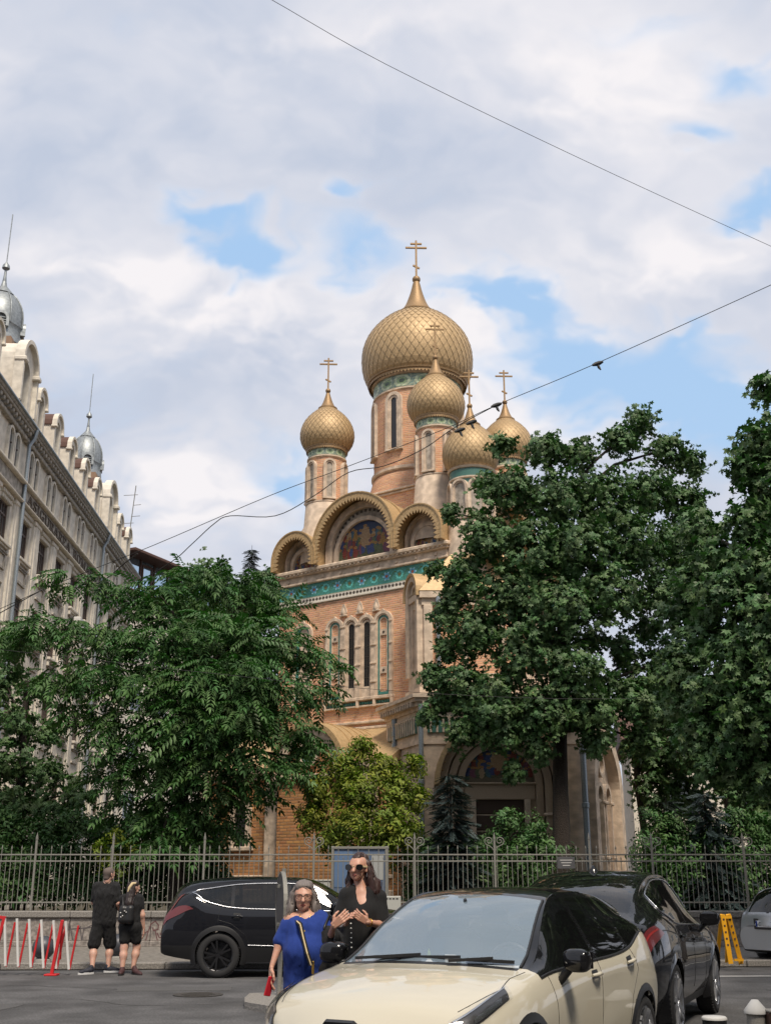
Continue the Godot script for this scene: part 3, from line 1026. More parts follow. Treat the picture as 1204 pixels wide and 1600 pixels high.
# the rich brick front: windows, majolica frieze, cornice and three gables under gilded hoods
func front(ch: Node3D, t: Transform3D, half: float, full: bool) -> void:
	var m := MB.new()
	# twin slit windows between two tile-lined blind arches
	var cent := [-1.17, -0.37, 0.37, 1.17]
	for i in 4:
		var blind := i == 0 or i == 3
		var u: float = cent[i]
		var r := 0.43 if blind else 0.37
		var spring := 11.40 - r - 0.02 if blind else 11.33 - r
		m = MB.new()
		m.x = t
		m.band(arch(u, 8.15, spring, r), arch(u, 8.15, spring, r - 0.12), -0.02, 0.13)
		m.band(arch(u, 8.15, spring, r - 0.12), arch(u, 8.15, spring, r - 0.17), -0.02, 0.09)
		for s in [-1.0, 1.0]:
			for y in [8.7, 9.4, 10.1, spring]:
				m.box(Vector3(u + s * (r - 0.06), y, 0.13), Vector3(0.15, 0.07, 0.07), 0.01)
		m.prism(PackedVector2Array([Vector2(u - 0.07, spring + r - 0.01), Vector2(u + 0.07, spring + r - 0.01), Vector2(u, spring + r + 0.07)]), -0.02, 0.12)
		var sur := part(m, "window_surround", M.limestone, ch)
		if blind:
			m = MB.new()
			m.x = t
			m.band(arch(u, 8.22, spring, r - 0.17), arch(u, 8.30, spring, r - 0.25), -0.02, 0.05)
			m.box(Vector3(u, 8.24, 0.02), Vector3((r - 0.17) * 2, 0.1, 0.06))
			part(m, "tile_border", M.tile_teal, sur)
			m = MB.new()
			m.x = t
			m.band(arch(u, 8.33, spring, r - 0.25), arch(u, 8.36, spring, r - 0.28), -0.02, 0.055)
			for y in [9.1, 10.55]:
				m.box(Vector3(u, y, 0.02), Vector3(0.30, 0.24, 0.06))
			part(m, "stone_border", M.limestone, sur)
			m = MB.new()
			for y in [9.1, 10.55]:
				m.x = t * Transform3D(Basis(Vector3.BACK, PI / 4), Vector3(u, y, 0.05))
				m.box(Vector3.ZERO, Vector3(0.09, 0.09, 0.02))
			part(m, "tile_lozenge", M.tile_dark, sur)
		else:
			m = MB.new()
			m.x = t
			m.box(Vector3(u, 8.35, 0.03), Vector3((r - 0.17) * 2.0 + 0.04, 0.4, 0.10), 0.01)
			m.band(arch(u, 8.55, 11.05 - 0.14, 0.21), arch(u, 8.55, 11.05 - 0.14, 0.14), -0.02, 0.05)
			part(m, "reveal", M.limestone, sur)
			m = MB.new()
			m.x = t
			m.prism(arch(u, 8.53, 11.05 - 0.14, 0.145), -0.02, 0.012)
			var pane := part(m, "pane", M.dark_glass, sur)
			m = MB.new()
			m.x = t
			for y in [8.9, 9.3, 9.7, 10.1, 10.5]:
				m.box(Vector3(u, y, 0.016), Vector3(0.27, 0.02, 0.016))
			m.box(Vector3(u, 9.75, 0.014), Vector3(0.018, 2.4, 0.014))
			part(m, "glazing_bar", M.bronze, sur)
	m = MB.new()
	m.x = t
	m.box(Vector3(0, 8.09, 0.08), Vector3(3.3, 0.12, 0.2), 0.02)
	m.box(Vector3(0, 7.82, 0.05), Vector3(3.3, 0.06, 0.14), 0.01)
	for k in 5:
		m.box(Vector3(-1.58 + k * 0.79, 7.93, 0.09), Vector3(0.12, 0.34, 0.16), 0.02)
	part(m, "sill", M.limestone, ch)
	for k in 24:
		m = MB.new()
		m.x = t
		m.box(Vector3(-1.5 + k * 0.1305, 7.94, 0.03), Vector3(0.10, 0.11, 0.05), 0.01)
		part(m, "sill_tile", M.tile_teal, ch)
	for s in [-1.0, 1.0]:
		if s > 0 and not full:
			continue
		var u: float = s * 2.78
		m = MB.new()
		m.x = t
		m.band(arch(u, 8.15, 10.92, 0.47), arch(u, 8.15, 10.92, 0.35), -0.02, 0.13)
		m.box(Vector3(u, 8.1, 0.06), Vector3(1.05, 0.1, 0.18), 0.02)
		m.prism(PackedVector2Array([Vector2(u - 0.1, 11.37), Vector2(u + 0.1, 11.37), Vector2(u, 11.52)]), -0.02, 0.12)
		var sur := part(m, "window_surround", M.limestone, ch)
		m = MB.new()
		m.x = t
		m.band(arch(u, 8.25, 10.92, 0.35), arch(u, 8.25, 10.92, 0.25), -0.02, 0.06)
		part(m, "tile_border", M.tile_teal, sur)
		m = MB.new()
		m.x = t
		m.prism(arch(u, 8.25, 10.92, 0.23), -0.02, 0.02)
		part(m, "stone_panel", M.limestone, sur)
	# little kokoshnik reliefs
	for u in [-0.76, 0.03, 0.82]:
		m = MB.new()
		m.x = t
		var drop := PackedVector2Array()
		for k in 17:
			var a := -0.5 * PI + TAU * k / 16.0
			drop.append(Vector2(u + cos(a) * 0.15 * (1.0 - 0.45 * maxf(sin(a), 0.0)), 11.58 + sin(a) * (0.17 if sin(a) < 0 else 0.32)))
		m.prism(drop, -0.02, 0.06)
		m.box(Vector3(u, 11.43, 0.05), Vector3(0.34, 0.07, 0.12), 0.02)
		m.lathe(PackedVector2Array([Vector2(0.07, 11.45), Vector2(0.10, 11.55), Vector2(0.04, 11.7), Vector2(0.001, 11.78)]), 10, Vector3(u, 0, 0.05))
		part(m, "relief", M.limestone, ch)
	# chequer band, frieze and cornice
	m = MB.new()
	m.x = t
	m.box(Vector3(0, 12.17, 0.02), Vector3(half * 2 + 0.04, 0.07, 0.10), 0.01)
	m.box(Vector3(0, 12.31, 0.0), Vector3(half * 2, 0.205, 0.06))
	var band_ := part(m, "chequer_band", M.tile_white, ch)
	m = MB.new()
	var n := int(half * 2 / 0.17)
	for k in n:
		m.x = t * Transform3D(Basis(Vector3.BACK, PI / 4), Vector3(-half + 0.085 + k * 0.17, 12.31, 0.03))
		m.box(Vector3.ZERO, Vector3(0.10, 0.10, 0.014))
	part(m, "lozenges", M.tile_dark, band_, "stuff")
	m = MB.new()
	m.x = t
	m.quad(Vector3(-half, 12.42, 0.03), Vector3(half, 12.42, 0.03), Vector3(half, 13.0, 0.03), Vector3(-half, 13.0, 0.03))
	for k in m.uv.size():
		m.uv[k].x *= half * 2 / 2.4
	part(m, "tile_frieze", M.frieze, ch)
	m = MB.new()
	m.x = t
	m.box(Vector3(0, 13.03, 0.05), Vector3(half * 2 + 0.1, 0.09, 0.2), 0.02)
	m.box(Vector3(0, 13.21, 0.0), Vector3(half * 2 + 0.04, 0.28, 0.16))
	m.box(Vector3(0, 13.39, 0.06), Vector3(half * 2 + 0.2, 0.10, 0.30), 0.03)
	m.box(Vector3(0, 13.52, 0.09), Vector3(half * 2 + 0.3, 0.17, 0.40), 0.04)
	for k in 9:
		m.box(Vector3(-half + 0.5 + k * (half * 2 - 1.0) / 8.0, 13.19, 0.10), Vector3(0.13, 0.13, 0.05), 0.02)
	for k in 40:
		m.box(Vector3(-half + 0.1 + k * (half * 2 - 0.2) / 39.0, 13.42, 0.24), Vector3(0.09, 0.07, 0.05), 0.01)
	part(m, "cornice", M.limestone, ch)
	# gables
	var g := [[0.0, 1.95, 14.22, 1.30, 13.98, 0], [-3.03, 1.07, 14.02, 0.58, 13.90, 1], [3.03, 1.07, 14.02, 0.58, 13.90, 2]]
	for q in g:
		var u: float = q[0]
		var r: float = q[1]
		var ys: float = q[2]
		m = MB.new()
		m.x = t
		m.prism(arch(u, 13.58, ys, r - 0.12, 20), -0.4, -0.34)
		var gable := part(m, "gable", M.plaster, ch)
		m = MB.new()
		m.x = t
		var ri: float = q[3]
		var yi: float = q[4]
		m.band(arch(u, 13.6, ys, r - 0.10, 20), arch(u, 13.6, ys, r - 0.38 * r / 1.95, 20), -0.35, -0.10)
		m.band(arch(u, 13.6, yi, ri + 0.16, 20), arch(u, 13.6, yi, ri, 20), -0.35, -0.16)
		part(m, "archivolt", M.limestone, gable)
		m = MB.new()
		m.x = t
		var rm := (ri + r) * 0.5 - 0.05
		var dots := int(rm * 15)
		for k in dots:
			var a := PI * (k + 0.5) / dots
			m.box(Vector3(u + cos(a) * rm, (ys + yi) / 2 + sin(a) * rm * (1.03 if r > 1.5 else 1.0), -0.33), Vector3(0.10, 0.10, 0.02))
		if r > 1.5:
			part(m, "bead_row", M.tile_dark, gable)
		m = MB.new()
		m.x = t
		m.prism(arch(u, 13.62, yi, ri, 20), -0.34, -0.30)
		part(m, "mosaic", M["mosaic_%d" % q[5]], gable)
		# gilded hood: a barrel running back from a scalloped edge
		m = MB.new()
		m.x = t
		var deep := 2.6 if r > 1.5 else 0.36
		m.band(arch(u, 13.62, ys, r + 0.04, 24), arch(u, 13.62, ys, r, 24), -deep, 0.55)
		m.band(arch(u, 13.62, ys, r + 0.09, 24), arch(u, 13.62, ys, r + 0.04, 24), 0.36, 0.57)
		m.band(arch(u, 13.62, ys, r + 0.10, 24), arch(u, 13.62, ys, r + 0.05, 24), -0.45, -0.35)
		var hood := part(m, "gilded_hood", M.gold_bright, gable)
		m = MB.new()
		m.x = t
		var steps := int((PI * r + (ys - 13.62) * 2) / 0.17)
		for k in steps:
			var f := (k + 0.5) / steps
			var len_ := PI * r + (ys - 13.62) * 2
			var s := f * len_
			var pos: Vector2
			var inw: Vector2
			if s < ys - 13.62:
				pos = Vector2(u - r, 13.62 + s)
				inw = Vector2(1, 0)
			elif s > len_ - (ys - 13.62):
				pos = Vector2(u + r, 13.62 + len_ - s)
				inw = Vector2(-1, 0)
			else:
				var a := PI - (s - (ys - 13.62)) / r
				pos = Vector2(u + cos(a) * r, ys + sin(a) * r)
				inw = -Vector2(cos(a), sin(a))
			var side := Vector2(-inw.y, inw.x) * 0.08
			var tip := pos + inw * 0.30
			m.prism(PackedVector2Array([pos - side, pos + side, pos + side * 0.95 + inw * 0.15, tip, pos - side * 0.95 + inw * 0.15]), 0.50, 0.54)
		part(m, "scalloped_edge", M.gold, hood)


func church() -> void:
	var ch := thing("church", "brick church with gilded onion domes, tile friezes and arched gables", "church", Vector3(1.42, 0, -46), deg_to_rad(-36))
	var view := deg_to_rad(36.0)
	var H := 4.1
	var m := MB.new()
	m.box(Vector3(0, 6.05, 0), Vector3(H * 2, 12.1, H * 2))
	part(m, "nave_wall", M.brick, ch)
	m = MB.new()
	m.box(Vector3(0, 12.85, 0), Vector3(H * 2 - 0.02, 1.5, H * 2 - 0.02))
	part(m, "attic_wall", M.plaster, ch)
	front(ch, Transform3D(Basis(), Vector3(0, 0, H)), H, false)
	front(ch, Transform3D(Basis(Vector3.UP, PI / 2), Vector3(H, 0, 0)), H, true)
	# string courses on the long front
	m = MB.new()
	for y in [7.22, 7.0]:
		m.box(Vector3(0, y, H), Vector3(H * 2 + 0.2, 0.1, 0.22), 0.02)
		m.box(Vector3(H, y, 0), Vector3(0.22, 0.1, H * 2 + 0.19), 0.02)
	part(m, "string_course", M.limestone, ch)
	# gilded roof between the gables and the square brick base of the drum
	m = MB.new()
	var lo := H - 0.62
	var hi := 2.5
	var q := [Vector3(-lo, 13.6, lo), Vector3(lo, 13.6, lo), Vector3(lo, 13.6, -lo), Vector3(-lo, 13.6, -lo)]
	var w := [Vector3(-hi, 15.7, hi), Vector3(hi, 15.7, hi), Vector3(hi, 15.7, -hi), Vector3(-hi, 15.7, -hi)]
	for k in 4:
		m.quad(q[k], q[(k + 1) % 4], w[(k + 1) % 4], w[k])
	m.quad(w[0], w[1], w[2], w[3])
	part(m, "gilded_roof", M.gold_bright, ch)
	m = MB.new()
	m.box(Vector3(0, 16.05, 0), Vector3(4.7, 1.5, 4.7))
	part(m, "drum_base", M.brick, ch)
	m = MB.new()
	m.box(Vector3(0, 16.78, 0), Vector3(4.84, 0.10, 4.84), 0.02)
	m.box(Vector3(0, 16.89, 0), Vector3(4.98, 0.09, 4.98), 0.02)
	part(m, "drum_base_cornice", M.limestone, ch)
	m = MB.new()
	m.lathe(PackedVector2Array([Vector2(2.18, 16.9), Vector2(2.10, 17.4), Vector2(1.98, 17.85)]), 48)
	part(m, "drum_skirt", M.brick, ch)
	m = MB.new()
	m.lathe(PackedVector2Array([Vector2(1.95, 17.95), Vector2(2.03, 18.0), Vector2(2.03, 18.12), Vector2(1.95, 18.16)]), 48)
	part(m, "drum_string_course", M.limestone, ch)
	drum(ch, Vector3.ZERO, 1.92, 17.8, 21.70, 22.35, 8, view - deg_to_rad(33), [0.14, 0.26, 19.0, 21.55], M.brick, M.scroll_tiles, 1.6, M.dark_glass)
	onion(ch, Vector3.ZERO, [Vector2(2.08, 22.50), Vector2(2.30, 22.78), Vector2(2.44, 23.25), Vector2(2.48, 23.75), Vector2(2.42, 24.3), Vector2(2.2, 24.85), Vector2(1.82, 25.35), Vector2(1.35, 25.77), Vector2(0.95, 26.02), Vector2(0.76, 26.15)],
		[Vector2(0.74, 26.2), Vector2(0.5, 26.6), Vector2(0.29, 27.2), Vector2(0.17, 27.7), Vector2(0.13, 27.8)], 0.19, 27.93, 1.9, 44, 17, true, view)
	var T := 2.82
	var body := [Vector2(0.84, 19.18), Vector2(1.02, 19.38), Vector2(1.14, 19.65), Vector2(1.17, 19.92), Vector2(1.12, 20.22), Vector2(0.97, 20.55), Vector2(0.72, 20.85), Vector2(0.50, 21.04), Vector2(0.37, 21.16)]
	var spire := [Vector2(0.36, 21.2), Vector2(0.23, 21.45), Vector2(0.13, 21.75), Vector2(0.085, 21.93)]
	for c in [Vector2(-T, T), Vector2(T, T), Vector2(T, -T), Vector2(-T, -T)]:
		var at := Vector3(c.x, 0, c.y)
		m = MB.new()
		m.lathe(PackedVector2Array([Vector2(1.12, 14.0), Vector2(1.05, 15.5), Vector2(0.93, 15.7), Vector2(0.87, 16.62), Vector2(0.83, 16.68)]), 36, at)
		m.lathe(PackedVector2Array([Vector2(0.8, 16.62), Vector2(0.88, 16.66), Vector2(0.88, 16.72), Vector2(0.78, 16.75)]), 36, at)
		part(m, "tower_base", M.limestone, ch)
		drum(ch, at, 0.78, 16.7, 18.76, 19.10, 6, view - deg_to_rad(26) if c.y > 0 and c.x > 0 else view - deg_to_rad(48), [0.12, 0.15, 16.86, 18.58], M.brick, M.scroll_tiles, 1.4, M.plaster)
		onion(ch, at, body, spire, 0.115, 22.05, 1.5, 30, 15, false, view)
	# entrance block: it stands askew before the corner of the nave, a lower porch and an upper storey with the belfry
	var e := Node3D.new()
	var inv := ch.transform.affine_inverse()
	var g := func(x: float, d: float) -> Vector2:
		var p := inv * Vector3(x, 0, -d)
		return Vector2(p.x, -p.z)
	var low := PackedVector2Array([g.call(1.14, 37.5), g.call(6.35, 37.5), g.call(8.15, 41.6), g.call(4.0, 45.0), g.call(0.04, 40.5)])
	var up := Transform3D(Basis(Vector3.RIGHT, -PI / 2), Vector3.ZERO)
	m = MB.new()
	m.x = up
	m.prism(low, 0.0, 6.3)
	part(m, "porch_wall", M.limestone, ch)
	var outset := func(p: PackedVector2Array, o: float) -> PackedVector2Array:
		return Geometry2D.offset_polygon(p, o, Geometry2D.JOIN_MITER)[0]
	m = MB.new()
	m.x = up
	m.prism(outset.call(low, 0.05), 5.85, 6.0)
	m.prism(outset.call(low, 0.06), 6.95, 7.08)
	m.prism(outset.call(low, 0.16), 7.08, 7.22)
	m.prism(outset.call(low, 0.26), 7.22, 7.34)
	m.prism(outset.call(low, 0.34), 7.34, 7.46)
	m.prism(outset.call(low, 0.01), 6.25, 6.96)
	part(m, "porch_cornice", M.limestone, ch)
	# panels of carved arcading on the side and front of the porch
	for edge in [[low[4], low[0]], [low[0], low[1]], [low[1], low[2]]]:
		var a := Vector3(edge[0].x, 0, -edge[0].y)
		var b := Vector3(edge[1].x, 0, -edge[1].y)
		var dirx := (b - a).normalized()
		var nz := dirx.cross(Vector3.UP)
		var fr := Transform3D(Basis(dirx, Vector3.UP, nz), a)
		var l := a.distance_to(b)
		m = MB.new()
		m.x = fr
		m.box(Vector3(l / 2, 6.5, 0.03), Vector3(l - 0.5, 0.56, 0.06))
		var pan := part(m, "arcade_panel", M.green_tiles, ch)
		m = MB.new()
		m.x = fr
		var cnt := int((l - 0.5) / 0.2)
		for k in cnt:
			m.box(Vector3(0.25 + (k + 0.5) * (l - 0.5) / cnt, 6.5, 0.07), Vector3(0.07, 0.56, 0.06), 0.01)
			m.band(arch(0.25 + (k + 1.0) * (l - 0.5) / cnt, 6.66, 6.68, 0.09, 6), arch(0.25 + (k + 1.0) * (l - 0.5) / cnt, 6.66, 6.68, 0.05, 6), 0.05, 0.09)
		part(m, "blind_arcade", M.limestone, pan)
		m = MB.new()
		m.x = fr
		for k in int(l / 0.24):
			m.box(Vector3(0.12 + k * 0.24, 7.15, 0.20), Vector3(0.09, 0.16, 0.16), 0.01)
		part(m, "console_row", M.limestone, ch)
	# portal
	var pf := Transform3D(Basis((Vector3(low[1].x, 0, -low[1].y) - Vector3(low[0].x, 0, -low[0].y)).normalized(), Vector3.UP, Vector3.ZERO), Vector3.ZERO)
	var ax := (Vector3(low[1].x, 0, -low[1].y) - Vector3(low[0].x, 0, -low[0].y)).normalized()
	pf = Transform3D(Basis(ax, Vector3.UP, ax.cross(Vector3.UP)), Vector3(low[0].x, 0, -low[0].y))
	var pc := 2.55
	m = MB.new()
	m.x = pf
	for k in 3:
		m.band(arch(pc, 0.6, 4.55, 1.95 - k * 0.28, 18), arch(pc, 0.6, 4.55, 1.72 - k * 0.28, 18), -0.2, 0.42 - k * 0.12)
	m.box(Vector3(pc, 4.32, 0.06), Vector3(2.3, 0.5, 0.12), 0.02)
	m.box(Vector3(pc, 4.58, 0.10), Vector3(2.4, 0.07, 0.2), 0.02)
	var portal := part(m, "portal", M.limestone_carved, ch)
	m = MB.new()
	m.x = pf
	m.band(arch(pc, 4.5, 4.55, 2.12, 20), arch(pc, 4.5, 4.55, 1.96, 20), -0.1, 0.75)
	part(m, "gilded_arch", M.gold_bright, portal)
	for k in 22:
		m = MB.new()
		var a := PI * (k + 0.5) / 22.0
		m.x = pf
		m.lathe(PackedVector2Array([Vector2(0.001, -0.035), Vector2(0.035, 0), Vector2(0.001, 0.035)]), 8, Vector3(pc + cos(a) * 1.9, 4.55 + sin(a) * 1.9, 0.62))
		part(m, "bead", M.gold_bright, portal)
	m = MB.new()
	m.x = pf
	m.prism(arch(pc, 4.62, 4.65, 1.12, 18), 0.0, 0.04)
	part(m, "mosaic", M.mosaic_1, portal)
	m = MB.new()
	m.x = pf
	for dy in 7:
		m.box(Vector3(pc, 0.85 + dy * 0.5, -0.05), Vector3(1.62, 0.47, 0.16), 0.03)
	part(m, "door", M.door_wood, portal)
	m = MB.new()
	m.x = pf
	for s in [-1.0, 1.0]:
		m.box(Vector3(pc + s * 0.88, 2.3, 0.04), Vector3(0.2, 3.6, 0.16), 0.02)
		for y in [1.2, 2.0, 2.8, 3.6]:
			m.box(Vector3(pc + s * 1.55, y, 0.16), Vector3(0.36, 0.10, 0.36), 0.03)
	part(m, "door_jamb", M.limestone, portal)
	# side with twin lancets under a big arch
	var sx := (Vector3(low[2].x, 0, -low[2].y) - Vector3(low[1].x, 0, -low[1].y)).normalized()
	var sf := Transform3D(Basis(sx, Vector3.UP, sx.cross(Vector3.UP)), Vector3(low[1].x, 0, -low[1].y))
	m = MB.new()
	m.x = sf
	m.band(arch(2.3, 0.5, 4.4, 2.1, 20, 1.0), arch(2.3, 0.5, 4.4, 1.65, 20, 1.0), -0.05, 0.4)
	part(m, "side_arch", M.limestone, ch)
	for u in [1.55, 2.65]:
		m = MB.new()
		m.x = sf
		m.band(arch(u, 1.6, 4.3, 0.46), arch(u, 1.6, 4.3, 0.32), -0.05, 0.26)
		for y in [2.3, 4.1]:
			m.box(Vector3(u - 0.42, y, 0.24), Vector3(0.2, 0.12, 0.2), 0.03)
			m.box(Vector3(u + 0.42, y, 0.24), Vector3(0.2, 0.12, 0.2), 0.03)
		var s2 := part(m, "window_surround", M.limestone, ch)
		m = MB.new()
		m.x = sf
		m.prism(arch(u, 1.6, 4.3, 0.32), -0.02, 0.03)
		part(m, "pane" if u < 2.0 else "brick_panel", M.dark_glass if u < 2.0 else M.brick_tan, s2)
	m = MB.new()
	m.x = sf
	m.band(ring(2.1, 5.35, 0.42), ring(2.1, 5.35, 0.28), -0.02, 0.22)
	part(m, "round_window", M.limestone, ch)
	# little annex further along
	m = MB.new()
	m.x = sf * Transform3D(Basis(Vector3.UP, 0.25), Vector3(4.4, 0, -0.9))
	m.box(Vector3(1.1, 2.6, -1.0), Vector3(2.2, 5.2, 2.0))
	var annex := part(m, "annex_wall", M.brick_tan, ch)
	var af := m.x
	m = MB.new()
	m.x = af
	m.box(Vector3(1.1, 5.2, -0.9), Vector3(2.5, 0.14, 2.5), 0.03)
	m.box(Vector3(1.1, 4.4, 0.0), Vector3(2.22, 0.1, 0.1), 0.02)
	for k in 9:
		m.box(Vector3(0.2 + k * 0.23, 4.72, 0.02), Vector3(0.08, 0.42, 0.08), 0.01)
	m.band(rect(0.75, 1.9, 1.45, 3.9), rect(0.87, 2.05, 1.33, 3.75), -0.02, 0.10)
	m.box(Vector3(1.1, 1.85, 0.06), Vector3(0.9, 0.12, 0.2), 0.02)
	part(m, "annex_trim", M.limestone, annex)
	m = MB.new()
	m.x = af
	m.box(Vector3(1.1, 2.9, 0.0), Vector3(0.44, 1.68, 0.03))
	part(m, "window", M.dark_glass, annex)
	m = MB.new()
	m.x = af
	m.quad(Vector3(-0.15, 5.28, 0.4), Vector3(2.35, 5.28, 0.4), Vector3(2.35, 5.95, -1.6), Vector3(-0.15, 5.95, -1.6))
	part(m, "annex_roof", M.gold_bright, annex)
	# upper storey over the porch
	var hi2 := PackedVector2Array([g.call(1.35, 39.3), g.call(5.6, 39.3), g.call(6.2, 42.5), g.call(3.6, 44.0), g.call(0.95, 40.6)])
	m = MB.new()
	m.x = up
	m.prism(hi2, 7.4, 11.45)
	part(m, "upper_wall", M.brick, ch)
	m = MB.new()
	m.x = up
	m.prism(outset.call(hi2, 0.35), 7.46, 7.75)
	m.prism(outset.call(hi2, 0.22), 7.75, 8.0)
	m.prism(outset.call(hi2, 0.10), 8.0, 8.5)
	m.prism(outset.call(hi2, 0.08), 10.95, 11.2)
	m.prism(outset.call(hi2, 0.18), 11.2, 11.45)
	part(m, "upper_cornice", M.limestone, ch)
	for edge in [[hi2[4], hi2[0]], [hi2[0], hi2[1]]]:
		var a := Vector3(edge[0].x, 0, -edge[0].y)
		var b := Vector3(edge[1].x, 0, -edge[1].y)
		var dirx := (b - a).normalized()
		var fr := Transform3D(Basis(dirx, Vector3.UP, dirx.cross(Vector3.UP)), a)
		var l := a.distance_to(b)
		m = MB.new()
		m.x = fr
		if l < 2.0:
			m.band(arch(l / 2, 8.5, 11.5, l / 2 - 0.02, 14), arch(l / 2, 8.5, 11.5, l / 2 - 0.22, 14), -0.6, 0.24)
			m.band(arch(l / 2, 8.5, 11.5, l / 2 - 0.28, 14), arch(l / 2, 8.5, 11.5, l / 2 - 0.42, 14), -0.6, 0.12)
			m.prism(arch(l / 2, 8.5, 11.5, l / 2 - 0.1, 14), -0.6, 0.02)
			for y in [9.3, 9.9, 10.5]:
				m.box(Vector3(l / 2, y, 0.02), Vector3(0.09, 0.09, 0.06), 0.02)
		else:
			m.box(Vector3(0.16, 9.7, 0.04), Vector3(0.32, 2.5, 0.12), 0.02)
			m.box(Vector3(l - 0.16, 9.7, 0.04), Vector3(0.32, 2.5, 0.12), 0.02)
			m.band(arch(l / 2, 8.6, 10.0, 0.75, 14), arch(l / 2, 8.6, 10.0, 0.55, 14), -0.02, 0.14)
		part(m, "pilaster", M.limestone, ch)
		m = MB.new()
		m.x = fr
		if l < 2.0:
			m.band(arch(l / 2, 11.3, 11.5, l / 2 + 0.08, 16), arch(l / 2, 11.3, 11.5, l / 2 - 0.02, 16), -1.4, 0.30)
		else:
			m.band(arch(l / 2, 11.4, 11.45, 1.4, 18), arch(l / 2, 11.4, 11.45, 1.28, 18), -1.2, 0.35)
			m.band(arch(l / 2, 11.4, 11.45, 1.28, 18), arch(l / 2, 11.4, 11.45, 0.02, 18), -0.4, -0.2)
		part(m, "gilded_hood", M.gold_bright, ch)
	# gilded tent roof up to the belfry
	var bc2: Vector2 = g.call(3.27, 40.4)
	var bell := Vector3(bc2.x, 0, -bc2.y)
	m = MB.new()
	var rim: PackedVector2Array = outset.call(hi2, 0.2)
	for k in rim.size():
		var a := rim[k]
		var b := rim[(k + 1) % rim.size()]
		var a3 := Vector3(a.x, 11.45, -a.y)
		var b3 := Vector3(b.x, 11.45, -b.y)
		m.quad(a3, b3, bell.lerp(b3, 0.42) + Vector3(0, 13.0 - 11.45 * 0.42, 0), bell.lerp(a3, 0.42) + Vector3(0, 13.0 - 11.45 * 0.42, 0))
	part(m, "gilded_roof", M.gold_bright, ch)
	m = MB.new()
	m.lathe(PackedVector2Array([Vector2(1.0, 12.2), Vector2(0.92, 14.2), Vector2(0.86, 14.3)]), 36, bell)
	part(m, "belfry_base", M.limestone, ch)
	drum(ch, bell, 0.80, 14.2, 16.0, 16.33, 8, view - deg_to_rad(-8), [0.22, 0.14, 14.4, 15.9], M.green_tiles, M.green_tiles, 1.0, M.plaster)
	var bb := []
	for p in body:
		bb.append(Vector2(p.x * 0.93, 16.42 + (p.y - 19.18) * 0.96))
	var bs := []
	for p in spire:
		bs.append(Vector2(p.x * 0.95, 16.42 + (p.y - 19.18) * 0.96))
	onion(ch, bell, bb, bs, 0.11, 19.16, 1.45, 30, 15, false, view)
	# low side aisle with a gabled bay and gilded lean-to roof
	var F := 6.5
	m = MB.new()
	m.box(Vector3(-1.2, 2.75, (F + H) / 2), Vector3(8.8, 5.5, F - H - 0.01))
	part(m, "aisle_wall", M.brick_tan, ch)
	m = MB.new()
	m.box(Vector3(-1.2, 1.05, F + 0.02), Vector3(8.9, 0.5, 0.18), 0.03)
	m.box(Vector3(-1.2, 1.72, F + 0.01), Vector3(8.86, 0.12, 0.12), 0.02)
	m.box(Vector3(-1.2, 5.38, F), Vector3(9.1, 0.26, 0.5), 0.05)
	m.box(Vector3(-1.2, 5.15, F), Vector3(8.95, 0.14, 0.26), 0.03)
	for u in [-2.0, 2.35, -5.45]:
		m.box(Vector3(u, 3.0, F + 0.06), Vector3(0.62, 4.2, 0.2), 0.03)
	part(m, "aisle_trim", M.limestone, ch)
	for u in [-3.55, -0.55, 1.1]:
		m = MB.new()
		m.x = Transform3D(Basis(), Vector3(0, 0, F))
		var y0 := 2.75 if u < -2 else 2.65
		m.band(arch(u, y0, 4.1, 0.5, 12), arch(u, y0, 4.1, 0.3, 12), -0.02, 0.12)
		m.box(Vector3(u, y0 - 0.06, 0.08), Vector3(1.3, 0.16, 0.2), 0.03)
		var sur := part(m, "window_surround", M.limestone, ch)
		m = MB.new()
		m.x = Transform3D(Basis(), Vector3(0, 0, F))
		m.prism(arch(u, y0, 4.1, 0.3, 12), -0.02, 0.02)
		part(m, "pane", M.dark_glass, sur)
	m = MB.new()
	m.quad(Vector3(-5.7, 5.5, F + 0.28), Vector3(3.3, 5.5, F + 0.28), Vector3(3.3, 7.0, H), Vector3(-5.7, 7.0, H))
	m.tri(Vector3(3.3, 5.5, F + 0.28), Vector3(3.3, 5.5, H), Vector3(3.3, 7.0, H))
	m.tri(Vector3(-5.7, 5.5, H), Vector3(-5.7, 5.5, F + 0.28), Vector3(-5.7, 7.0, H))
	part(m, "aisle_roof", M.gold_bright, ch)
	var G := F + 0.5
	m = MB.new()
	m.x = Transform3D(Basis(), Vector3(0.05, 0, G))
	m.prism(arch(0, 0.5, 5.2, 1.45, 20), -3.0, 0.0)
	var bay := part(m, "gabled_bay", M.brick_tan, ch)
	m = MB.new()
	m.x = Transform3D(Basis(), Vector3(0.05, 0, G))
	m.band(arch(0, 5.1, 5.2, 1.56, 22), arch(0, 5.1, 5.2, 1.15, 22), -0.1, 0.10)
	m.band(ring(0, 5.85, 0.48), ring(0, 5.85, 0.38), -0.05, 0.14)
	m.box(Vector3(0, 5.05, 0.06), Vector3(3.2, 0.16, 0.2), 0.03)
	part(m, "bay_trim", M.limestone, bay)
	m = MB.new()
	m.x = Transform3D(Basis(), Vector3(0.05, 0, G))
	m.prism(ring(0, 5.85, 0.38).slice(0, 20), -0.05, 0.03)
	part(m, "roundel", M.green_tiles, bay)
	m = MB.new()
	m.x = Transform3D(Basis(), Vector3(0.05, 0, G))
	m.band(arch(0, 5.15, 5.2, 1.74, 24), arch(0, 5.15, 5.2, 1.56, 24), -3.0, 0.25)
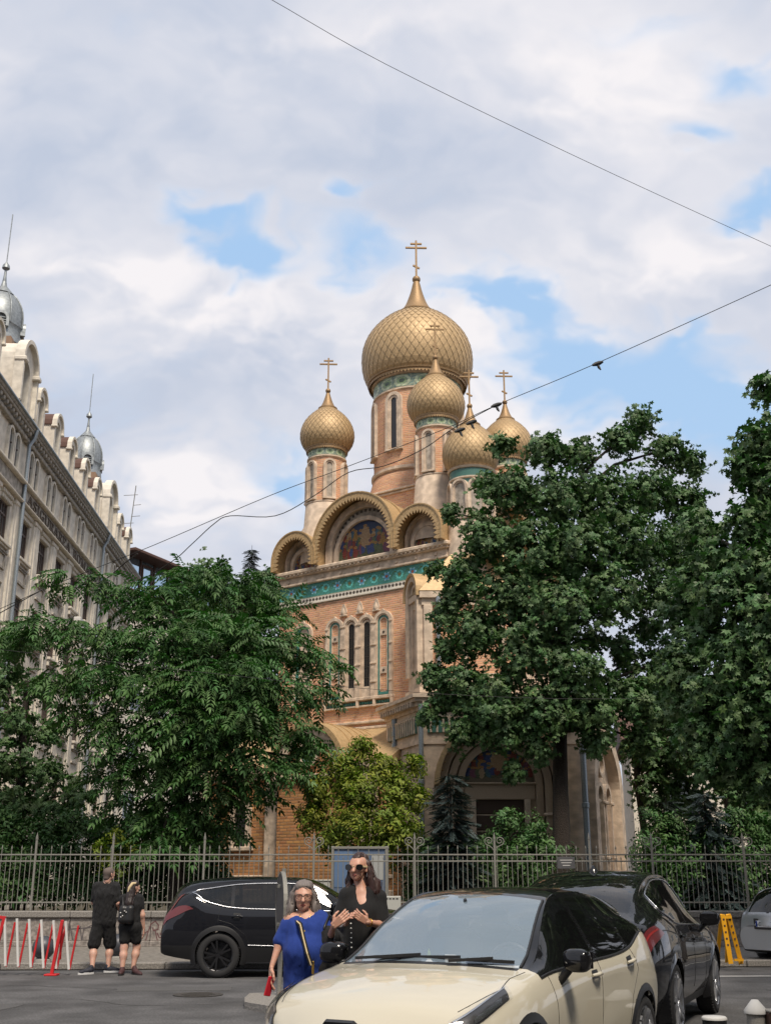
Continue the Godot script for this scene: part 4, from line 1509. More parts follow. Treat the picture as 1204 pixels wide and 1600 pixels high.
	for k in 6:
		m.band(arch(0, 5.2, 5.2, 1.77, 24), arch(0, 5.2, 5.2, 1.73, 24), -0.45 - k * 0.45, -0.40 - k * 0.45)
	part(m, "gilded_barrel_roof", M.gold_bright, bay)
	# rainwater pipes
	var pipes := [[P(657, 1100, 37.3), P(657, 1400, 37.3), 0.085], [P(616, 1125, 39.6), P(616, 1178, 39.6), 0.085], [P(684, 932, 39.1), P(688, 1040, 39.1), 0.075], [P(909, 1160, 37.25), P(915, 1400, 37.25), 0.10], [P(329, 1270, 45.0), P(326, 1390, 45.0), 0.09]]
	for pp in pipes:
		var a: Vector3 = inv * (pp[0] as Vector3)
		var b: Vector3 = inv * (pp[1] as Vector3)
		b = Vector3(a.x, b.y, a.z)
		m = MB.new()
		m.tube([a, b], pp[2], 12)
		var hgt := a.y - b.y
		for f in [0.06, 0.42, 0.78]:
			m.lathe(PackedVector2Array([Vector2(pp[2], -0.09), Vector2(pp[2] + 0.025, -0.07), Vector2(pp[2] + 0.025, 0.07), Vector2(pp[2], 0.09)]), 14, a - Vector3(0, hgt * f, 0))
		part(m, "downpipe", M.zinc_pipe, ch)


# ---------------------------------------------------------------- office palace along the side street
func put(mesh: Mesh, called: String, material: Material, parent: Node, t: Transform3D) -> MeshInstance3D:
	var o := part(mesh, called, material, parent)
	o.transform = t
	return o


func zinc_turret(b: Node3D, f: Transform3D, u: float, z: float, r: float) -> void:
	var at := f * Vector3(u, 0, z)
	var t := f.basis
	var m := MB.new()
	m.x = f
	m.box(Vector3(u, 21.1, z), Vector3(2.3, 2.2, 2.3))
	m.box(Vector3(u, 22.2, z), Vector3(2.5, 0.14, 2.5), 0.04)
	m.box(Vector3(u, 21.4, z), Vector3(2.42, 0.12, 2.42), 0.03)
	var base := part(m, "turret", M.render_pale, b)
	m = MB.new()
	m.x = f
	var q := [Vector3(-1.2, 22.27, 1.2), Vector3(1.2, 22.27, 1.2), Vector3(1.2, 22.27, -1.2), Vector3(-1.2, 22.27, -1.2)]
	for k in 4:
		var a: Vector3 = q[k] + Vector3(u, 0, z)
		var e: Vector3 = q[(k + 1) % 4] + Vector3(u, 0, z)
		var top := Vector3(u, 23.55, z)
		m.quad(a, e, Vector3(lerpf(e.x, top.x, 0.3), 23.55, lerpf(e.z, top.z, 0.3)), Vector3(lerpf(a.x, top.x, 0.3), 23.55, lerpf(a.z, top.z, 0.3)))
	part(m, "turret_roof", M.tile_roof, base)
	m = MB.new()
	m.lathe(PackedVector2Array([Vector2(r * 0.9, 23.4), Vector2(r * 1.08, 23.5), Vector2(r * 1.05, 23.75), Vector2(r * 0.98, 23.9), Vector2(r * 0.98, 24.2), Vector2(r * 1.04, 24.3)]), 8, at)
	var pr := smooth_profile([Vector2(r * 1.02, 24.3), Vector2(r * 1.03, 24.75), Vector2(r * 0.93, 25.25), Vector2(r * 0.66, 25.75), Vector2(r * 0.42, 25.95)], 3)
	m.lathe(pr, 8, at)
	m.lathe(PackedVector2Array([Vector2(r * 0.52, 25.93), Vector2(r * 0.46, 26.0), Vector2(r * 0.15, 26.35), Vector2(0.07, 26.7)]), 8, at)
	for k in 8:
		var a := TAU * k / 8.0
		var line := []
		for p in pr:
			line.append(at + Vector3(sin(a) * (p.x + 0.01), p.y, cos(a) * (p.x + 0.01)))
		m.tube(line, 0.03, 5)
	var dome := part(m, "zinc_dome", M.zinc, base)
	for k in 4:
		m = MB.new()
		m.x = Transform3D(Basis(Vector3.UP, PI / 4 * (2 * k) + PI / 8), at)
		m.band(arch(0, 24.0, 24.35, 0.34, 8), arch(0, 24.0, 24.35, 0.22, 8), r * 0.7, r * 1.12)
		for y in 4:
			m.box(Vector3(0, 24.06 + y * 0.11, r * 1.03), Vector3(0.44, 0.03, 0.08))
		part(m, "louvre", M.zinc, dome)
	m = MB.new()
	m.lathe(PackedVector2Array([Vector2(0.07, 26.5), Vector2(0.09, 26.6), Vector2(0.06, 26.9), Vector2(0.05, 27.15), Vector2(0.17, 27.25), Vector2(0.15, 27.4), Vector2(0.04, 27.55), Vector2(0.03, 27.6)]), 10, at)
	m.tube([at + Vector3(0, 27.5, 0), at + Vector3(0.02, 30.0, 0)], 0.022, 6)
	part(m, "lightning_rod", M.zinc, dome)


func office_palace() -> void:
	var b := thing("palace_building", "long pale stone office palace with dormers and two zinc turret domes", "building")
	var ux := Vector3(-0.03, 0, -1).normalized()
	var f := Transform3D(Basis(ux, Vector3.UP, ux.cross(Vector3.UP)), Vector3(-15.0, 0, -40.0))
	var u0 := -10.0
	var u1 := 28.0
	var mid := (u0 + u1) / 2
	var len_ := u1 - u0
	var m := MB.new()
	m.x = f
	m.box(Vector3(mid, 9.5, -5.36), Vector3(len_, 19.0, 10.0))
	part(m, "inner_wall", M.plaster, b)
	# wall: spandrels between the rows of openings, piers between the bays
	var rows := [[1.3, 3.5], [4.9, 6.35], [8.15, 9.65], [11.2, 12.75], [14.25, 15.95]]
	var edges := [0.0]
	for r in rows:
		edges.append(r[0])
		edges.append(r[1])
	edges.append(19.62)
	m = MB.new()
	m.x = f
	for k in range(0, edges.size(), 2):
		m.box(Vector3(mid, (edges[k] + edges[k + 1]) / 2, -0.2), Vector3(len_, edges[k + 1] - edges[k], 0.4))
	m.box(Vector3(u1 - 0.2, 9.8, -5.0), Vector3(0.4, 19.6, 9.9))
	var bays := []
	for k in 12:
		bays.append(5.3 + (k - 4) * 2.95)
	for k in 13:
		var c := 5.3 + (k - 4) * 2.95 - 1.475
		m.box(Vector3(c, 8.2, -0.2), Vector3(1.6, 16.4, 0.395))
	part(m, "facade_wall", M.render_pale, b)
	for k in 13:
		m = MB.new()
		m.x = f
		var c := 5.3 + (k - 4) * 2.95 - 1.475
		m.box(Vector3(c, 10.2, 0.03), Vector3(0.95, 12.2, 0.12), 0.02)
		m.box(Vector3(c, 10.2, 0.07), Vector3(0.55, 11.9, 0.12), 0.02)
		m.box(Vector3(c, 16.24, 0.06), Vector3(1.05, 0.22, 0.2), 0.04)
		part(m, "pilaster", M.render_pale, b)
	var fm := MB.new()
	fm.box(Vector3(0, 0, 0), Vector3(0.06, 1.55, 0.06))
	fm.box(Vector3(0, 0.35, 0), Vector3(1.35, 0.07, 0.05))
	for s in [-1.0, 1.0]:
		fm.box(Vector3(s * 0.64, 0, 0), Vector3(0.09, 1.6, 0.08))
		fm.box(Vector3(s * 0.32, 0, 0), Vector3(0.04, 1.55, 0.05))
		fm.box(Vector3(0, s * 0.77, 0), Vector3(1.35, 0.08, 0.08))
	var frame := fm.mesh()
	var pm := MB.new()
	pm.box(Vector3.ZERO, Vector3(1.35, 1.6, 0.02))
	var pane := pm.mesh()
	var sm := MB.new()
	sm.box(Vector3(0, 0, 0.04), Vector3(1.62, 0.13, 0.3), 0.02)
	sm.box(Vector3(0, -0.1, 0.03), Vector3(1.45, 0.1, 0.18), 0.02)
	for s in [-1.0, 1.0]:
		sm.box(Vector3(s * 0.68, -0.2, 0.05), Vector3(0.14, 0.26, 0.16), 0.02)
	var sill := sm.mesh()
	var qm := MB.new()
	qm.band(rect(-0.62, -1.0, 0.62, -0.32).slice(0, 4), rect(-0.5, -0.9, 0.5, -0.42).slice(0, 4), 0, 0.07)
	qm.box(Vector3(0, -0.32, 0.05), Vector3(1.36, 0.07, 0.12), 0.01)
	var panel := qm.mesh()
	var dm := MB.new()
	for k in 7:
		dm.box(Vector3(-0.6 + k * 0.2, 0, 0.06), Vector3(0.1, 0.16, 0.14), 0.02)
		dm.box(Vector3(-0.5 + k * 0.2, -0.2, 0.03), Vector3(0.1, 0.16, 0.1), 0.02)
	var dent := dm.mesh()
	rng.seed = 21
	for u in bays:
		for r in rows:
			var hgt: float = r[1] - r[0]
			var t := f * Transform3D(Basis.from_scale(Vector3(1, hgt / 1.6, 1)), Vector3(u, (r[0] + r[1]) / 2, -0.15))
			var w := put(frame, "window", M.window_frame, b, t)
			var gl := part(pane, "pane", M.window_glass if rng.randf() < 0.7 else M.sky_glass, w)
			gl.position.z = -0.05
			gl.rotation.y = rng.randf_range(-0.02, 0.02)
			if r[0] > 4.0:
				put(sill, "sill", M.render_pale, b, f * Transform3D(Basis(), Vector3(u, r[0] - 0.04, 0)))
				put(panel, "spandrel_panel", M.render_grey, b, f * Transform3D(Basis(), Vector3(u, r[0] - 0.02, 0)))
		put(dent, "dentils", M.render_pale, b, f * Transform3D(Basis(), Vector3(u, 16.22, 0)))
	# lettered band
	m = MB.new()
	m.x = f
	m.box(Vector3(mid, 16.80, 0.05), Vector3(len_, 0.72, 0.2))
	var band_ := part(m, "name_band", M.render_grey, b)
	m = MB.new()
	m.x = f
	m.box(Vector3(mid, 17.22, 0.14), Vector3(len_ + 0.1, 0.14, 0.4), 0.04)
	m.box(Vector3(mid, 16.42, 0.12), Vector3(len_ + 0.1, 0.12, 0.34), 0.04)
	part(m, "string_course", M.render_pale, b)
	var font := SystemFont.new()
	font.font_names = PackedStringArray(["Droid Serif"])
	var text := TextMesh.new()
	text.text = "ASIGURAREA  ROMANA"
	text.font = font
	text.font_size = 48
	text.pixel_size = 0.0118
	text.depth = 0.05
	var lt := put(text, "lettering", M.plaster_dark, band_, f * Transform3D(Basis(), Vector3(11.4, 16.80, 0.17)))
	var fit := text.get_aabb().size.x
	if fit > 0.1:
		lt.transform = f * Transform3D(Basis.from_scale(Vector3(13.5 / fit, 1.0, 1.0)), Vector3(11.4, 16.80, 0.17))
	# attic windows: pairs of arches
	for u in bays:
		for s in [-1.0, 1.0]:
			m = MB.new()
			m.x = f
			m.band(arch(u + s * 0.42, 17.45, 18.62, 0.37, 8), arch(u + s * 0.42, 17.45, 18.62, 0.27, 8), -0.02, 0.13)
			var w := part(m, "attic_window", M.render_pale, b)
			m = MB.new()
			m.x = f
			m.prism(arch(u + s * 0.42, 17.45, 18.62, 0.27, 8), -0.02, 0.02)
			part(m, "pane", M.window_glass, w)
			m = MB.new()
			m.x = f
			m.box(Vector3(u + s * 0.42, 18.05, 0.03), Vector3(0.05, 1.3, 0.05))
			m.box(Vector3(u + s * 0.42, 18.35, 0.03), Vector3(0.54, 0.05, 0.05))
			part(m, "glazing_bar", M.window_frame, w)
		m = MB.new()
		m.x = f
		m.band(rect(u - 1.05, 17.3, u + 1.05, 19.15), rect(u - 0.97, 17.38, u + 0.97, 19.07), -0.02, 0.07)
		part(m, "window_panel", M.render_pale, b)
	# cornice with brackets, in a greyer render than the wall
	m = MB.new()
	m.x = f
	m.box(Vector3(mid, 19.12, 0.04), Vector3(len_ + 0.2, 0.2, 0.34), 0.03)
	m.box(Vector3(mid, 19.46, 0.10), Vector3(len_ + 0.5, 0.12, 0.62), 0.03)
	m.box(Vector3(mid, 19.58, 0.12), Vector3(len_ + 0.6, 0.14, 0.72), 0.05)
	var cor := part(m, "cornice", M.render_grey, b)
	m = MB.new()
	for k in int(len_ / 0.42):
		m.x = f
		m.box(Vector3(u0 + 0.2 + k * 0.42, 19.31, 0.18), Vector3(0.17, 0.2, 0.36), 0.03)
	part(m, "brackets", M.render_grey, cor)
	m = MB.new()
	m.tube([f * Vector3(u0 - 0.3, 19.66, 0.5), f * Vector3(u1 + 0.3, 19.66, 0.5)], 0.06, 8)
	part(m, "gutter", M.zinc_pipe, cor)
	for u in [3.9, 18.9]:
		m = MB.new()
		m.tube([f * Vector3(u, 19.6, 0.5), f * Vector3(u, 19.2, 0.42), f * Vector3(u, 18.9, 0.24), f * Vector3(u, 3.0, 0.24)], 0.08, 8)
		part(m, "downpipe", M.zinc_pipe, b)
	# mansard and dormers
	m = MB.new()
	m.x = f
	m.prism(rect(u0, 19.6, u1, 20.2), -9.5, -0.3)
	var keep := f * Transform3D(Basis(Vector3.UP, PI / 2), Vector3.ZERO)
	m.x = keep
	m.prism(PackedVector2Array([Vector2(0.3, 20.1), Vector2(1.5, 21.6), Vector2(6, 22.3), Vector2(9.5, 20.1)]), u0, u1)
	part(m, "mansard_roof", M.rust_roof, b)
	for u in [-7.0, -4.0, -1.0, 5.55, 8.45, 11.3, 14.2, 17.1, 23.3, 26.0]:
		m = MB.new()
		m.x = f * Transform3D(Basis(), Vector3(u, 0, 0.1))
		m.band(arch(0, 19.6, 21.55, 0.60, 10), arch(0, 19.6, 21.45, 0.36, 10), -1.9, 0.0)
		m.band(arch(0, 21.4, 21.55, 0.68, 10), arch(0, 21.4, 21.55, 0.56, 10), -0.12, 0.10)
		m.box(Vector3(-0.6, 21.42, -0.02), Vector3(0.2, 0.12, 0.3), 0.03)
		m.box(Vector3(0.6, 21.42, -0.02), Vector3(0.2, 0.12, 0.3), 0.03)
		m.box(Vector3(0, 19.75, 0.02), Vector3(1.6, 0.2, 0.2), 0.03)
		var d := part(m, "dormer", M.render_pale, b)
		m = MB.new()
		m.x = f * Transform3D(Basis(), Vector3(u, 0, 0.1))
		m.band(arch(0, 21.5, 21.55, 0.66, 10), arch(0, 21.5, 21.55, 0.605, 10), -2.2, -0.12)
		part(m, "dormer_roof", M.rust_roof, d)
		m = MB.new()
		m.x = f * Transform3D(Basis(), Vector3(u, 0, -0.2))
		m.prism(arch(0, 19.8, 21.45, 0.37, 10), -0.02, 0.0)
		part(m, "pane", M.sky_glass if u == 8.45 else M.window_glass, d)
		m = MB.new()
		m.x = f * Transform3D(Basis(), Vector3(u, 0, -0.17))
		m.box(Vector3(0, 21.0, 0), Vector3(0.06, 1.7, 0.06))
		m.box(Vector3(0, 21.3, 0), Vector3(0.72, 0.06, 0.06))
		part(m, "glazing_bar", M.window_frame, d)
	for u in [2.9, 20.2]:
		m = MB.new()
		m.x = f * Transform3D(Basis(), Vector3(u, 0, 0.12))
		m.band(arch(0, 20.1, 22.0, 1.0, 12), arch(0, 20.1, 21.7, 0.5, 12), -1.6, 0.0)
		m.band(arch(0, 20.1, 22.0, 1.15, 12), arch(0, 20.1, 22.0, 0.98, 12), -0.2, 0.2)
		m.box(Vector3(-1.0, 21.9, 0.05), Vector3(0.4, 0.2, 0.5), 0.04)
		m.box(Vector3(1.0, 21.9, 0.05), Vector3(0.4, 0.2, 0.5), 0.04)
		var d := part(m, "gable_dormer", M.render_pale, b)
		m = MB.new()
		m.x = f * Transform3D(Basis(), Vector3(u, 0, -0.15))
		m.prism(arch(0, 20.2, 21.7, 0.5, 12), -0.04, 0.0)
		part(m, "pane", M.window_glass, d)
	zinc_turret(b, f, 3.9, -1.6, 0.97)
	zinc_turret(b, f, 20.6, -1.6, 0.92)
	# a cooling unit hung under a window
	var ac := thing("air_conditioner", "white air conditioning unit hung on the palace wall below a window", "air conditioner", f * Vector3(14.0, 13.2, 0.45), -PI / 2 + 0.03)
	m = MB.new()
	m.box(Vector3(0, 0.3, 0), Vector3(0.85, 0.6, 0.34), 0.03)
	part(m, "casing", M.paint_white, ac)
	m = MB.new()
	m.band(ring(0.1, 0.3, 0.22), ring(0.1, 0.3, 0.19), 0.16, 0.19)
	for k in 6:
		m.box(Vector3(0.1, 0.13 + k * 0.065, 0.175), Vector3(0.4, 0.012, 0.012))
	part(m, "fan_grille", M.cabinet_grey, ac)
	m = MB.new()
	for s in [-1.0, 1.0]:
		m.bar(Vector3(s * 0.3, -0.02, 0.15), Vector3(s * 0.3, -0.02, -0.5), 0.03, 0.03)
	part(m, "bracket", M.iron_grey, ac)


func windows_on(b: Node3D, f: Transform3D, cols: int, rows: int, w: float, h: float, dx: float, dy: float, x0: float, y0: float, glass: Material) -> void:
	var fm := MB.new()
	fm.band(PackedVector2Array([Vector2(-w / 2, -h / 2), Vector2(w / 2, -h / 2), Vector2(w / 2, h / 2), Vector2(-w / 2, h / 2), Vector2(-w / 2, -h / 2)]), PackedVector2Array([Vector2(-w / 2 + 0.08, -h / 2 + 0.08), Vector2(w / 2 - 0.08, -h / 2 + 0.08), Vector2(w / 2 - 0.08, h / 2 - 0.08), Vector2(-w / 2 + 0.08, h / 2 - 0.08), Vector2(-w / 2 + 0.08, -h / 2 + 0.08)]), -0.02, 0.06)
	fm.box(Vector3.ZERO, Vector3(0.05, h, 0.06))
	var mesh := fm.mesh()
	var pm := MB.new()
	pm.box(Vector3(0, 0, 0), Vector3(w - 0.1, h - 0.1, 0.03))
	var pane := pm.mesh()
	for r in rows:
		for c in cols:
			var o := put(mesh, "window", M.paint_white, b, f * Transform3D(Basis(), Vector3(x0 + c * dx, y0 + r * dy, 0)))
			part(pane, "pane", glass, o)


func other_buildings() -> void:
	var b := thing("rooftop_house", "cream house with a glazed blue rooftop storey beyond the palace", "building")
	var ux := Vector3(0.42, 0, -0.9).normalized()
	var f := Transform3D(Basis(ux, Vector3.UP, ux.cross(Vector3.UP)), Vector3(-16.6, 0, -69.8))
	var m := MB.new()
	m.x = f
	m.box(Vector3(6, 9.6, -3.0), Vector3(12, 19.2, 6))
	part(m, "wall", M.render_pale, b)
	m = MB.new()
	m.x = f
	m.box(Vector3(6, 19.3, -2.9), Vector3(12.4, 0.22, 6.4), 0.03)
	m.box(Vector3(6, 21.75, -2.6), Vector3(13.0, 0.2, 7.2), 0.03)
	part(m, "roof", M.rust_roof, b)
	m = MB.new()
	m.x = f
	m.box(Vector3(-0.02, 20.5, -2.9), Vector3(0.2, 2.3, 5.8))
	part(m, "boarded_end", M.rust_roof, b)
	for k in 8:
		m = MB.new()
		m.x = f
		m.box(Vector3(0.85 + k * 1.5, 20.5, -0.2), Vector3(1.36, 2.2, 0.08))
		var w := part(m, "window", M.sky_glass, b)
		m = MB.new()
		m.x = f
		m.box(Vector3(0.12 + k * 1.5, 20.5, -0.16), Vector3(0.12, 2.3, 0.14))
		if k == 1:
			m.band(PackedVector2Array([Vector2(1.8, 19.7), Vector2(2.9, 19.7), Vector2(2.9, 21.4), Vector2(1.8, 21.4), Vector2(1.8, 19.7)]), PackedVector2Array([Vector2(1.92, 19.82), Vector2(2.78, 19.82), Vector2(2.78, 21.28), Vector2(1.92, 21.28), Vector2(1.92, 19.82)]), -0.2, -0.1)
		part(m, "mullion", M.rust_roof, w)
	windows_on(b, f, 4, 4, 1.2, 1.7, 2.8, 3.3, 1.8, 6.0, M.window_glass)
	# television aerial on the roof behind
	var a := thing("roof_aerial", "thin television aerial standing on the rooftop storey", "aerial", P(200, 845, 72.0))
	m = MB.new()
	m.tube([Vector3(0, -0.6, 0), Vector3(0.28, 3.9, 0)], 0.03, 6)
	part(m, "mast", M.iron_grey, a)
	for k in [[3.2, -0.7, 0.25], [2.5, 0.0, 0.5], [1.7, -0.1, 0.5], [1.2, -0.85, 0.1]]:
		m = MB.new()
		m.tube([Vector3(0.2 + k[1], k[0], 0), Vector3(0.2 + k[2], k[0] + 0.05, 0)], 0.02, 5)
		part(m, "rod", M.iron_grey, a)
	b = thing("grey_block", "pale grey apartment block glimpsed behind the plane trees", "building")
	f = Transform3D(Basis(Vector3.UP, -0.2), Vector3(20.4, 0, -58))
	m = MB.new()
	m.x = f
	m.box(Vector3(8, 10.8, -6), Vector3(16, 21.6, 12))
	part(m, "wall", M.render_grey, b)
	m = MB.new()
	m.x = f
	m.box(Vector3(8, 21.7, -6), Vector3(16.6, 0.3, 12.6), 0.05)
	part(m, "roof", M.plaster_dark, b)
	windows_on(b, f, 6, 6, 1.4, 1.7, 2.5, 3.2, 1.7, 3.0, M.window_glass)
	b = thing("cream_house", "low cream house half hidden behind the churchyard trees", "house")
	f = Transform3D(Basis(Vector3.UP, -0.15), Vector3(11.5, 0, -54))
	m = MB.new()
	m.x = f
	m.box(Vector3(5, 3.9, -4), Vector3(10, 7.8, 8))
	part(m, "wall", M.render_pale, b)
	m = MB.new()
	m.x = f * Transform3D(Basis(Vector3.UP, PI / 2), Vector3.ZERO)
	m.prism(PackedVector2Array([Vector2(-0.5, 7.8), Vector2(4, 10.0), Vector2(8.5, 7.8)]), -0.4, 10.4)
	part(m, "roof", M.rust_roof, b)
	windows_on(b, f, 3, 2, 1.2, 1.6, 3.0, 3.2, 2.0, 2.2, M.window_glass)


# the other sides of the street, behind and beside the lens: they close the street and stand in the reflections
func opposite_buildings() -> void:
	for q in [["stucco_block", "long stuccoed apartment block closing the street opposite the church", Vector3(0, 0, 13), PI, 36.0, 15.0], ["corner_block", "stuccoed corner block across the side street from the parked cars", Vector3(15.5, 0, 0.5), -PI / 2, 20.0, 14.0]]:
		var b := thing(q[0], q[1], "building", q[2], q[3])
		var m := MB.new()
		m.box(Vector3(0, q[5] / 2, -5.0), Vector3(q[4], q[5], 10.0))
		part(m, "wall", M.render_grey, b)
		m = MB.new()
		m.box(Vector3(0, q[5], -5.0), Vector3(q[4] + 0.8, 0.5, 10.8), 0.08)
		m.box(Vector3(0, 4.1, 0.05), Vector3(q[4] + 0.1, 0.25, 0.3), 0.05)
		part(m, "cornice", M.render_pale, b)
		windows_on(b, Transform3D(), int(q[4] / 2.6), 4, 1.3, 1.9, 2.55, 3.1, -q[4] / 2 + 1.6, 2.2, M.window_glass)


# ---------------------------------------------------------------- trees and plants
func blade(m: MB, a: Vector3, d: Vector3, up: Vector3, l: float, w: float, droop: float) -> void:
	var s := d.cross(up).normalized() * w * 0.5
	var mid := a + d * l * 0.5 + up * l * 0.05
	var tip := a + d * l - up * droop * l
	var n0 := (up + s.normalized() * 0.35).normalized()
	var n1 := (up - s.normalized() * 0.35).normalized()
	m.t3(a, mid + s, tip, n0, n0, n0)
	m.t3(a, tip, mid - s, n1, n1, n1)


func palm_leaf(m: MB, t: Transform3D, size: float) -> void:
	var keep := m.x
	m.x = keep * t
	var c := Vector3(0.28, 0.02, 0) * size
	var rim := []
	var ang := [-2.35, -1.75, -1.2, -0.85, -0.42, 0.0, 0.42, 0.85, 1.2, 1.75, 2.35]
	var rad := [0.30, 0.62, 0.40, 0.85, 0.50, 0.80, 0.50, 0.85, 0.40, 0.62, 0.30]
	for k in 11:
		var q := Vector3(cos(ang[k]) * rad[k], 0, sin(ang[k]) * rad[k]) * size
		q.y = -0.16 * size * rad[k] * rad[k] * (1.0 if k % 2 else 0.4)
		rim.append(c + q)
	for k in 10:
		var n: Vector3 = (rim[k + 1] - c).cross(rim[k] - c).normalized()
		if n.y < 0:
			n = -n
		m.t3(c, rim[k + 1], rim[k], n, n, n)
	m.x = keep


func leaf_cluster(kind: String) -> ArrayMesh:
	var m := MB.new()
	m.colored = true
	rng.seed = 101
	if kind == "palm":
		for k in 8:
			var p := Vector3(rng.randf_range(-0.2, 0.2), rng.randf_range(-0.12, 0.12), rng.randf_range(-0.2, 0.2))
			var b := Basis(Vector3.UP, rng.randf() * TAU) * Basis(Vector3.RIGHT, rng.randf_range(-0.7, 0.7)) * Basis(Vector3.BACK, rng.randf_range(-0.9, 0.3))
			var v := rng.randf_range(0.75, 1.25)
			m.tint = Color(v, v, v * 0.95)
			palm_leaf(m, Transform3D(b, p), rng.randf_range(0.11, 0.17))
	elif kind == "frond":
		var pts := []
		for k in 7:
			var s := k / 6.0
			pts.append(Vector3(s * 0.52, -0.16 * s * s, 0))
		for k in range(0, 7):
			for sd in [-1.0, 1.0]:
				var v := rng.randf_range(0.8, 1.2)
				m.tint = Color(v, v, v)
				var d := Vector3(0.62, -0.30 - 0.1 * rng.randf(), sd * 0.85).normalized()
				blade(m, pts[k], d, Vector3(0, 1, sd * 0.25).normalized(), rng.randf_range(0.15, 0.22) * (1.0 - 0.03 * k), 0.058, 0.22)
		blade(m, pts[6], Vector3(1, -0.5, 0).normalized(), Vector3.UP, 0.17, 0.06, 0.2)
	elif kind == "oval":
		for k in 12:
			var v := rng.randf_range(0.75, 1.25)
			m.tint = Color(v, v, v * 0.9)
			var a := rng.randf() * TAU
			var p := Vector3(rng.randf_range(-0.16, 0.16), rng.randf_range(-0.1, 0.12), rng.randf_range(-0.16, 0.16))
			blade(m, p, Vector3(cos(a), rng.randf_range(-0.5, 0.6), sin(a)).normalized(), Vector3(rng.randf_range(-0.5, 0.5), 1, rng.randf_range(-0.5, 0.5)).normalized(), rng.randf_range(0.10, 0.16), 0.055, 0.1)
	else:
		for k in 16:
			var s := k / 15.0
			for sd in [-1.0, 1.0]:
				var v := rng.randf_range(0.75, 1.25)
				m.tint = Color(v, v, v)
				blade(m, Vector3(s * 0.36, -0.03 * s, 0), Vector3(0.7, rng.randf_range(-0.1, 0.35), sd * 0.8).normalized(), Vector3.UP, 0.10 * (1.15 - s * 0.6), 0.030, 0.0)
	return m.mesh()


# leaves through a list of lobes [centre, radius (Vector3)], as one mass
func crown(parent: Node3D, lobes: Array, mesh: Mesh, material: Material, per: float, seed_: int, size := 1.0, flat := 0.55, kind := "crown") -> void:
	rng.seed = seed_
	var buf := PackedFloat32Array()
	var count := 0
	var lump := noise_at(seed_, 0.7, 3)
	for l in lobes:
		var c: Vector3 = l[0]
		var r: Vector3 = l[1]
		var n := int(per * (r.x * r.y + r.y * r.z + r.x * r.z) / 3.0)
		for k in n:
			var d := Vector3(rng.randfn(), rng.randfn() + 0.12, rng.randfn()).normalized()
			var s := lerpf(0.35, 1.06, sqrt(rng.randf()))
			s *= 0.84 + 0.42 * lump.get_noise_3d(c.x * 3.0 + d.x * 2.2, c.y * 3.0 + d.y * 2.2, c.z * 3.0 + d.z * 2.2) + 0.1
			if rng.randf() < 0.16:
				s *= rng.randf_range(1.05, 1.42)
			var p := c + d * r * s
			var up := (d * (1.0 - flat) + Vector3.UP * flat + Vector3(rng.randfn(), rng.randfn(), rng.randfn()) * 0.28).normalized()
			var x := (Vector3(d.x, 0, d.z) + Vector3(rng.randfn(), rng.randfn(), rng.randfn()) * 0.45)
			x = (x - up * x.dot(up)).normalized()
			var z := x.cross(up)
			var g := size * rng.randf_range(0.7, 1.25)
			var t := rng.randf_range(0.7, 1.3)
			var warm := rng.randf_range(0.85, 1.25)
			buf.append_array(PackedFloat32Array([x.x * g, up.x * g, z.x * g, p.x, x.y * g, up.y * g, z.y * g, p.y, x.z * g, up.z * g, z.z * g, p.z, t * warm, t, t, 1.0]))
			count += 1
	var mm := MultiMesh.new()
	mm.transform_format = MultiMesh.TRANSFORM_3D
	mm.use_colors = true
	mm.mesh = mesh
	mm.instance_count = count
	mm.buffer = buf
	var o := MultiMeshInstance3D.new()
	o.name = kind
	o.multimesh = mm
	o.material_override = material
	o.set_meta("kind", "stuff")
	parent.add_child(o, true)


func trunk_and_limbs(parent: Node3D, path: Array, r0: float, r1: float, lobes: Array, every := 1) -> void:
	var m := MB.new()
	var rad := []
	for k in path.size():
		rad.append(lerpf(r0, r1, float(k) / (path.size() - 1)))
	m.tube(path, rad, 10)
	part(m, "trunk", M.bark, parent)
	var i := 0
	for l in lobes:
		i += 1
		if i % every:
			continue
		var c: Vector3 = l[0]
		var near := 0
		for k in path.size():
			var q: Vector3 = path[k]
			if q.y < c.y - 0.3 and q.y > (path[near] as Vector3).y:
				near = k
		near = maxi(near, path.size() / 2)
		var a: Vector3 = path[near]
		var mid := a.lerp(c, 0.5) + Vector3(0, 0.25 * a.distance_to(c) * 0.5, 0)
		m = MB.new()
		m.tube([a, a.lerp(mid, 0.55), mid, mid.lerp(c, 0.6) + Vector3(0, 0.05, 0), c], [r1 * 0.75, r1 * 0.6, r1 * 0.45, r1 * 0.3, r1 * 0.12], 6)
		part(m, "limb", M.bark, parent)


func lobes_from(list: Array, depth: float, origin: Vector3, squash := 0.8) -> Array:
	var out := []
	for l in list:
		var p := P(l[0], l[1], depth + l[2]) - origin
		out.append([p, Vector3(l[3], l[3] * squash, l[3])])
	return out


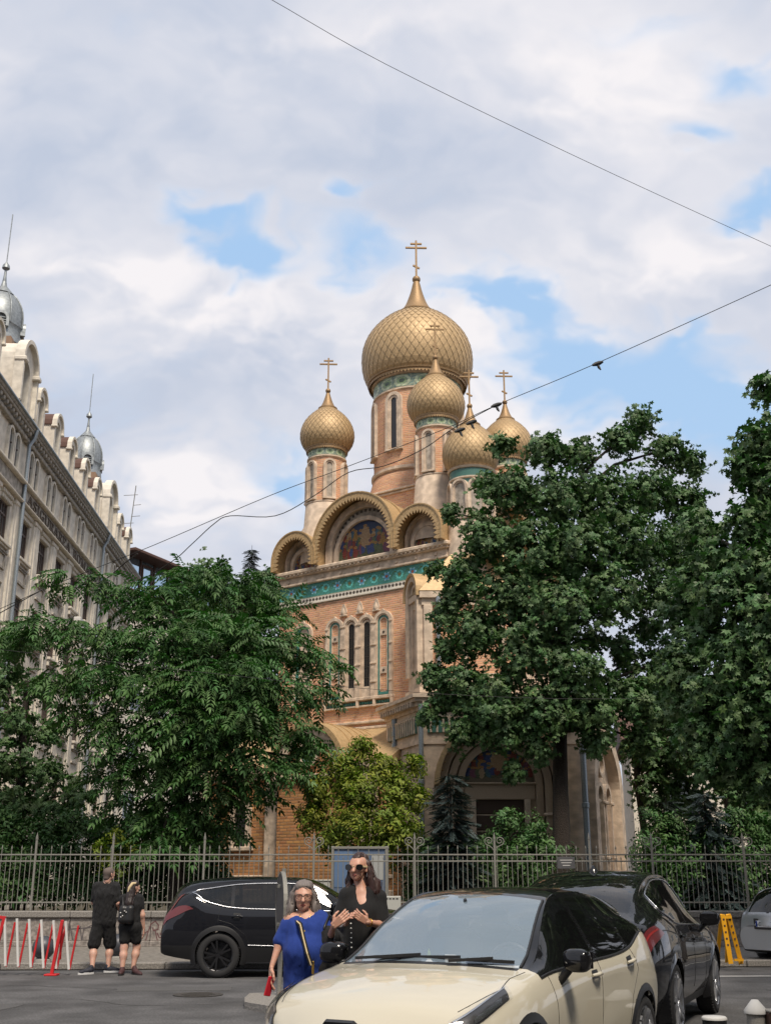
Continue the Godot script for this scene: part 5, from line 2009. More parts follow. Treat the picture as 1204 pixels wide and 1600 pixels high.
func spruce(called: String, label: String, foot: Vector3, h: float, r: float, material: Material, seed_: int, mesh: Mesh) -> void:
	var t := thing(called, label, "conifer", foot)
	var m := MB.new()
	m.tube([Vector3.ZERO, Vector3(0, h * 0.5, 0), Vector3(0, h, 0)], [r * 0.09, r * 0.05, 0.01], 8)
	part(m, "trunk", M.bark, t)
	rng.seed = seed_
	var buf := PackedFloat32Array()
	var count := 0
	var levels := int(h / 0.12)
	for l in levels:
		var s := float(l) / levels
		var y := h * (0.06 + 0.93 * s)
		var rr := r * pow(1.0 - s, 0.85) + 0.06
		var arms := maxi(5, int(12 * (1.0 - s) + 5))
		for k in arms:
			var a := TAU * (k + rng.randf()) / arms
			var reach := rr * rng.randf_range(0.75, 1.1)
			var steps := maxi(2, int(reach / 0.13))
			for q in steps:
				var f := (q + 0.6) / steps
				var p := Vector3(cos(a) * reach * f, y - 0.28 * reach * f * f + 0.1 * reach * f, sin(a) * reach * f)
				var x := Vector3(cos(a + rng.randfn() * 0.35), -0.25 + rng.randfn() * 0.2, sin(a + rng.randfn() * 0.35)).normalized()
				var up := (Vector3.UP + Vector3(rng.randfn(), 0, rng.randfn()) * 0.3)
				up = (up - x * up.dot(x)).normalized()
				var z := x.cross(up)
				var g := rng.randf_range(0.9, 1.4)
				var c := rng.randf_range(0.7, 1.4)
				buf.append_array(PackedFloat32Array([x.x * g, up.x * g, z.x * g, p.x, x.y * g, up.y * g, z.y * g, p.y, x.z * g, up.z * g, z.z * g, p.z, c, c, c, 1.0]))
				count += 1
	var mm := MultiMesh.new()
	mm.transform_format = MultiMesh.TRANSFORM_3D
	mm.use_colors = true
	mm.mesh = mesh
	mm.instance_count = count
	mm.buffer = buf
	var o := MultiMeshInstance3D.new()
	o.name = "crown"
	o.multimesh = mm
	o.material_override = material
	o.set_meta("kind", "stuff")
	t.add_child(o, true)


func trees() -> void:
	var palm := leaf_cluster("palm")
	var frond := leaf_cluster("frond")
	var oval := leaf_cluster("oval")
	var needle := leaf_cluster("needle")
	# locust tree with drooping feathered leaves
	var at := Vector3(-5.55, 0.5, -31.5)
	var t := thing("locust_tree", "spreading green locust tree with drooping feathery leaves behind the fence", "tree", at)
	var ls := lobes_from([[300, 905, 0.5, 0.65], [250, 930, -0.5, 0.8], [350, 920, 0.8, 0.75], [400, 925, 1, 0.7], [438, 955, 0.8, 0.6], [110, 905, -0.3, 0.42], [155, 912, 0, 0.45], [200, 928, 0, 0.45], [225, 960, 0, 0.5],
		[60, 985, -0.8, 0.62], [120, 990, -0.5, 0.62], [20, 1000, 0, 0.6], [185, 1000, -0.6, 0.75], [260, 1000, -1, 0.9], [330, 985, -1, 0.9], [400, 1000, -0.5, 0.9], [455, 1015, 0.5, 0.7], [505, 1035, 0.6, 0.5],
		[85, 1065, -0.6, 0.55], [150, 1055, -0.8, 0.75], [230, 1070, -1.2, 0.9], [310, 1060, -1.4, 0.9], [380, 1060, -1.2, 0.9], [440, 1080, -0.4, 0.75], [498, 1085, 0.2, 0.5],
		[130, 1120, -0.5, 0.6], [200, 1140, -1, 0.85], [290, 1130, -1.4, 1.0], [370, 1120, -1.4, 0.9], [438, 1135, -0.6, 0.7], [485, 1165, 0, 0.5], [520, 1195, 0.3, 0.36],
		[175, 1200, -0.5, 0.7], [240, 1210, -1, 0.9], [320, 1200, -1.2, 0.9], [398, 1190, -1, 0.72], [450, 1205, -0.3, 0.5], [210, 1265, -0.4, 0.65], [270, 1275, -0.8, 0.75], [340, 1255, -0.6, 0.65], [388, 1240, -0.4, 0.5], [250, 1318, -1.6, 0.42], [290, 1318, -0.8, 0.45], [345, 1292, -0.3, 0.38]], 31.5, at, 0.72)
	trunk_and_limbs(t, [Vector3(0, 0, 0), Vector3(0.05, 1.2, 0.05), Vector3(-0.05, 2.4, 0), Vector3(0.1, 3.8, -0.1), Vector3(0.2, 5.4, 0), Vector3(0.3, 6.6, 0)], 0.22, 0.10, ls, 2)
	crown(t, ls, frond, M.leaf_locust, 175.0, 51, 1.12, 0.7)
	# tall plane tree beside the porch
	at = P(878, 1395, 33.0)
	at.y = 0.5
	t = thing("plane_tree", "tall dark plane tree with lobed leaves standing before the church porch", "tree", at)
	ls = lobes_from([[785, 697, 0.3, 0.42], [850, 705, 0, 0.6], [905, 712, 0, 0.55], [968, 690, 0, 0.55], [1000, 658, 0, 0.48], [1040, 705, 0.3, 0.55], [1078, 722, 0.5, 0.5], [757, 755, 0.2, 0.42], [800, 770, -0.3, 0.8], [870, 780, -0.6, 0.9], [940, 780, -0.6, 0.9], [1010, 770, -0.2, 0.8], [1070, 790, 0.3, 0.7],
		[705, 802, 0.3, 0.32], [760, 840, -0.4, 0.8], [830, 860, -1, 1.0], [910, 860, -1.1, 1.0], [990, 850, -0.8, 0.95], [1060, 860, 0, 0.8], [680, 890, 0.2, 0.28], [722, 900, -0.2, 0.62], [790, 930, -0.8, 0.9], [870, 950, -1.2, 1.0], [950, 930, -1.1, 0.9], [1030, 930, -0.5, 0.8],
		[693, 965, 0.2, 0.42], [740, 990, -0.5, 0.75], [820, 1020, -1, 0.9], [895, 1050, -1.2, 0.85], [1050, 1030, -0.2, 0.7], [678, 1058, 0.0, 0.42], [722, 1070, -0.4, 0.65], [780, 1095, -0.8, 0.8], [850, 1110, -1, 0.8], [920, 1115, -1, 0.75], [995, 1100, -0.5, 0.7], [1060, 1110, 0, 0.7],
		[668, 1118, 0.0, 0.33], [722, 1145, -0.4, 0.45], [790, 1150, -0.8, 0.5], [842, 1175, -0.8, 0.38], [803, 1205, -0.5, 0.3], [930, 1160, -0.9, 0.42], [1000, 1160, -0.4, 0.5], [970, 1010, -0.3, 0.4], [930, 1000, 0.6, 0.4], [1010, 985, 0.4, 0.45], [985, 1035, 0.2, 0.45], [1015, 1070, 0.0, 0.5], [955, 1075, -0.5, 0.45], [700, 1015, 0, 0.4], [690, 1095, 0, 0.38], [735, 1112, -0.3, 0.5], [765, 1140, -0.5, 0.45], [820, 1135, -0.6, 0.5], [705, 935, 0, 0.4]], 33.0, at, 0.9)
	trunk_and_limbs(t, [Vector3(-0.1, 0, 0), Vector3(-0.05, 1.2, 0), Vector3(0.06, 2.4, 0), Vector3(0.08, 3.6, 0), Vector3(0.15, 5.2, 0), Vector3(0.3, 7.5, 0), Vector3(0.5, 10, 0), Vector3(0.6, 12, 0)], 0.31, 0.12, ls, 2)
	for l in ls:
		l[1] *= 1.1
	crown(t, ls, palm, M.leaf_plane, 300.0, 52, 0.95, 0.45)
	# nearer plane tree at the edge, its trunk out to the side on the pavement
	at = Vector3(8.3, 0.12, -22.6)
	t = thing("street_plane_tree", "large light green plane tree spreading over the pavement", "tree", at)
	ls = lobes_from([[1196, 604, 0, 0.28], [1188, 690, 0, 0.52], [1160, 728, 0.2, 0.36], [1196, 760, 0, 0.55], [1172, 820, 0, 0.5], [1118, 868, 0.6, 0.42], [1190, 890, -0.3, 0.65], [1135, 935, 0, 0.62], [1202, 975, -0.5, 0.7], [1098, 1000, 0.5, 0.42], [1150, 1035, -0.2, 0.68], [1205, 1080, -0.4, 0.7], [1112, 1090, 0.3, 0.5], [1170, 1135, -0.2, 0.68],
		[1085, 1150, 0.5, 0.42], [1092, 830, 2.5, 0.5], [1085, 905, 2.5, 0.55], [1072, 965, 3.0, 0.5], [1062, 1050, 3.0, 0.5], [1070, 1100, 3.0, 0.5], [1130, 1195, 0.2, 0.5], [1195, 1205, 0, 0.55], [1260, 700, 0, 0.8], [1270, 850, 0, 1.0], [1270, 1000, 0, 1.0], [1270, 1150, 0, 0.9], [1350, 800, 0, 1.2], [1350, 1000, 0, 1.2], [1320, 620, 0, 1.0]], 22.0, at, 0.9)
	trunk_and_limbs(t, [Vector3(0, 0, 0), Vector3(0.05, 2.0, 0), Vector3(0.0, 4.0, 0.1), Vector3(0.1, 6.5, 0.1), Vector3(0, 9, 0)], 0.3, 0.13, ls, 2)
	for l in ls:
		l[1] *= 1.1
	crown(t, ls, palm, M.leaf_plane, 280.0, 53, 1.0, 0.45)
	# the leaves nearest the street hang singly
	var one := MB.new()
	one.colored = true
	palm_leaf(one, Transform3D(), 0.17)
	var leaf := one.mesh()
	for k in 290:
		var l: Array = ls[k % 17]
		var d := Vector3(rng.randfn() - 0.3, rng.randfn(), absf(rng.randfn()) + 0.3).normalized()
		var o := part(leaf, "leaf", M.leaf_plane, t)
		o.position = (l[0] as Vector3) + d * (l[1] as Vector3) * rng.randf_range(1.02, 1.2)
		o.rotation = Vector3(rng.randf_range(-0.9, 0.9), rng.randf() * TAU, rng.randf_range(-0.9, 0.3))
	# street tree overhead, out of the frame: its leaves show in the paint and glass of the parked cars
	at = Vector3(7.6, 0, -6.2)
	t = thing("kerb_tree", "leafy street tree standing over the parked cars, mirrored in their paint", "tree", at)
	ls = []
	rng.seed = 90
	for k in 26:
		ls.append([Vector3(rng.randf_range(-2.3, 3.0), rng.randf_range(4.2, 9.0), rng.randf_range(-2.6, 3.4)), Vector3(1.0, 0.85, 1.0)])
	trunk_and_limbs(t, [Vector3(0, 0, 0), Vector3(0.05, 2.0, 0), Vector3(0.0, 4.0, 0.1), Vector3(0.1, 6.0, 0.1), Vector3(0, 8, 0)], 0.22, 0.1, ls, 2)
	crown(t, ls, palm, M.leaf_plane, 90.0, 64, 1.5, 0.45)
	# plane trees further along the pavement, outside the frame
	for n in 3:
		var q: Vector3 = [Vector3(13.5, 0.12, -21.5), Vector3(19.5, 0.12, -22.5), Vector3(11.5, 0, -12.0)][n]
		t = thing("pavement_tree", ["plane tree on the pavement next to the silver hatchback's bonnet", "plane tree at the far end of the pavement row", "plane tree on the near kerb across from the black off-roader"][n], "tree", q, 0.0, "plane trees along the pavement")
		ls = []
		for k in 22:
			ls.append([Vector3(rng.randf_range(-2.6, 2.6), rng.randf_range(3.2, 10.5), rng.randf_range(-2.6, 2.6)), Vector3(1.2, 1.0, 1.2)])
		trunk_and_limbs(t, [Vector3(0, 0, 0), Vector3(0.05, 2.0, 0), Vector3(0.0, 4.0, 0.1), Vector3(0.1, 7.0, 0.1), Vector3(0, 9, 0)], 0.26, 0.1, ls, 2)
		crown(t, ls, palm, M.leaf_plane, 75.0, 65, 1.8, 0.45)
	# yellow-green young tree
	at = P(575, 1395, 31.3)
	at.y = 0.5
	t = thing("young_tree", "small yellow-green leafy tree between the locust and the dark spruce", "tree", at)
	ls = lobes_from([[565, 1172, 0, 0.34], [540, 1205, 0, 0.42], [600, 1205, 0, 0.42], [498, 1235, 0, 0.42], [560, 1240, -0.3, 0.55], [618, 1235, -0.2, 0.45], [648, 1195, 0.1, 0.28], [490, 1275, 0, 0.42], [550, 1290, -0.4, 0.55], [610, 1288, -0.3, 0.52], [650, 1250, 0.1, 0.34], [520, 1318, 0, 0.42], [590, 1330, -0.2, 0.45], [640, 1305, 0, 0.36]], 31.3, at, 0.85)
	trunk_and_limbs(t, [Vector3(0, 0, 0), Vector3(0.04, 0.8, 0), Vector3(-0.05, 1.8, 0), Vector3(0, 3.2, 0)], 0.07, 0.04, ls, 2)
	for l in ls:
		l[1] *= 1.15
	crown(t, ls, oval, M.leaf_yellow, 430.0, 54, 1.0, 0.4)
	at = P(810, 1395, 31.0)
	at.y = 0.5
	t = thing("laurel_bush", "green laurel bush before the church door beside the plane trunk", "bush", at)
	ls = lobes_from([[795, 1285, 0, 0.4], [835, 1300, 0, 0.4], [775, 1320, 0, 0.4], [812, 1335, -0.1, 0.5], [850, 1335, 0, 0.4], [790, 1370, 0, 0.5], [835, 1375, 0, 0.5]], 31.0, at, 0.9)
	trunk_and_limbs(t, [Vector3(0, 0, 0), Vector3(0.03, 0.4, 0), Vector3(0, 0.9, 0)], 0.05, 0.03, ls, 2)
	crown(t, ls, oval, M.leaf_locust, 330.0, 55, 1.0, 0.4, "foliage")
	# bush that pokes up by the fence, brighter than the hedge
	at = P(180, 1395, 30.6)
	at.y = 0.5
	t = thing("bright_shrub", "bright green shrub rising over the fence rails under the locust", "bush", at)
	ls = lobes_from([[180, 1312, 0, 0.35], [205, 1325, 0, 0.32], [155, 1330, 0, 0.3], [185, 1350, 0, 0.4]], 30.6, at, 0.8)
	trunk_and_limbs(t, [Vector3(0, 0, 0), Vector3(0.03, 0.4, 0), Vector3(0, 0.8, 0)], 0.04, 0.025, ls, 2)
	crown(t, ls, oval, M.leaf_yellow, 260.0, 56, 0.85, 0.4, "foliage")
	# trees at the palace end of the yard
	at = P(25, 1395, 35.0)
	at.y = 0.5
	t = thing("maple_tree", "dark leafy maple tree between the palace and the locust", "tree", at)
	ls = lobes_from([[15, 1000, 0, 0.7], [5, 1060, 0, 0.7], [55, 1075, 0.2, 0.5], [30, 1130, 0, 0.7], [80, 1150, 0.3, 0.5], [20, 1190, 0, 0.8], [75, 1215, 0, 0.7], [120, 1245, 0, 0.6], [20, 1260, -0.3, 0.8], [80, 1275, -0.3, 0.7], [-40, 1100, 0, 1.0], [-50, 1220, 0, 1.0]], 35.0, at, 0.9)
	trunk_and_limbs(t, [Vector3(0, 0, 0), Vector3(0.03, 1.5, 0), Vector3(-0.1, 3, 0), Vector3(-0.2, 5, 0), Vector3(-0.3, 7, 0)], 0.16, 0.07, ls, 2)
	crown(t, ls, palm, M.leaf_plane, 175.0, 57, 1.0, 0.45)
	for h in [["hedge", "dark clipped hedge behind the fence below the palace", -20, 330, 12, 58], ["yard_hedge", "dark undergrowth behind the fence between spruce and porch", 640, 870, 8, 59], ["far_hedge", "deep shaded shrubs behind the fence past the church annex", 1010, 1240, 8, 60]]:
		at = P((h[2] + h[3]) / 2.0, 1395, 33.2)
		at.y = 0.5
		t = thing(h[0], h[1], "hedge", at)
		var list := []
		for k in h[4]:
			var x: float = lerpf(h[2], h[3], k / (h[4] - 1.0))
			list.append([x, 1335 + (k * 7 % 3) * 9, 0.2 * (k % 2), 0.52])
			list.append([x + 12, 1385, 0.1, 0.5])
			if h[0] != "yard_hedge":
				list.append([x + 6, 1290 + (k * 5 % 4) * 7, 0.5, 0.5])
		ls = lobes_from(list, 33.2, at, 1.0)
		var m := MB.new()
		for l in ls:
			m.tube([Vector3((l[0] as Vector3).x, 0, (l[0] as Vector3).z), l[0]], [0.03, 0.012], 5)
		part(m, "stems", M.bark, t)
		crown(t, ls, oval, M.leaf_locust, 270.0, h[5], 1.15, 0.4, "foliage")
	# background trees past the church
	var back := [[1010, 1395, 44.0, "slender dark tree rising behind the church annex", [[1000, 1090, 0, 0.9], [1040, 1120, 0, 1.0], [1010, 1170, 0, 1.0], [1060, 1190, 0, 1.0], [1020, 1230, 0, 0.9], [1070, 1250, 0, 0.9]], 61],
		[1150, 1395, 42.0, "broad dark tree behind the blue spruce", [[1110, 1110, 0, 1.2], [1180, 1130, 0, 1.2], [1090, 1180, 0.4, 0.8], [1150, 1240, 0.3, 0.8], [1200, 1210, 0, 1.2], [1200, 1280, 0, 1.0], [1230, 1120, 0, 1.4], [1230, 1240, 0, 1.2]], 62],
		[330, 1395, 60.0, "distant leafy tree between the palace end and the church", [[330, 905, 0, 1.3], [300, 950, 0, 1.6], [380, 950, 0, 1.6], [340, 1010, 0, 2.0], [400, 1030, 0, 1.6], [330, 1100, 0, 2.2], [400, 1120, 0, 2.0], [300, 1180, 0, 2.2], [420, 910, -3, 1.0], [440, 940, -3, 1.0]], 63]]
	for q in back:
		at = P(q[0], q[1], q[2])
		at.y = 0.5
		t = thing("yard_tree", q[3], "tree", at)
		ls = lobes_from(q[4], q[2], at, 0.9)
		var top := 0.0
		for l in ls:
			top = maxf(top, (l[0] as Vector3).y)
		trunk_and_limbs(t, [Vector3(0, 0, 0), Vector3(0.1, top * 0.3, 0), Vector3(-0.1, top * 0.6, 0), Vector3(0, top * 0.9, 0)], 0.2, 0.06, ls, 1)
		crown(t, ls, palm, M.leaf_plane, 130.0, q[5], 1.3, 0.45)
	var foot := P(706, 1395, 31.0)
	foot.y = 0.5
	spruce("spruce_tree", "small dark blue spruce beside the church door", foot, 3.9, 0.85, M.needle_blue, 71, needle)
	foot = P(1112, 1395, 33.5)
	foot.y = 0.5
	spruce("blue_spruce", "blue spruce behind the fence past the annex", foot, 3.6, 1.15, M.needle_blue, 72, needle)
	foot = P(1050, 1395, 34.0)
	foot.y = 0.5
	spruce("cypress_tree", "narrow blackish columnar conifer between annex and blue spruce", foot, 3.4, 0.5, M.needle_dark, 73, needle)
	foot = P(373, 1395, 62.0)
	foot.y = 0.5
	spruce("far_conifer", "tall thin conifer tip rising above the trees by the palace end", foot, P(373, 852, 62.0).y - 0.5, 2.2, M.needle_dark, 74, needle)


# ---------------------------------------------------------------- cars
# A body is lofted through stations along its length: each station lists eight points (half width, height) from the sill over the
# shoulder (point 3), the top of the side glass (4) and the roof edge (5) to the middle of the roof (7).
func car_keys(s: Dictionary, x: float) -> PackedVector2Array:
	var st: Array = s.stations
	var n := st.size()
	var i := 0
	while i < n - 2 and x > st[i + 1][0]:
		i += 1
	var x0: float = st[i][0]
	var x1: float = st[i + 1][0]
	var xa: float = st[maxi(i - 1, 0)][0]
	var xb: float = st[mini(i + 2, n - 1)][0]
	var w := clampf((x - x0) / (x1 - x0), 0.0, 1.0)
	var out := PackedVector2Array()
	for k in 8:
		var a := Vector2(st[i][1 + k * 2], st[i][2 + k * 2])
		var b := Vector2(st[i + 1][1 + k * 2], st[i + 1][2 + k * 2])
		var p := Vector2(st[maxi(i - 1, 0)][1 + k * 2], st[maxi(i - 1, 0)][2 + k * 2])
		var q := Vector2(st[mini(i + 2, n - 1)][1 + k * 2], st[mini(i + 2, n - 1)][2 + k * 2])
		var m0 := (b - p) / maxf(x1 - xa, 0.01) if i > 0 else (b - a) / (x1 - x0)
		var m1 := (q - a) / maxf(xb - x0, 0.01) if i < n - 2 else (b - a) / (x1 - x0)
		# keep the curve from swinging past its points
		var d := (b - a) / (x1 - x0)
		for c in 2:
			m0[c] = 0.0 if m0[c] * d[c] <= 0.0 else signf(d[c]) * minf(absf(m0[c]), absf(d[c]) * 2.5)
			m1[c] = 0.0 if m1[c] * d[c] <= 0.0 else signf(d[c]) * minf(absf(m1[c]), absf(d[c]) * 2.5)
		var h := x1 - x0
		var w2 := w * w
		var w3 := w2 * w
		out.append(a * (2 * w3 - 3 * w2 + 1) + m0 * h * (w3 - 2 * w2 + w) + b * (-2 * w3 + 3 * w2) + m1 * h * (w3 - w2))
	return out


func car_point_on(s: Dictionary, keys: PackedVector2Array, x: float, t: float) -> Vector3:
	var i := mini(int(t), 6)
	var p := keys[i].cubic_interpolate(keys[i + 1], keys[maxi(i - 1, 0)], keys[i + 2] if i < 6 else Vector2(-keys[6].x, keys[6].y), t - i)
	var bow := smoothstep(4.2, 7.0, t)
	var shift: float = -s.bow_front * bow * smoothstep(s.length * 0.62, s.cowl, x) * lerpf(0.55, 1.0, smoothstep(0.0, 0.95, x)) + s.get("bow_rear", 0.08) * bow * smoothstep(s.length * 0.6, s.length * 0.9, x)
	return Vector3(p.x, p.y, x + shift - s.length / 2)


func car_point(s: Dictionary, x: float, t: float, side: float, lift := 0.0) -> Vector3:
	var e := 0.012
	var keys := car_keys(s, x)
	var p := car_point_on(s, keys, x, t)
	if lift != 0.0:
		var px := car_point_on(s, car_keys(s, x + e), x + e, t) - p
		var pt := car_point_on(s, keys, x, minf(t + 0.05, 7.0)) - car_point_on(s, keys, x, maxf(t - 0.05, 0.0))
		var n := pt.cross(px).normalized()
		if n.x < 0 and p.x > 0.3 or (n.y < 0 and t > 4.0):
			n = -n
		p += n * lift
	return Vector3(p.x * side, p.y, p.z)


func car_line(s: Dictionary, m: MB, path: Array, side: float, width: float, lift := 0.003) -> void:
	var pts := []
	for k in path.size() - 1:
		var a: Array = path[k]
		var b: Array = path[k + 1]
		var n := maxi(2, int((absf(a[0] - b[0]) / 0.12) + absf(a[1] - b[1]) * 4))
		for i in n + (1 if k == path.size() - 2 else 0):
			var f := float(i) / n
			pts.append(car_point(s, lerpf(a[0], b[0], f), lerpf(a[1], b[1], f), side, lift))
	m.tube(pts, width * 0.5, 6)


# a patch over four corners in (x, t), lifted off the body
func car_patch(s: Dictionary, m: MB, c: Array, side: float, lift: float, nu := 8, nv := 5) -> void:
	var rows := []
	for j in nv + 1:
		var row := PackedVector3Array()
		for i in nu + 1:
			var u := float(i) / nu
			var v := float(j) / nv
			var x := lerpf(lerpf(c[0][0], c[1][0], u), lerpf(c[3][0], c[2][0], u), v)
			var t := lerpf(lerpf(c[0][1], c[1][1], u), lerpf(c[3][1], c[2][1], u), v)
			row.append(car_point(s, x, t, side, lift))
		rows.append(row)
	m.grid(rows, side > 0)


func side_at(s: Dictionary, x: float, y: float) -> float:
	var keys := car_keys(s, x)
	for k in 12:
		var t := k * 0.25
		var a := car_point_on(s, keys, x, t)
		var b := car_point_on(s, keys, x, t + 0.25)
		if y >= a.y and y <= b.y:
			return lerpf(a.x, b.x, (y - a.y) / maxf(b.y - a.y, 0.001))
	return keys[0].x


func wheel(car: Node3D, at: Vector3, r: float, w: float, side: float, style: int, metal: Material) -> void:
	var t := Transform3D(Basis(Vector3.BACK, -PI / 2 * side), at)
	var m := MB.new()
	m.x = t
	var rr := r * (0.68 if style != 1 else 0.74)
	m.lathe(PackedVector2Array([Vector2(rr, -w / 2), Vector2(r - 0.03, -w / 2 + 0.005), Vector2(r - 0.006, -w / 2 + 0.03), Vector2(r, -w / 4), Vector2(r, w / 4), Vector2(r - 0.006, w / 2 - 0.03), Vector2(r - 0.03, w / 2 - 0.005), Vector2(rr + 0.03, w / 2 + 0.004), Vector2(rr, w / 2 - 0.01)]), 40)
	for k in 56:
		m.x = t * Transform3D(Basis(Vector3.UP, TAU * k / 56.0), Vector3.ZERO)
		m.box(Vector3(0, w * 0.3, r), Vector3(0.012, w * 0.26, 0.010))
		m.box(Vector3(0, -w * 0.05, r), Vector3(0.012, w * 0.2, 0.010))
	var o := part(m, "wheel", M.rubber, car)
	m = MB.new()
	m.x = t
	m.lathe(PackedVector2Array([Vector2(rr - 0.02, -w * 0.3), Vector2(rr - 0.03, w * 0.3), Vector2(rr - 0.012, w / 2 - 0.012), Vector2(rr + 0.004, w / 2 - 0.004), Vector2(rr + 0.004, w / 2 - 0.02)]), 40)
	m.lathe(PackedVector2Array([Vector2(rr * 0.22, w * 0.36), Vector2(rr * 0.20, w * 0.42), Vector2(0.001, w * 0.43)]), 20)
	var n := 5
	for k in n:
		for d in [-1.0, 1.0]:
			var a: float = TAU * k / n + d * (0.14 if style != 2 else 0.2)
			var a2: float = TAU * k / n + d * (0.22 if style != 2 else 0.06)
			var p0 := Vector3(sin(a2) * rr * 0.16, w * 0.39, cos(a2) * rr * 0.16)
			var p1 := Vector3(sin(a) * rr * 0.95, w * 0.46, cos(a) * rr * 0.95)
			m.bar(p0, p1, 0.042 if style != 2 else 0.03, 0.03, Vector3.UP)
	part(m, "rim", metal, o)
	m = MB.new()
	m.x = t
	m.lathe(PackedVector2Array([Vector2(rr - 0.03, 0.0), Vector2(0.001, 0.02)]), 32)
	part(m, "brake_disc", M.alloy_dark, o)


func mirror(car: Node3D, at: Vector3, side: float, size: Vector3, shell: Material) -> void:
	var m := MB.new()
	var rows := []
	for i in 11:
		var v := -1.0 + 2.0 * i / 10.0
		var row := PackedVector3Array()
		for j in 17:
			var a := TAU * j / 16.0
			var e := sqrt(maxf(0.0, 1.0 - pow(absf(v), 3.2)))
			row.append(at + Vector3(v * size.x, signf(sin(a)) * pow(absf(sin(a)), 0.75) * e * size.y, signf(cos(a)) * pow(absf(cos(a)), 0.7) * e * size.z - 0.02 * v * side))
		rows.append(row)
	m.grid(rows, true)
	var o := part(m, "door_mirror", shell, car)
	m = MB.new()
	m.tube([at + Vector3(-side * size.x * 0.5, -size.y * 0.6, 0), at + Vector3(-side * size.x * 1.05, -size.y * 1.5, 0.01), at + Vector3(-side * size.x * 1.5, -size.y * 2.0, 0.03)], [0.035, 0.03, 0.035], 8)
	part(m, "stalk", M.trim_black, o)
	m = MB.new()
	m.box(at + Vector3(0, 0, size.z * 0.98), Vector3(size.x * 1.6, size.y * 1.4, 0.01), 0.004)
	part(m, "mirror_glass", M.lens_dark, o)  # near black: a dark reflection put into the colour of the glass


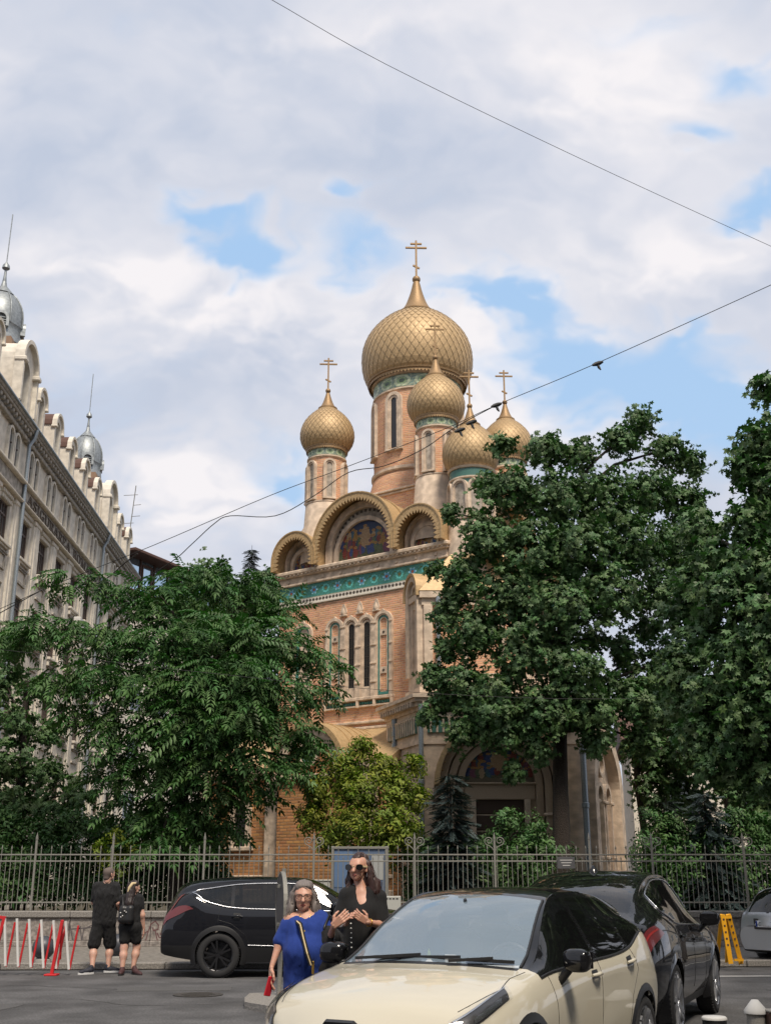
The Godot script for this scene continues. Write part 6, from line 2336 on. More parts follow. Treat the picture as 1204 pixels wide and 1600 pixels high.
func build_car(s: Dictionary) -> Node3D:
	var car := thing(s.name, s.label, "car", s.at, s.turn, s.get("group", ""))
	var xs := []
	var L: float = s.length
	var x := 0.0
	while x < L:
		xs.append(x)
		x += 0.05 if x < 0.5 or x > L - 0.4 else 0.075
	xs.append(L)
	for c in s.cuts:
		var best := 0
		for i in xs.size():
			if absf(xs[i] - c) < absf(xs[best] - c):
				best = i
		xs[best] = c
	var ts := []
	for k in 7:
		for q in 4:
			ts.append(k + q * 0.25)
	ts.append(7.0)
	var bins := {}
	var pts := []
	for i in xs.size():
		var keys := car_keys(s, xs[i])
		var row := PackedVector3Array()
		for t in ts:
			row.append(car_point_on(s, keys, xs[i], t))
		pts.append(row)
	var nrm := []
	for i in xs.size():
		var row := PackedVector3Array()
		for j in ts.size():
			var dx: Vector3 = pts[mini(i + 1, xs.size() - 1)][j] - pts[maxi(i - 1, 0)][j]
			var dt: Vector3 = pts[i][mini(j + 1, ts.size() - 1)] - pts[i][maxi(j - 1, 0)]
			if j == ts.size() - 1:
				dt = Vector3(-1, 0, 0)
			row.append(dt.cross(dx).normalized())
		nrm.append(row)
	var class_of: Callable = s.paint
	for i in xs.size() - 1:
		var xm: float = (xs[i] + xs[i + 1]) / 2
		for j in ts.size() - 1:
			var tm: float = (ts[j] + ts[j + 1]) / 2
			var mid: Vector3 = (pts[i][j] + pts[i + 1][j + 1]) / 2
			var hole := false
			for wx in s.axles:
				if tm < 3.0 and Vector2(xm - wx, mid.y - s.wheel_r).length() < s.arch_r:
					hole = true
			if hole:
				continue
			var c: String = class_of.call(xm, tm)
			var split := c == "glass" or c == "trim" or c == "pillar"
			if split:
				for q in (s.axles if c == "trim" else s.cuts):
					if q < xm:
						c = c.get_slice(":", 0) + ":%d" % int(q * 100)
			for side in [1.0, -1.0]:
				var key := c + (":%d" % int(side) if split else "")
				if not bins.has(key):
					bins[key] = MB.new()
				var m: MB = bins[key]
				var f := Vector3(side, 1, 1)
				var a: Vector3 = pts[i][j] * f
				var b: Vector3 = pts[i][j + 1] * f
				var d: Vector3 = pts[i + 1][j + 1] * f
				var e: Vector3 = pts[i + 1][j] * f
				var na: Vector3 = nrm[i][j] * f
				var nb: Vector3 = nrm[i][j + 1] * f
				var nd: Vector3 = nrm[i + 1][j + 1] * f
				var ne: Vector3 = nrm[i + 1][j] * f
				if side > 0:
					m.t3(a, b, d, na, nb, nd)
					m.t3(a, d, e, na, nd, ne)
				else:
					m.t3(a, d, b, na, nd, nb)
					m.t3(a, e, d, na, ne, nd)
	# close the nose, the tail and the floor
	var body: MB = bins["body"]
	for e in [0, xs.size() - 1]:
		for j in ts.size() - 1:
			var a: Vector3 = pts[e][j]
			var b: Vector3 = pts[e][j + 1]
			var q := [a, b, Vector3(-b.x, b.y, b.z), Vector3(-a.x, a.y, a.z)]
			body._face(q, Vector3(0, a.y, 0))
	var under := MB.new()
	for i in xs.size() - 1:
		var a: Vector3 = pts[i][0] * Vector3(0.92, 1, 1)
		var b: Vector3 = pts[i + 1][0] * Vector3(0.92, 1, 1)
		under.quad(Vector3(-a.x, a.y, a.z), Vector3(a.x, a.y, a.z), Vector3(b.x, b.y, b.z), Vector3(-b.x, b.y, b.z))
	part(under, "underbody", M.trim_black, car)
	var names := {"body": "body", "glass": "side_window", "screen": "windscreen", "rear_glass": "rear_window", "roof": "roof", "trim": "cladding", "pillar": "pillar"}
	for c in bins:
		var kind: String = c.get_slice(":", 0)
		part(bins[c], names[kind], s.mats[kind], car)
	# wheels, arches
	for wx in s.axles:
		for side in [1.0, -1.0]:
			var ww: float = side_at(s, wx, s.wheel_r + s.arch_r + 0.02)
			wheel(car, Vector3(side * (ww - 0.125), s.wheel_r, wx - L / 2), s.wheel_r, 0.23, side, s.style, s.mats.rim)
			var m := MB.new()
			var r0 := []
			var r1 := []
			var r2 := []
			var r3 := []
			for k in 25:
				var a := deg_to_rad(lerpf(-22, 202, k / 24.0))
				var q0 := Vector2(wx + cos(a) * s.arch_r * 0.96, s.wheel_r + sin(a) * s.arch_r * 0.96)
				var q1 := Vector2(wx + cos(a) * (s.arch_r + s.lip), s.wheel_r + sin(a) * (s.arch_r + s.lip))
				q0.y = maxf(q0.y, 0.2)
				q1.y = maxf(q1.y, 0.2)
				var w0 := maxf(side_at(s, q0.x, q0.y), ww - 0.05) + 0.014
				var w1 := side_at(s, q1.x, q1.y) + 0.006
				r0.append(Vector3(side * (w0 - 0.30), q0.y, q0.x - L / 2))
				r1.append(Vector3(side * w0, q0.y, q0.x - L / 2))
				r2.append(Vector3(side * lerpf(w0, w1, 0.75), lerpf(q0.y, q1.y, 0.75), lerpf(q0.x, q1.x, 0.75) - L / 2))
				r3.append(Vector3(side * (w1 - 0.012), q1.y, q1.x - L / 2))
			m.grid([PackedVector3Array(r0), PackedVector3Array(r1)], side > 0)
			m.grid([PackedVector3Array(r1), PackedVector3Array(r2), PackedVector3Array(r3)], side > 0)
			part(m, "wheel_arch", s.mats.arch, car)
	# seats, dashboard and steering wheel behind the glass
	var m2 := MB.new()
	for side in [1.0, -1.0]:
		for sx in [0.48, 0.68]:
			var z: float = L * sx - L / 2
			m2.box(Vector3(side * 0.36, 0.60, z), Vector3(0.5, 0.2, 0.5), 0.06)
			m2.box(Vector3(side * 0.36, 0.88, z + 0.28), Vector3(0.48, 0.6, 0.16), 0.06)
			m2.box(Vector3(side * 0.36, 1.24, z + 0.30), Vector3(0.26, 0.16, 0.12), 0.04)
	part(m2, "seats", M.seat_dark, car)
	m2 = MB.new()
	var dz: float = s.cowl + 0.35 - L / 2
	m2.box(Vector3(0, s.dash - 0.1, dz), Vector3(1.3, 0.2, 0.55), 0.07)
	part(m2, "dashboard", M.dash_grey, car)
	m2 = MB.new()
	var wheel_ring := []
	for k in 25:
		var a := TAU * k / 24.0
		wheel_ring.append(Vector3(-0.36 + cos(a) * 0.18, s.dash - 0.02 + sin(a) * 0.17, dz + 0.36 + sin(a) * 0.06 * -1.0))
	m2.tube(wheel_ring, 0.016, 6, false)
	m2.bar(wheel_ring[0], wheel_ring[12], 0.03, 0.03)
	part(m2, "steering_wheel", M.trim_black, car)
	return car


func lines(s: Dictionary, car: Node3D, called: String, paths: Array, width: float, material: Material, lift := 0.003, sides := [1.0, -1.0]) -> void:
	for side in sides:
		for p in paths:
			var m := MB.new()
			car_line(s, m, p, side, width, lift)
			part(m, called, material, car)


func handles(s: Dictionary, car: Node3D, spots: Array, material: Material) -> void:
	for side in [1.0, -1.0]:
		for p in spots:
			var m := MB.new()
			var a := car_point(s, p[0] - 0.09, p[1], side, 0.012)
			var b := car_point(s, p[0], p[1] + 0.02, side, 0.042)
			var c := car_point(s, p[0] + 0.09, p[1], side, 0.012)
			m.tube([a, a.lerp(b, 0.6) + Vector3(side * 0.01, 0, 0), b, c.lerp(b, 0.6) + Vector3(side * 0.01, 0, 0), c], [0.012, 0.015, 0.016, 0.015, 0.012], 8)
			part(m, "door_handle", material, car)
			m = MB.new()
			car_patch(s, m, [[p[0] - 0.07, p[1] - 0.16], [p[0] + 0.07, p[1] - 0.16], [p[0] + 0.06, p[1] + 0.2], [p[0] - 0.06, p[1] + 0.2]], side, 0.003, 4, 3)
			part(m, "handle_recess", M.trim_black, car)


func plate(car: Node3D, text: String, at: Vector3, turn: float) -> void:
	var m := MB.new()
	m.box(Vector3.ZERO, Vector3(0.52, 0.115, 0.012), 0.003)
	var o := part(m, "number_plate", M.plate_white, car)
	o.position = at
	o.rotation.y = turn
	m = MB.new()
	m.box(Vector3(-0.238, 0, 0.0065), Vector3(0.04, 0.105, 0.003))
	part(m, "country_band", M.cloth_blue, o)
	var font := SystemFont.new()
	font.font_names = PackedStringArray(["Droid Sans"])
	var t := TextMesh.new()
	t.text = text
	t.font = font
	t.font_size = 32
	t.pixel_size = 0.0033
	t.depth = 0.003
	var l := part(t, "number", M.trim_black, o)
	l.position = Vector3(0.02, 0, 0.008)


func cars() -> void:
	# cream crossover with a black roof
	var s := {"name": "crossover_car", "label": "cream crossover car with black roof and door mirrors facing the street", "length": 4.2, "cowl": 1.12, "bow_front": 0.16, "wheel_r": 0.325, "arch_r": 0.36, "lip": 0.055, "style": 0, "dash": 0.95,
		"axles": [0.83, 3.46], "cuts": [0.98, 1.10, 1.15, 1.42, 1.98, 2.28, 2.36, 3.10, 3.17, 3.60, 3.78, 4.0], "at": Vector3(-0.218 + 0.477 * 2.1, 0, -(7.8 + 0.879 * 2.1)), "turn": deg_to_rad(-118.5 - 90.0),
		"mats": {"body": M.paint_cream, "glass": M.car_glass, "screen": M.windscreen, "rear_glass": M.car_glass, "roof": M.paint_black, "trim": M.trim_black, "pillar": M.paint_black, "rim": M.alloy, "arch": M.trim_black},
		"stations": [
			[0.00, 0.44, 0.20, 0.54, 0.36, 0.56, 0.49, 0.54, 0.58, 0.50, 0.63, 0.40, 0.66, 0.2, 0.68, 0.0, 0.685],
			[0.16, 0.68, 0.19, 0.76, 0.38, 0.78, 0.53, 0.75, 0.66, 0.69, 0.74, 0.53, 0.78, 0.28, 0.805, 0.0, 0.81],
			[0.48, 0.78, 0.19, 0.86, 0.42, 0.875, 0.61, 0.835, 0.775, 0.755, 0.848, 0.59, 0.875, 0.30, 0.90, 0.0, 0.905],
			[0.85, 0.80, 0.19, 0.885, 0.45, 0.90, 0.69, 0.85, 0.868, 0.765, 0.922, 0.62, 0.942, 0.30, 0.968, 0.0, 0.972],
			[1.12, 0.80, 0.19, 0.88, 0.45, 0.90, 0.72, 0.845, 0.912, 0.765, 0.955, 0.705, 0.968, 0.35, 0.992, 0.0, 1.0],
			[1.35, 0.80, 0.19, 0.875, 0.44, 0.895, 0.74, 0.84, 0.938, 0.752, 1.035, 0.685, 1.06, 0.35, 1.105, 0.0, 1.12],
			[1.62, 0.80, 0.19, 0.87, 0.44, 0.89, 0.76, 0.845, 0.952, 0.69, 1.205, 0.635, 1.235, 0.33, 1.28, 0.0, 1.295],
			[1.98, 0.80, 0.19, 0.87, 0.44, 0.89, 0.77, 0.85, 0.965, 0.615, 1.375, 0.568, 1.41, 0.30, 1.445, 0.0, 1.455],
			[2.25, 0.80, 0.19, 0.87, 0.44, 0.89, 0.78, 0.855, 0.975, 0.592, 1.425, 0.548, 1.462, 0.28, 1.495, 0.0, 1.505],
			[2.75, 0.80, 0.19, 0.87, 0.44, 0.892, 0.79, 0.86, 0.99, 0.588, 1.43, 0.545, 1.468, 0.28, 1.502, 0.0, 1.512],
			[3.20, 0.80, 0.20, 0.875, 0.45, 0.90, 0.80, 0.855, 1.03, 0.588, 1.395, 0.545, 1.438, 0.28, 1.475, 0.0, 1.485],
			[3.62, 0.79, 0.22, 0.87, 0.46, 0.89, 0.80, 0.82, 1.13, 0.60, 1.30, 0.548, 1.372, 0.28, 1.412, 0.0, 1.422],
			[3.85, 0.78, 0.25, 0.85, 0.46, 0.87, 0.79, 0.79, 1.11, 0.62, 1.22, 0.55, 1.285, 0.28, 1.325, 0.0, 1.335],
			[4.05, 0.74, 0.28, 0.81, 0.46, 0.83, 0.74, 0.745, 0.98, 0.64, 1.03, 0.54, 1.07, 0.27, 1.095, 0.0, 1.10],
			[4.17, 0.68, 0.30, 0.74, 0.45, 0.76, 0.66, 0.70, 0.82, 0.62, 0.87, 0.48, 0.90, 0.24, 0.91, 0.0, 0.915],
			[4.20, 0.62, 0.32, 0.68, 0.45, 0.70, 0.60, 0.64, 0.72, 0.56, 0.76, 0.4, 0.78, 0.2, 0.785, 0.0, 0.79]]}
	s.paint = func(x: float, t: float) -> String:
		if t < 0.75 and x > 0.15 and x < 4.1:
			return "trim"
		if t < 3.0:
			return "body"
		if t < 4.0:
			if x < 1.15:
				return "body"
			if x < 1.42:
				return "pillar"
			if x < 2.28 or (x > 2.36 and x < 3.10) or (x > 3.17 and x < 3.60):
				return "glass"
			return "pillar" if x < 3.78 else "body"
		if t < 5.0:
			return "body" if x < 1.15 or x > 4.0 else "pillar"
		if x < 1.10:
			return "body"
		if x < 1.15:
			return "trim"
		if x < 1.98:
			return "screen"
		if x < 3.78:
			return "roof"
		return "rear_glass" if x < 4.0 else "body"
	var car := build_car(s)
	lines(s, car, "panel_gap", [[[0.62, 3.95], [0.85, 4.25], [1.09, 4.35]], [[0.20, 4.4], [0.45, 4.15], [0.62, 3.95]]], 0.007, M.trim_black, -0.0005)
	lines(s, car, "door_gap", [[[1.35, 0.8], [1.33, 2.0], [1.28, 2.95]], [[2.32, 0.8], [2.34, 2.0], [2.32, 3.0]], [[3.28, 2.2], [3.17, 3.0]], [[3.03, 0.8], [3.10, 1.6], [3.28, 2.2]]], 0.006, M.trim_black, -0.0005)
	lines(s, car, "window_rail", [[[1.15, 3.02], [1.8, 3.0], [3.0, 3.0], [3.6, 3.02]]], 0.02, M.trim_black, 0.004)
	lines(s, car, "screen_edge", [[[1.16, 5.0], [1.5, 5.0], [1.98, 5.0]]], 0.022, M.trim_black, 0.002)
	handles(s, car, [[2.18, 2.55], [3.06, 2.62]], M.paint_cream)
	for side in [1.0, -1.0]:
		mirror(car, Vector3(side * 1.005, 1.02, 1.46 - 2.1), side, Vector3(0.115, 0.082, 0.075), M.paint_black)
		# headlamp: dark bowl, clear cover, bright bar
		var m := MB.new()
		car_patch(s, m, [[0.06, 3.2], [0.60, 3.15], [0.66, 3.92], [0.12, 4.12]], side, 0.004, 10, 6)
		var lamp := part(m, "headlamp", M.trim_black, car)
		m = MB.new()
		car_patch(s, m, [[0.055, 3.1], [0.62, 3.08], [0.68, 3.97], [0.11, 4.18]], side, 0.022, 10, 6)
		part(m, "lens", M.lamp_clear, lamp)
		m = MB.new()
		car_patch(s, m, [[0.20, 3.30], [0.50, 3.24], [0.52, 3.50], [0.22, 3.60]], side, 0.012, 6, 3)
		car_patch(s, m, [[0.12, 3.98], [0.66, 3.84], [0.67, 3.90], [0.12, 4.06]], side, 0.012, 8, 2)
		part(m, "reflector", M.chrome, lamp)
		# wiper
	for w in [[[-0.42, 1.085, 0.0], [0.28, 1.11, 0.02]], [[0.34, 1.09, 0.0], [0.66, 1.115, 0.03]]]:
		var m := MB.new()
		var a := Vector3(w[0][0], 0, 0)
		var b := Vector3(w[1][0], 0, 0)
		var za := car_point(s, 1.155, 7.0 - absf(a.x) / 0.36, 1.0)
		var zb := car_point(s, 1.175, 7.0 - absf(b.x) / 0.36, 1.0)
		var p := Vector3(-a.x, za.y + 0.025, za.z)
		var q := Vector3(-b.x, zb.y + 0.028, zb.z)
		m.bar(p, q, 0.03, 0.022)
		m.bar(p.lerp(q, 0.55) + Vector3(0, 0.018, 0), Vector3(p.x + 0.1, p.y - 0.005, p.z - 0.10), 0.028, 0.02)
		part(m, "wiper", M.trim_black, car)
	var mm := MB.new()
	var pa := car_point(s, 0.0, 7.0, 1.0)
	# emblem: two nested lozenges on a black nose panel
	mm.x = Transform3D(Basis(Vector3.RIGHT, -0.45), Vector3(0, 0.655, -2.20))
	mm.prism(PackedVector2Array([Vector2(-0.2, -0.02), Vector2(-0.1, 0.085), Vector2(0.1, 0.085), Vector2(0.2, -0.02), Vector2(0.1, -0.2), Vector2(-0.1, -0.2)]), -0.03, 0.0)
	var nose := part(mm, "nose_panel", M.trim_black, car)
	mm = MB.new()
	mm.x = Transform3D(Basis(Vector3.RIGHT, -0.45) * Basis(Vector3.UP, PI), Vector3(0, 0.655, -2.202))
	for k in 2:
		var e := 0.075 - k * 0.03
		mm.band(PackedVector2Array([Vector2(-e * 0.8, -0.04), Vector2(0, e * 1.3 - 0.04), Vector2(e * 0.8, -0.04), Vector2(0, -e * 1.3 - 0.04), Vector2(-e * 0.8, -0.04)]), PackedVector2Array([Vector2(-e * 0.6, -0.04), Vector2(0, e - 0.04), Vector2(e * 0.6, -0.04), Vector2(0, -e - 0.04), Vector2(-e * 0.6, -0.04)]), 0.03, 0.045)
	part(mm, "emblem", M.chrome, nose)
	# things on the dashboard, seen through the screen
	var cf := car.transform
	mm = MB.new()
	mm.box(Vector3.ZERO, Vector3(0.30, 0.008, 0.16), 0.002)
	var o := part(mm, numbered("paper_sheet"), M.paper, self)
	o.transform = cf * Transform3D(Basis(Vector3.UP, 0.3), Vector3(-0.42, 0.958, -0.62))
	tag(o, "white paper sheet lying on the dashboard of the cream car", "paper")
	mm = MB.new()
	mm.box(Vector3(0, 0.04, 0), Vector3(0.09, 0.08, 0.01), 0.002)
	o = part(mm, numbered("parking_card"), M.paper, self)
	o.transform = cf * Transform3D(Basis(), Vector3(-0.02, 0.952, -0.66))
	tag(o, "small white parking card propped on the cream car's dashboard", "card")
	var fig := thing("dashboard_ornament", "tiny white and green tower ornament on the cream car's dashboard", "ornament", cf * Vector3(0.16, 0.951, -0.66))
	mm = MB.new()
	mm.lathe(PackedVector2Array([Vector2(0.035, 0), Vector2(0.03, 0.03), Vector2(0.02, 0.035), Vector2(0.016, 0.07)]), 10)
	part(mm, "base", M.paper, fig)
	mm = MB.new()
	mm.lathe(PackedVector2Array([Vector2(0.016, 0.07), Vector2(0.012, 0.09), Vector2(0.001, 0.12)]), 10)
	part(mm, "tip", M.leaf_yellow, fig)
	mm = MB.new()
	mm.box(Vector3(0, 1.335, -0.28), Vector3(0.24, 0.07, 0.03), 0.02)
	mm.tube([Vector3(0, 1.34, -0.28), Vector3(0, 1.42, -0.34)], 0.014, 6)
	part(mm, "inside_mirror", M.trim_black, car)

	# black coupe-backed off-roader parked tail to tail with it
	s = {"name": "coupe_suv", "label": "glossy black coupe-backed off-roader parked tail to tail with the cream car", "length": 4.9, "cowl": 1.45, "bow_front": 0.14, "wheel_r": 0.385, "arch_r": 0.43, "lip": 0.05, "style": 1, "dash": 1.05,
		"axles": [0.93, 3.86], "cuts": [1.45, 1.62, 2.2, 2.45, 2.53, 3.35, 3.42, 3.75, 4.42], "at": Vector3(3.62 - 0.391 * 2.45, 0, -(16.5 - 0.92 * 2.45)), "turn": deg_to_rad(67.0 - 90.0),
		"mats": {"body": M.paint_black, "glass": M.car_glass, "screen": M.car_glass, "rear_glass": M.car_glass, "roof": M.paint_black, "trim": M.trim_black, "pillar": M.paint_black, "rim": M.alloy, "arch": M.paint_black},
		"stations": [
			[0.00, 0.60, 0.25, 0.72, 0.42, 0.75, 0.62, 0.70, 0.78, 0.62, 0.83, 0.45, 0.86, 0.2, 0.87, 0.0, 0.875],
			[0.20, 0.82, 0.24, 0.92, 0.45, 0.94, 0.65, 0.88, 0.84, 0.78, 0.92, 0.58, 0.95, 0.3, 0.965, 0.0, 0.97],
			[0.93, 0.86, 0.25, 0.97, 0.50, 0.99, 0.75, 0.93, 0.98, 0.82, 1.04, 0.62, 1.06, 0.3, 1.08, 0.0, 1.085],
			[1.45, 0.86, 0.25, 0.95, 0.48, 0.975, 0.78, 0.91, 1.04, 0.80, 1.10, 0.72, 1.11, 0.35, 1.13, 0.0, 1.135],
			[1.75, 0.86, 0.25, 0.945, 0.48, 0.97, 0.80, 0.90, 1.06, 0.755, 1.28, 0.69, 1.31, 0.34, 1.34, 0.0, 1.35],
			[2.20, 0.86, 0.25, 0.945, 0.48, 0.97, 0.80, 0.90, 1.075, 0.67, 1.52, 0.62, 1.57, 0.32, 1.61, 0.0, 1.62],
			[2.60, 0.86, 0.25, 0.945, 0.48, 0.97, 0.81, 0.90, 1.09, 0.64, 1.58, 0.60, 1.635, 0.31, 1.675, 0.0, 1.685],
			[3.10, 0.86, 0.25, 0.95, 0.48, 0.975, 0.82, 0.905, 1.11, 0.63, 1.565, 0.59, 1.62, 0.30, 1.66, 0.0, 1.67],
			[3.60, 0.86, 0.26, 0.965, 0.50, 0.99, 0.84, 0.91, 1.15, 0.64, 1.46, 0.59, 1.53, 0.30, 1.575, 0.0, 1.585],
			[4.05, 0.86, 0.28, 0.965, 0.52, 0.99, 0.86, 0.90, 1.17, 0.70, 1.33, 0.61, 1.40, 0.30, 1.445, 0.0, 1.455],
			[4.45, 0.84, 0.32, 0.94, 0.54, 0.965, 0.86, 0.87, 1.13, 0.76, 1.19, 0.64, 1.23, 0.32, 1.26, 0.0, 1.27],
			[4.68, 0.80, 0.36, 0.90, 0.54, 0.92, 0.84, 0.83, 1.06, 0.75, 1.12, 0.64, 1.145, 0.32, 1.165, 0.0, 1.17],
			[4.82, 0.74, 0.38, 0.84, 0.54, 0.86, 0.74, 0.80, 0.92, 0.72, 0.98, 0.6, 1.01, 0.3, 1.03, 0.0, 1.035],
			[4.90, 0.66, 0.40, 0.76, 0.54, 0.78, 0.66, 0.74, 0.78, 0.66, 0.82, 0.5, 0.85, 0.25, 0.86, 0.0, 0.86]]}
	s.paint = func(x: float, t: float) -> String:
		if t < 0.6 and x > 0.3 and x < 4.6:
			return "trim"
		if t < 3.0:
			return "body"
		if t < 4.0:
			if x < 1.62 or x > 4.05:
				return "body"
			return "glass" if (x < 2.45 or (x > 2.53 and x < 3.35) or (x > 3.42 and x < 3.75)) else "pillar"
		if t < 5.0:
			return "body"
		if x < 1.45:
			return "body"
		if x < 2.2:
			return "screen"
		if x < 3.42:
			return "roof"
		return "rear_glass" if x < 4.42 else "body"
	car = build_car(s)
	lines(s, car, "door_gap", [[[1.62, 0.8], [1.60, 2.0], [1.58, 2.95]], [[2.48, 0.8], [2.50, 2.0], [2.48, 3.0]], [[3.55, 2.3], [3.45, 3.0]], [[3.35, 0.8], [3.42, 1.7], [3.55, 2.3]]], 0.006, M.trim_black, 0.0)
	lines(s, car, "window_rail", [[[1.5, 3.02], [2.5, 3.0], [3.4, 3.0], [3.78, 3.3], [3.7, 3.9], [3.2, 4.0], [2.4, 4.0], [1.7, 4.0]]], 0.018, M.chrome, 0.004)
	lines(s, car, "crease", [[[1.2, 2.45], [2.5, 2.5], [3.6, 2.6], [4.4, 2.7]]], 0.012, M.paint_black, 0.002)
	handles(s, car, [[2.35, 2.45], [3.25, 2.55]], M.paint_black)
	for side in [1.0, -1.0]:
		mirror(car, Vector3(side * 1.06, 1.13, 1.72 - 2.45), side, Vector3(0.125, 0.085, 0.08), M.paint_black)
		mm = MB.new()
		car_patch(s, mm, [[4.22, 2.58], [4.80, 2.30], [4.82, 3.10], [4.42, 2.96]], side, 0.008, 8, 6)
		var lamp := part(mm, "tail_lamp", M.lamp_red, car)
		mm = MB.new()
		car_patch(s, mm, [[4.36, 2.74], [4.80, 2.72], [4.80, 2.82], [4.40, 2.82]], side, 0.013, 8, 2)
		part(mm, "light_bar", M.lamp_red_light, lamp)
	mm = MB.new()
	mm.lathe(PackedVector2Array([Vector2(0.055, 0.0), Vector2(0.045, 0.025), Vector2(0.012, 0.075), Vector2(0.001, 0.08)]), 10, Vector3(0, 1.655, 3.15 - 2.45))
	part(mm, "aerial_fin", M.paint_black, car)

	# black sport utility car at the far kerb
	s = {"name": "utility_car", "label": "black sport utility car with chrome window trim parked at the far kerb", "length": 4.6, "cowl": 1.35, "bow_front": 0.12, "wheel_r": 0.365, "arch_r": 0.41, "lip": 0.075, "style": 2, "dash": 1.05,
		"axles": [0.92, 3.60], "cuts": [1.35, 1.55, 2.1, 2.40, 2.48, 3.36, 3.42, 4.08, 4.15], "at": Vector3(-1.58, 0, -21.5), "turn": deg_to_rad(2.0 - 90.0),
		"mats": {"body": M.paint_night, "glass": M.car_glass, "screen": M.car_glass, "rear_glass": M.car_glass, "roof": M.paint_night, "trim": M.trim_black, "pillar": M.paint_black, "rim": M.alloy_dark, "arch": M.trim_black},
		"stations": [
			[0.00, 0.58, 0.24, 0.70, 0.42, 0.74, 0.62, 0.70, 0.82, 0.62, 0.88, 0.45, 0.91, 0.2, 0.92, 0.0, 0.925],
			[0.20, 0.78, 0.23, 0.86, 0.45, 0.88, 0.65, 0.84, 0.88, 0.76, 0.95, 0.56, 0.98, 0.3, 0.995, 0.0, 1.0],
			[0.92, 0.82, 0.24, 0.90, 0.50, 0.92, 0.75, 0.87, 1.0, 0.78, 1.06, 0.6, 1.08, 0.3, 1.10, 0.0, 1.105],
			[1.35, 0.82, 0.24, 0.89, 0.48, 0.915, 0.78, 0.86, 1.05, 0.76, 1.11, 0.70, 1.12, 0.35, 1.15, 0.0, 1.155],
			[1.70, 0.82, 0.24, 0.885, 0.48, 0.91, 0.80, 0.855, 1.07, 0.71, 1.31, 0.65, 1.34, 0.33, 1.37, 0.0, 1.38],
			[2.10, 0.82, 0.24, 0.885, 0.48, 0.91, 0.80, 0.855, 1.085, 0.65, 1.49, 0.60, 1.54, 0.31, 1.58, 0.0, 1.59],
			[2.60, 0.82, 0.24, 0.885, 0.48, 0.91, 0.81, 0.855, 1.10, 0.635, 1.525, 0.59, 1.59, 0.30, 1.635, 0.0, 1.645],
			[3.30, 0.82, 0.24, 0.89, 0.50, 0.915, 0.82, 0.855, 1.12, 0.635, 1.505, 0.59, 1.58, 0.30, 1.63, 0.0, 1.64],
			[3.85, 0.82, 0.26, 0.90, 0.52, 0.92, 0.84, 0.845, 1.20, 0.65, 1.44, 0.59, 1.54, 0.30, 1.59, 0.0, 1.60],
			[4.10, 0.81, 0.29, 0.89, 0.52, 0.91, 0.84, 0.83, 1.30, 0.67, 1.40, 0.58, 1.50, 0.30, 1.55, 0.0, 1.56],
			[4.30, 0.80, 0.32, 0.87, 0.52, 0.89, 0.84, 0.81, 1.20, 0.68, 1.33, 0.58, 1.42, 0.29, 1.47, 0.0, 1.48],
			[4.46, 0.77, 0.35, 0.845, 0.52, 0.865, 0.84, 0.79, 1.06, 0.68, 1.12, 0.56, 1.18, 0.28, 1.21, 0.0, 1.215],
			[4.55, 0.73, 0.37, 0.80, 0.52, 0.82, 0.78, 0.76, 0.96, 0.66, 1.0, 0.52, 1.03, 0.26, 1.04, 0.0, 1.045],
			[4.60, 0.68, 0.40, 0.75, 0.5, 0.77, 0.66, 0.72, 0.80, 0.62, 0.84, 0.48, 0.86, 0.24, 0.87, 0.0, 0.87]]}
	s.paint = func(x: float, t: float) -> String:
		if t < 0.95 and x > 0.3:
			return "trim"
		if t < 3.0:
			return "body"
		if t < 4.0:
			if x < 1.55 or x > 4.08:
				return "body"
			return "glass" if (x < 2.40 or (x > 2.48 and x < 3.36) or x > 3.42) else "pillar"
		if t < 5.0:
			return "body"
		if x < 1.35:
			return "body"
		if x < 2.1:
			return "screen"
		if x < 4.15:
			return "roof"
		return "rear_glass" if x < 4.46 else "body"
	car = build_car(s)
	lines(s, car, "door_gap", [[[1.55, 0.95], [1.52, 2.0], [1.50, 2.95]], [[2.44, 0.95], [2.46, 2.0], [2.44, 3.0]], [[3.62, 2.2], [3.60, 3.0]], [[3.05, 0.95], [3.15, 1.6], [3.40, 2.15], [3.62, 2.3]]], 0.007, M.trim_black, 0.0)
	lines(s, car, "window_rail", [[[1.42, 3.0], [2.5, 2.98], [3.5, 3.0], [3.9, 3.1], [4.10, 3.45], [4.0, 3.95], [3.3, 4.0], [2.4, 4.0], [1.75, 4.0]]], 0.026, M.chrome, 0.004)
	lines(s, car, "sill_strip", [[[1.5, 1.1], [2.5, 1.1], [3.1, 1.1]]], 0.02, M.chrome, 0.003)
	handles(s, car, [[2.28, 2.55], [3.30, 2.55]], M.paint_night)
	for side in [1.0, -1.0]:
		mirror(car, Vector3(side * 1.0, 1.13, 1.62 - 2.3), side, Vector3(0.115, 0.085, 0.075), M.paint_night)
		mm = MB.new()
		car_patch(s, mm, [[4.05, 2.55], [4.56, 2.35], [4.54, 2.98], [4.38, 2.92]], side, 0.010, 8, 5)
		var lamp := part(mm, "tail_lamp", M.lamp_red, car)
		mm = MB.new()
		car_patch(s, mm, [[4.44, 2.95], [4.52, 2.95], [4.30, 3.85], [4.22, 3.7]], side, 0.010, 2, 8)
		part(mm, "upper_lamp", M.lamp_red, lamp)

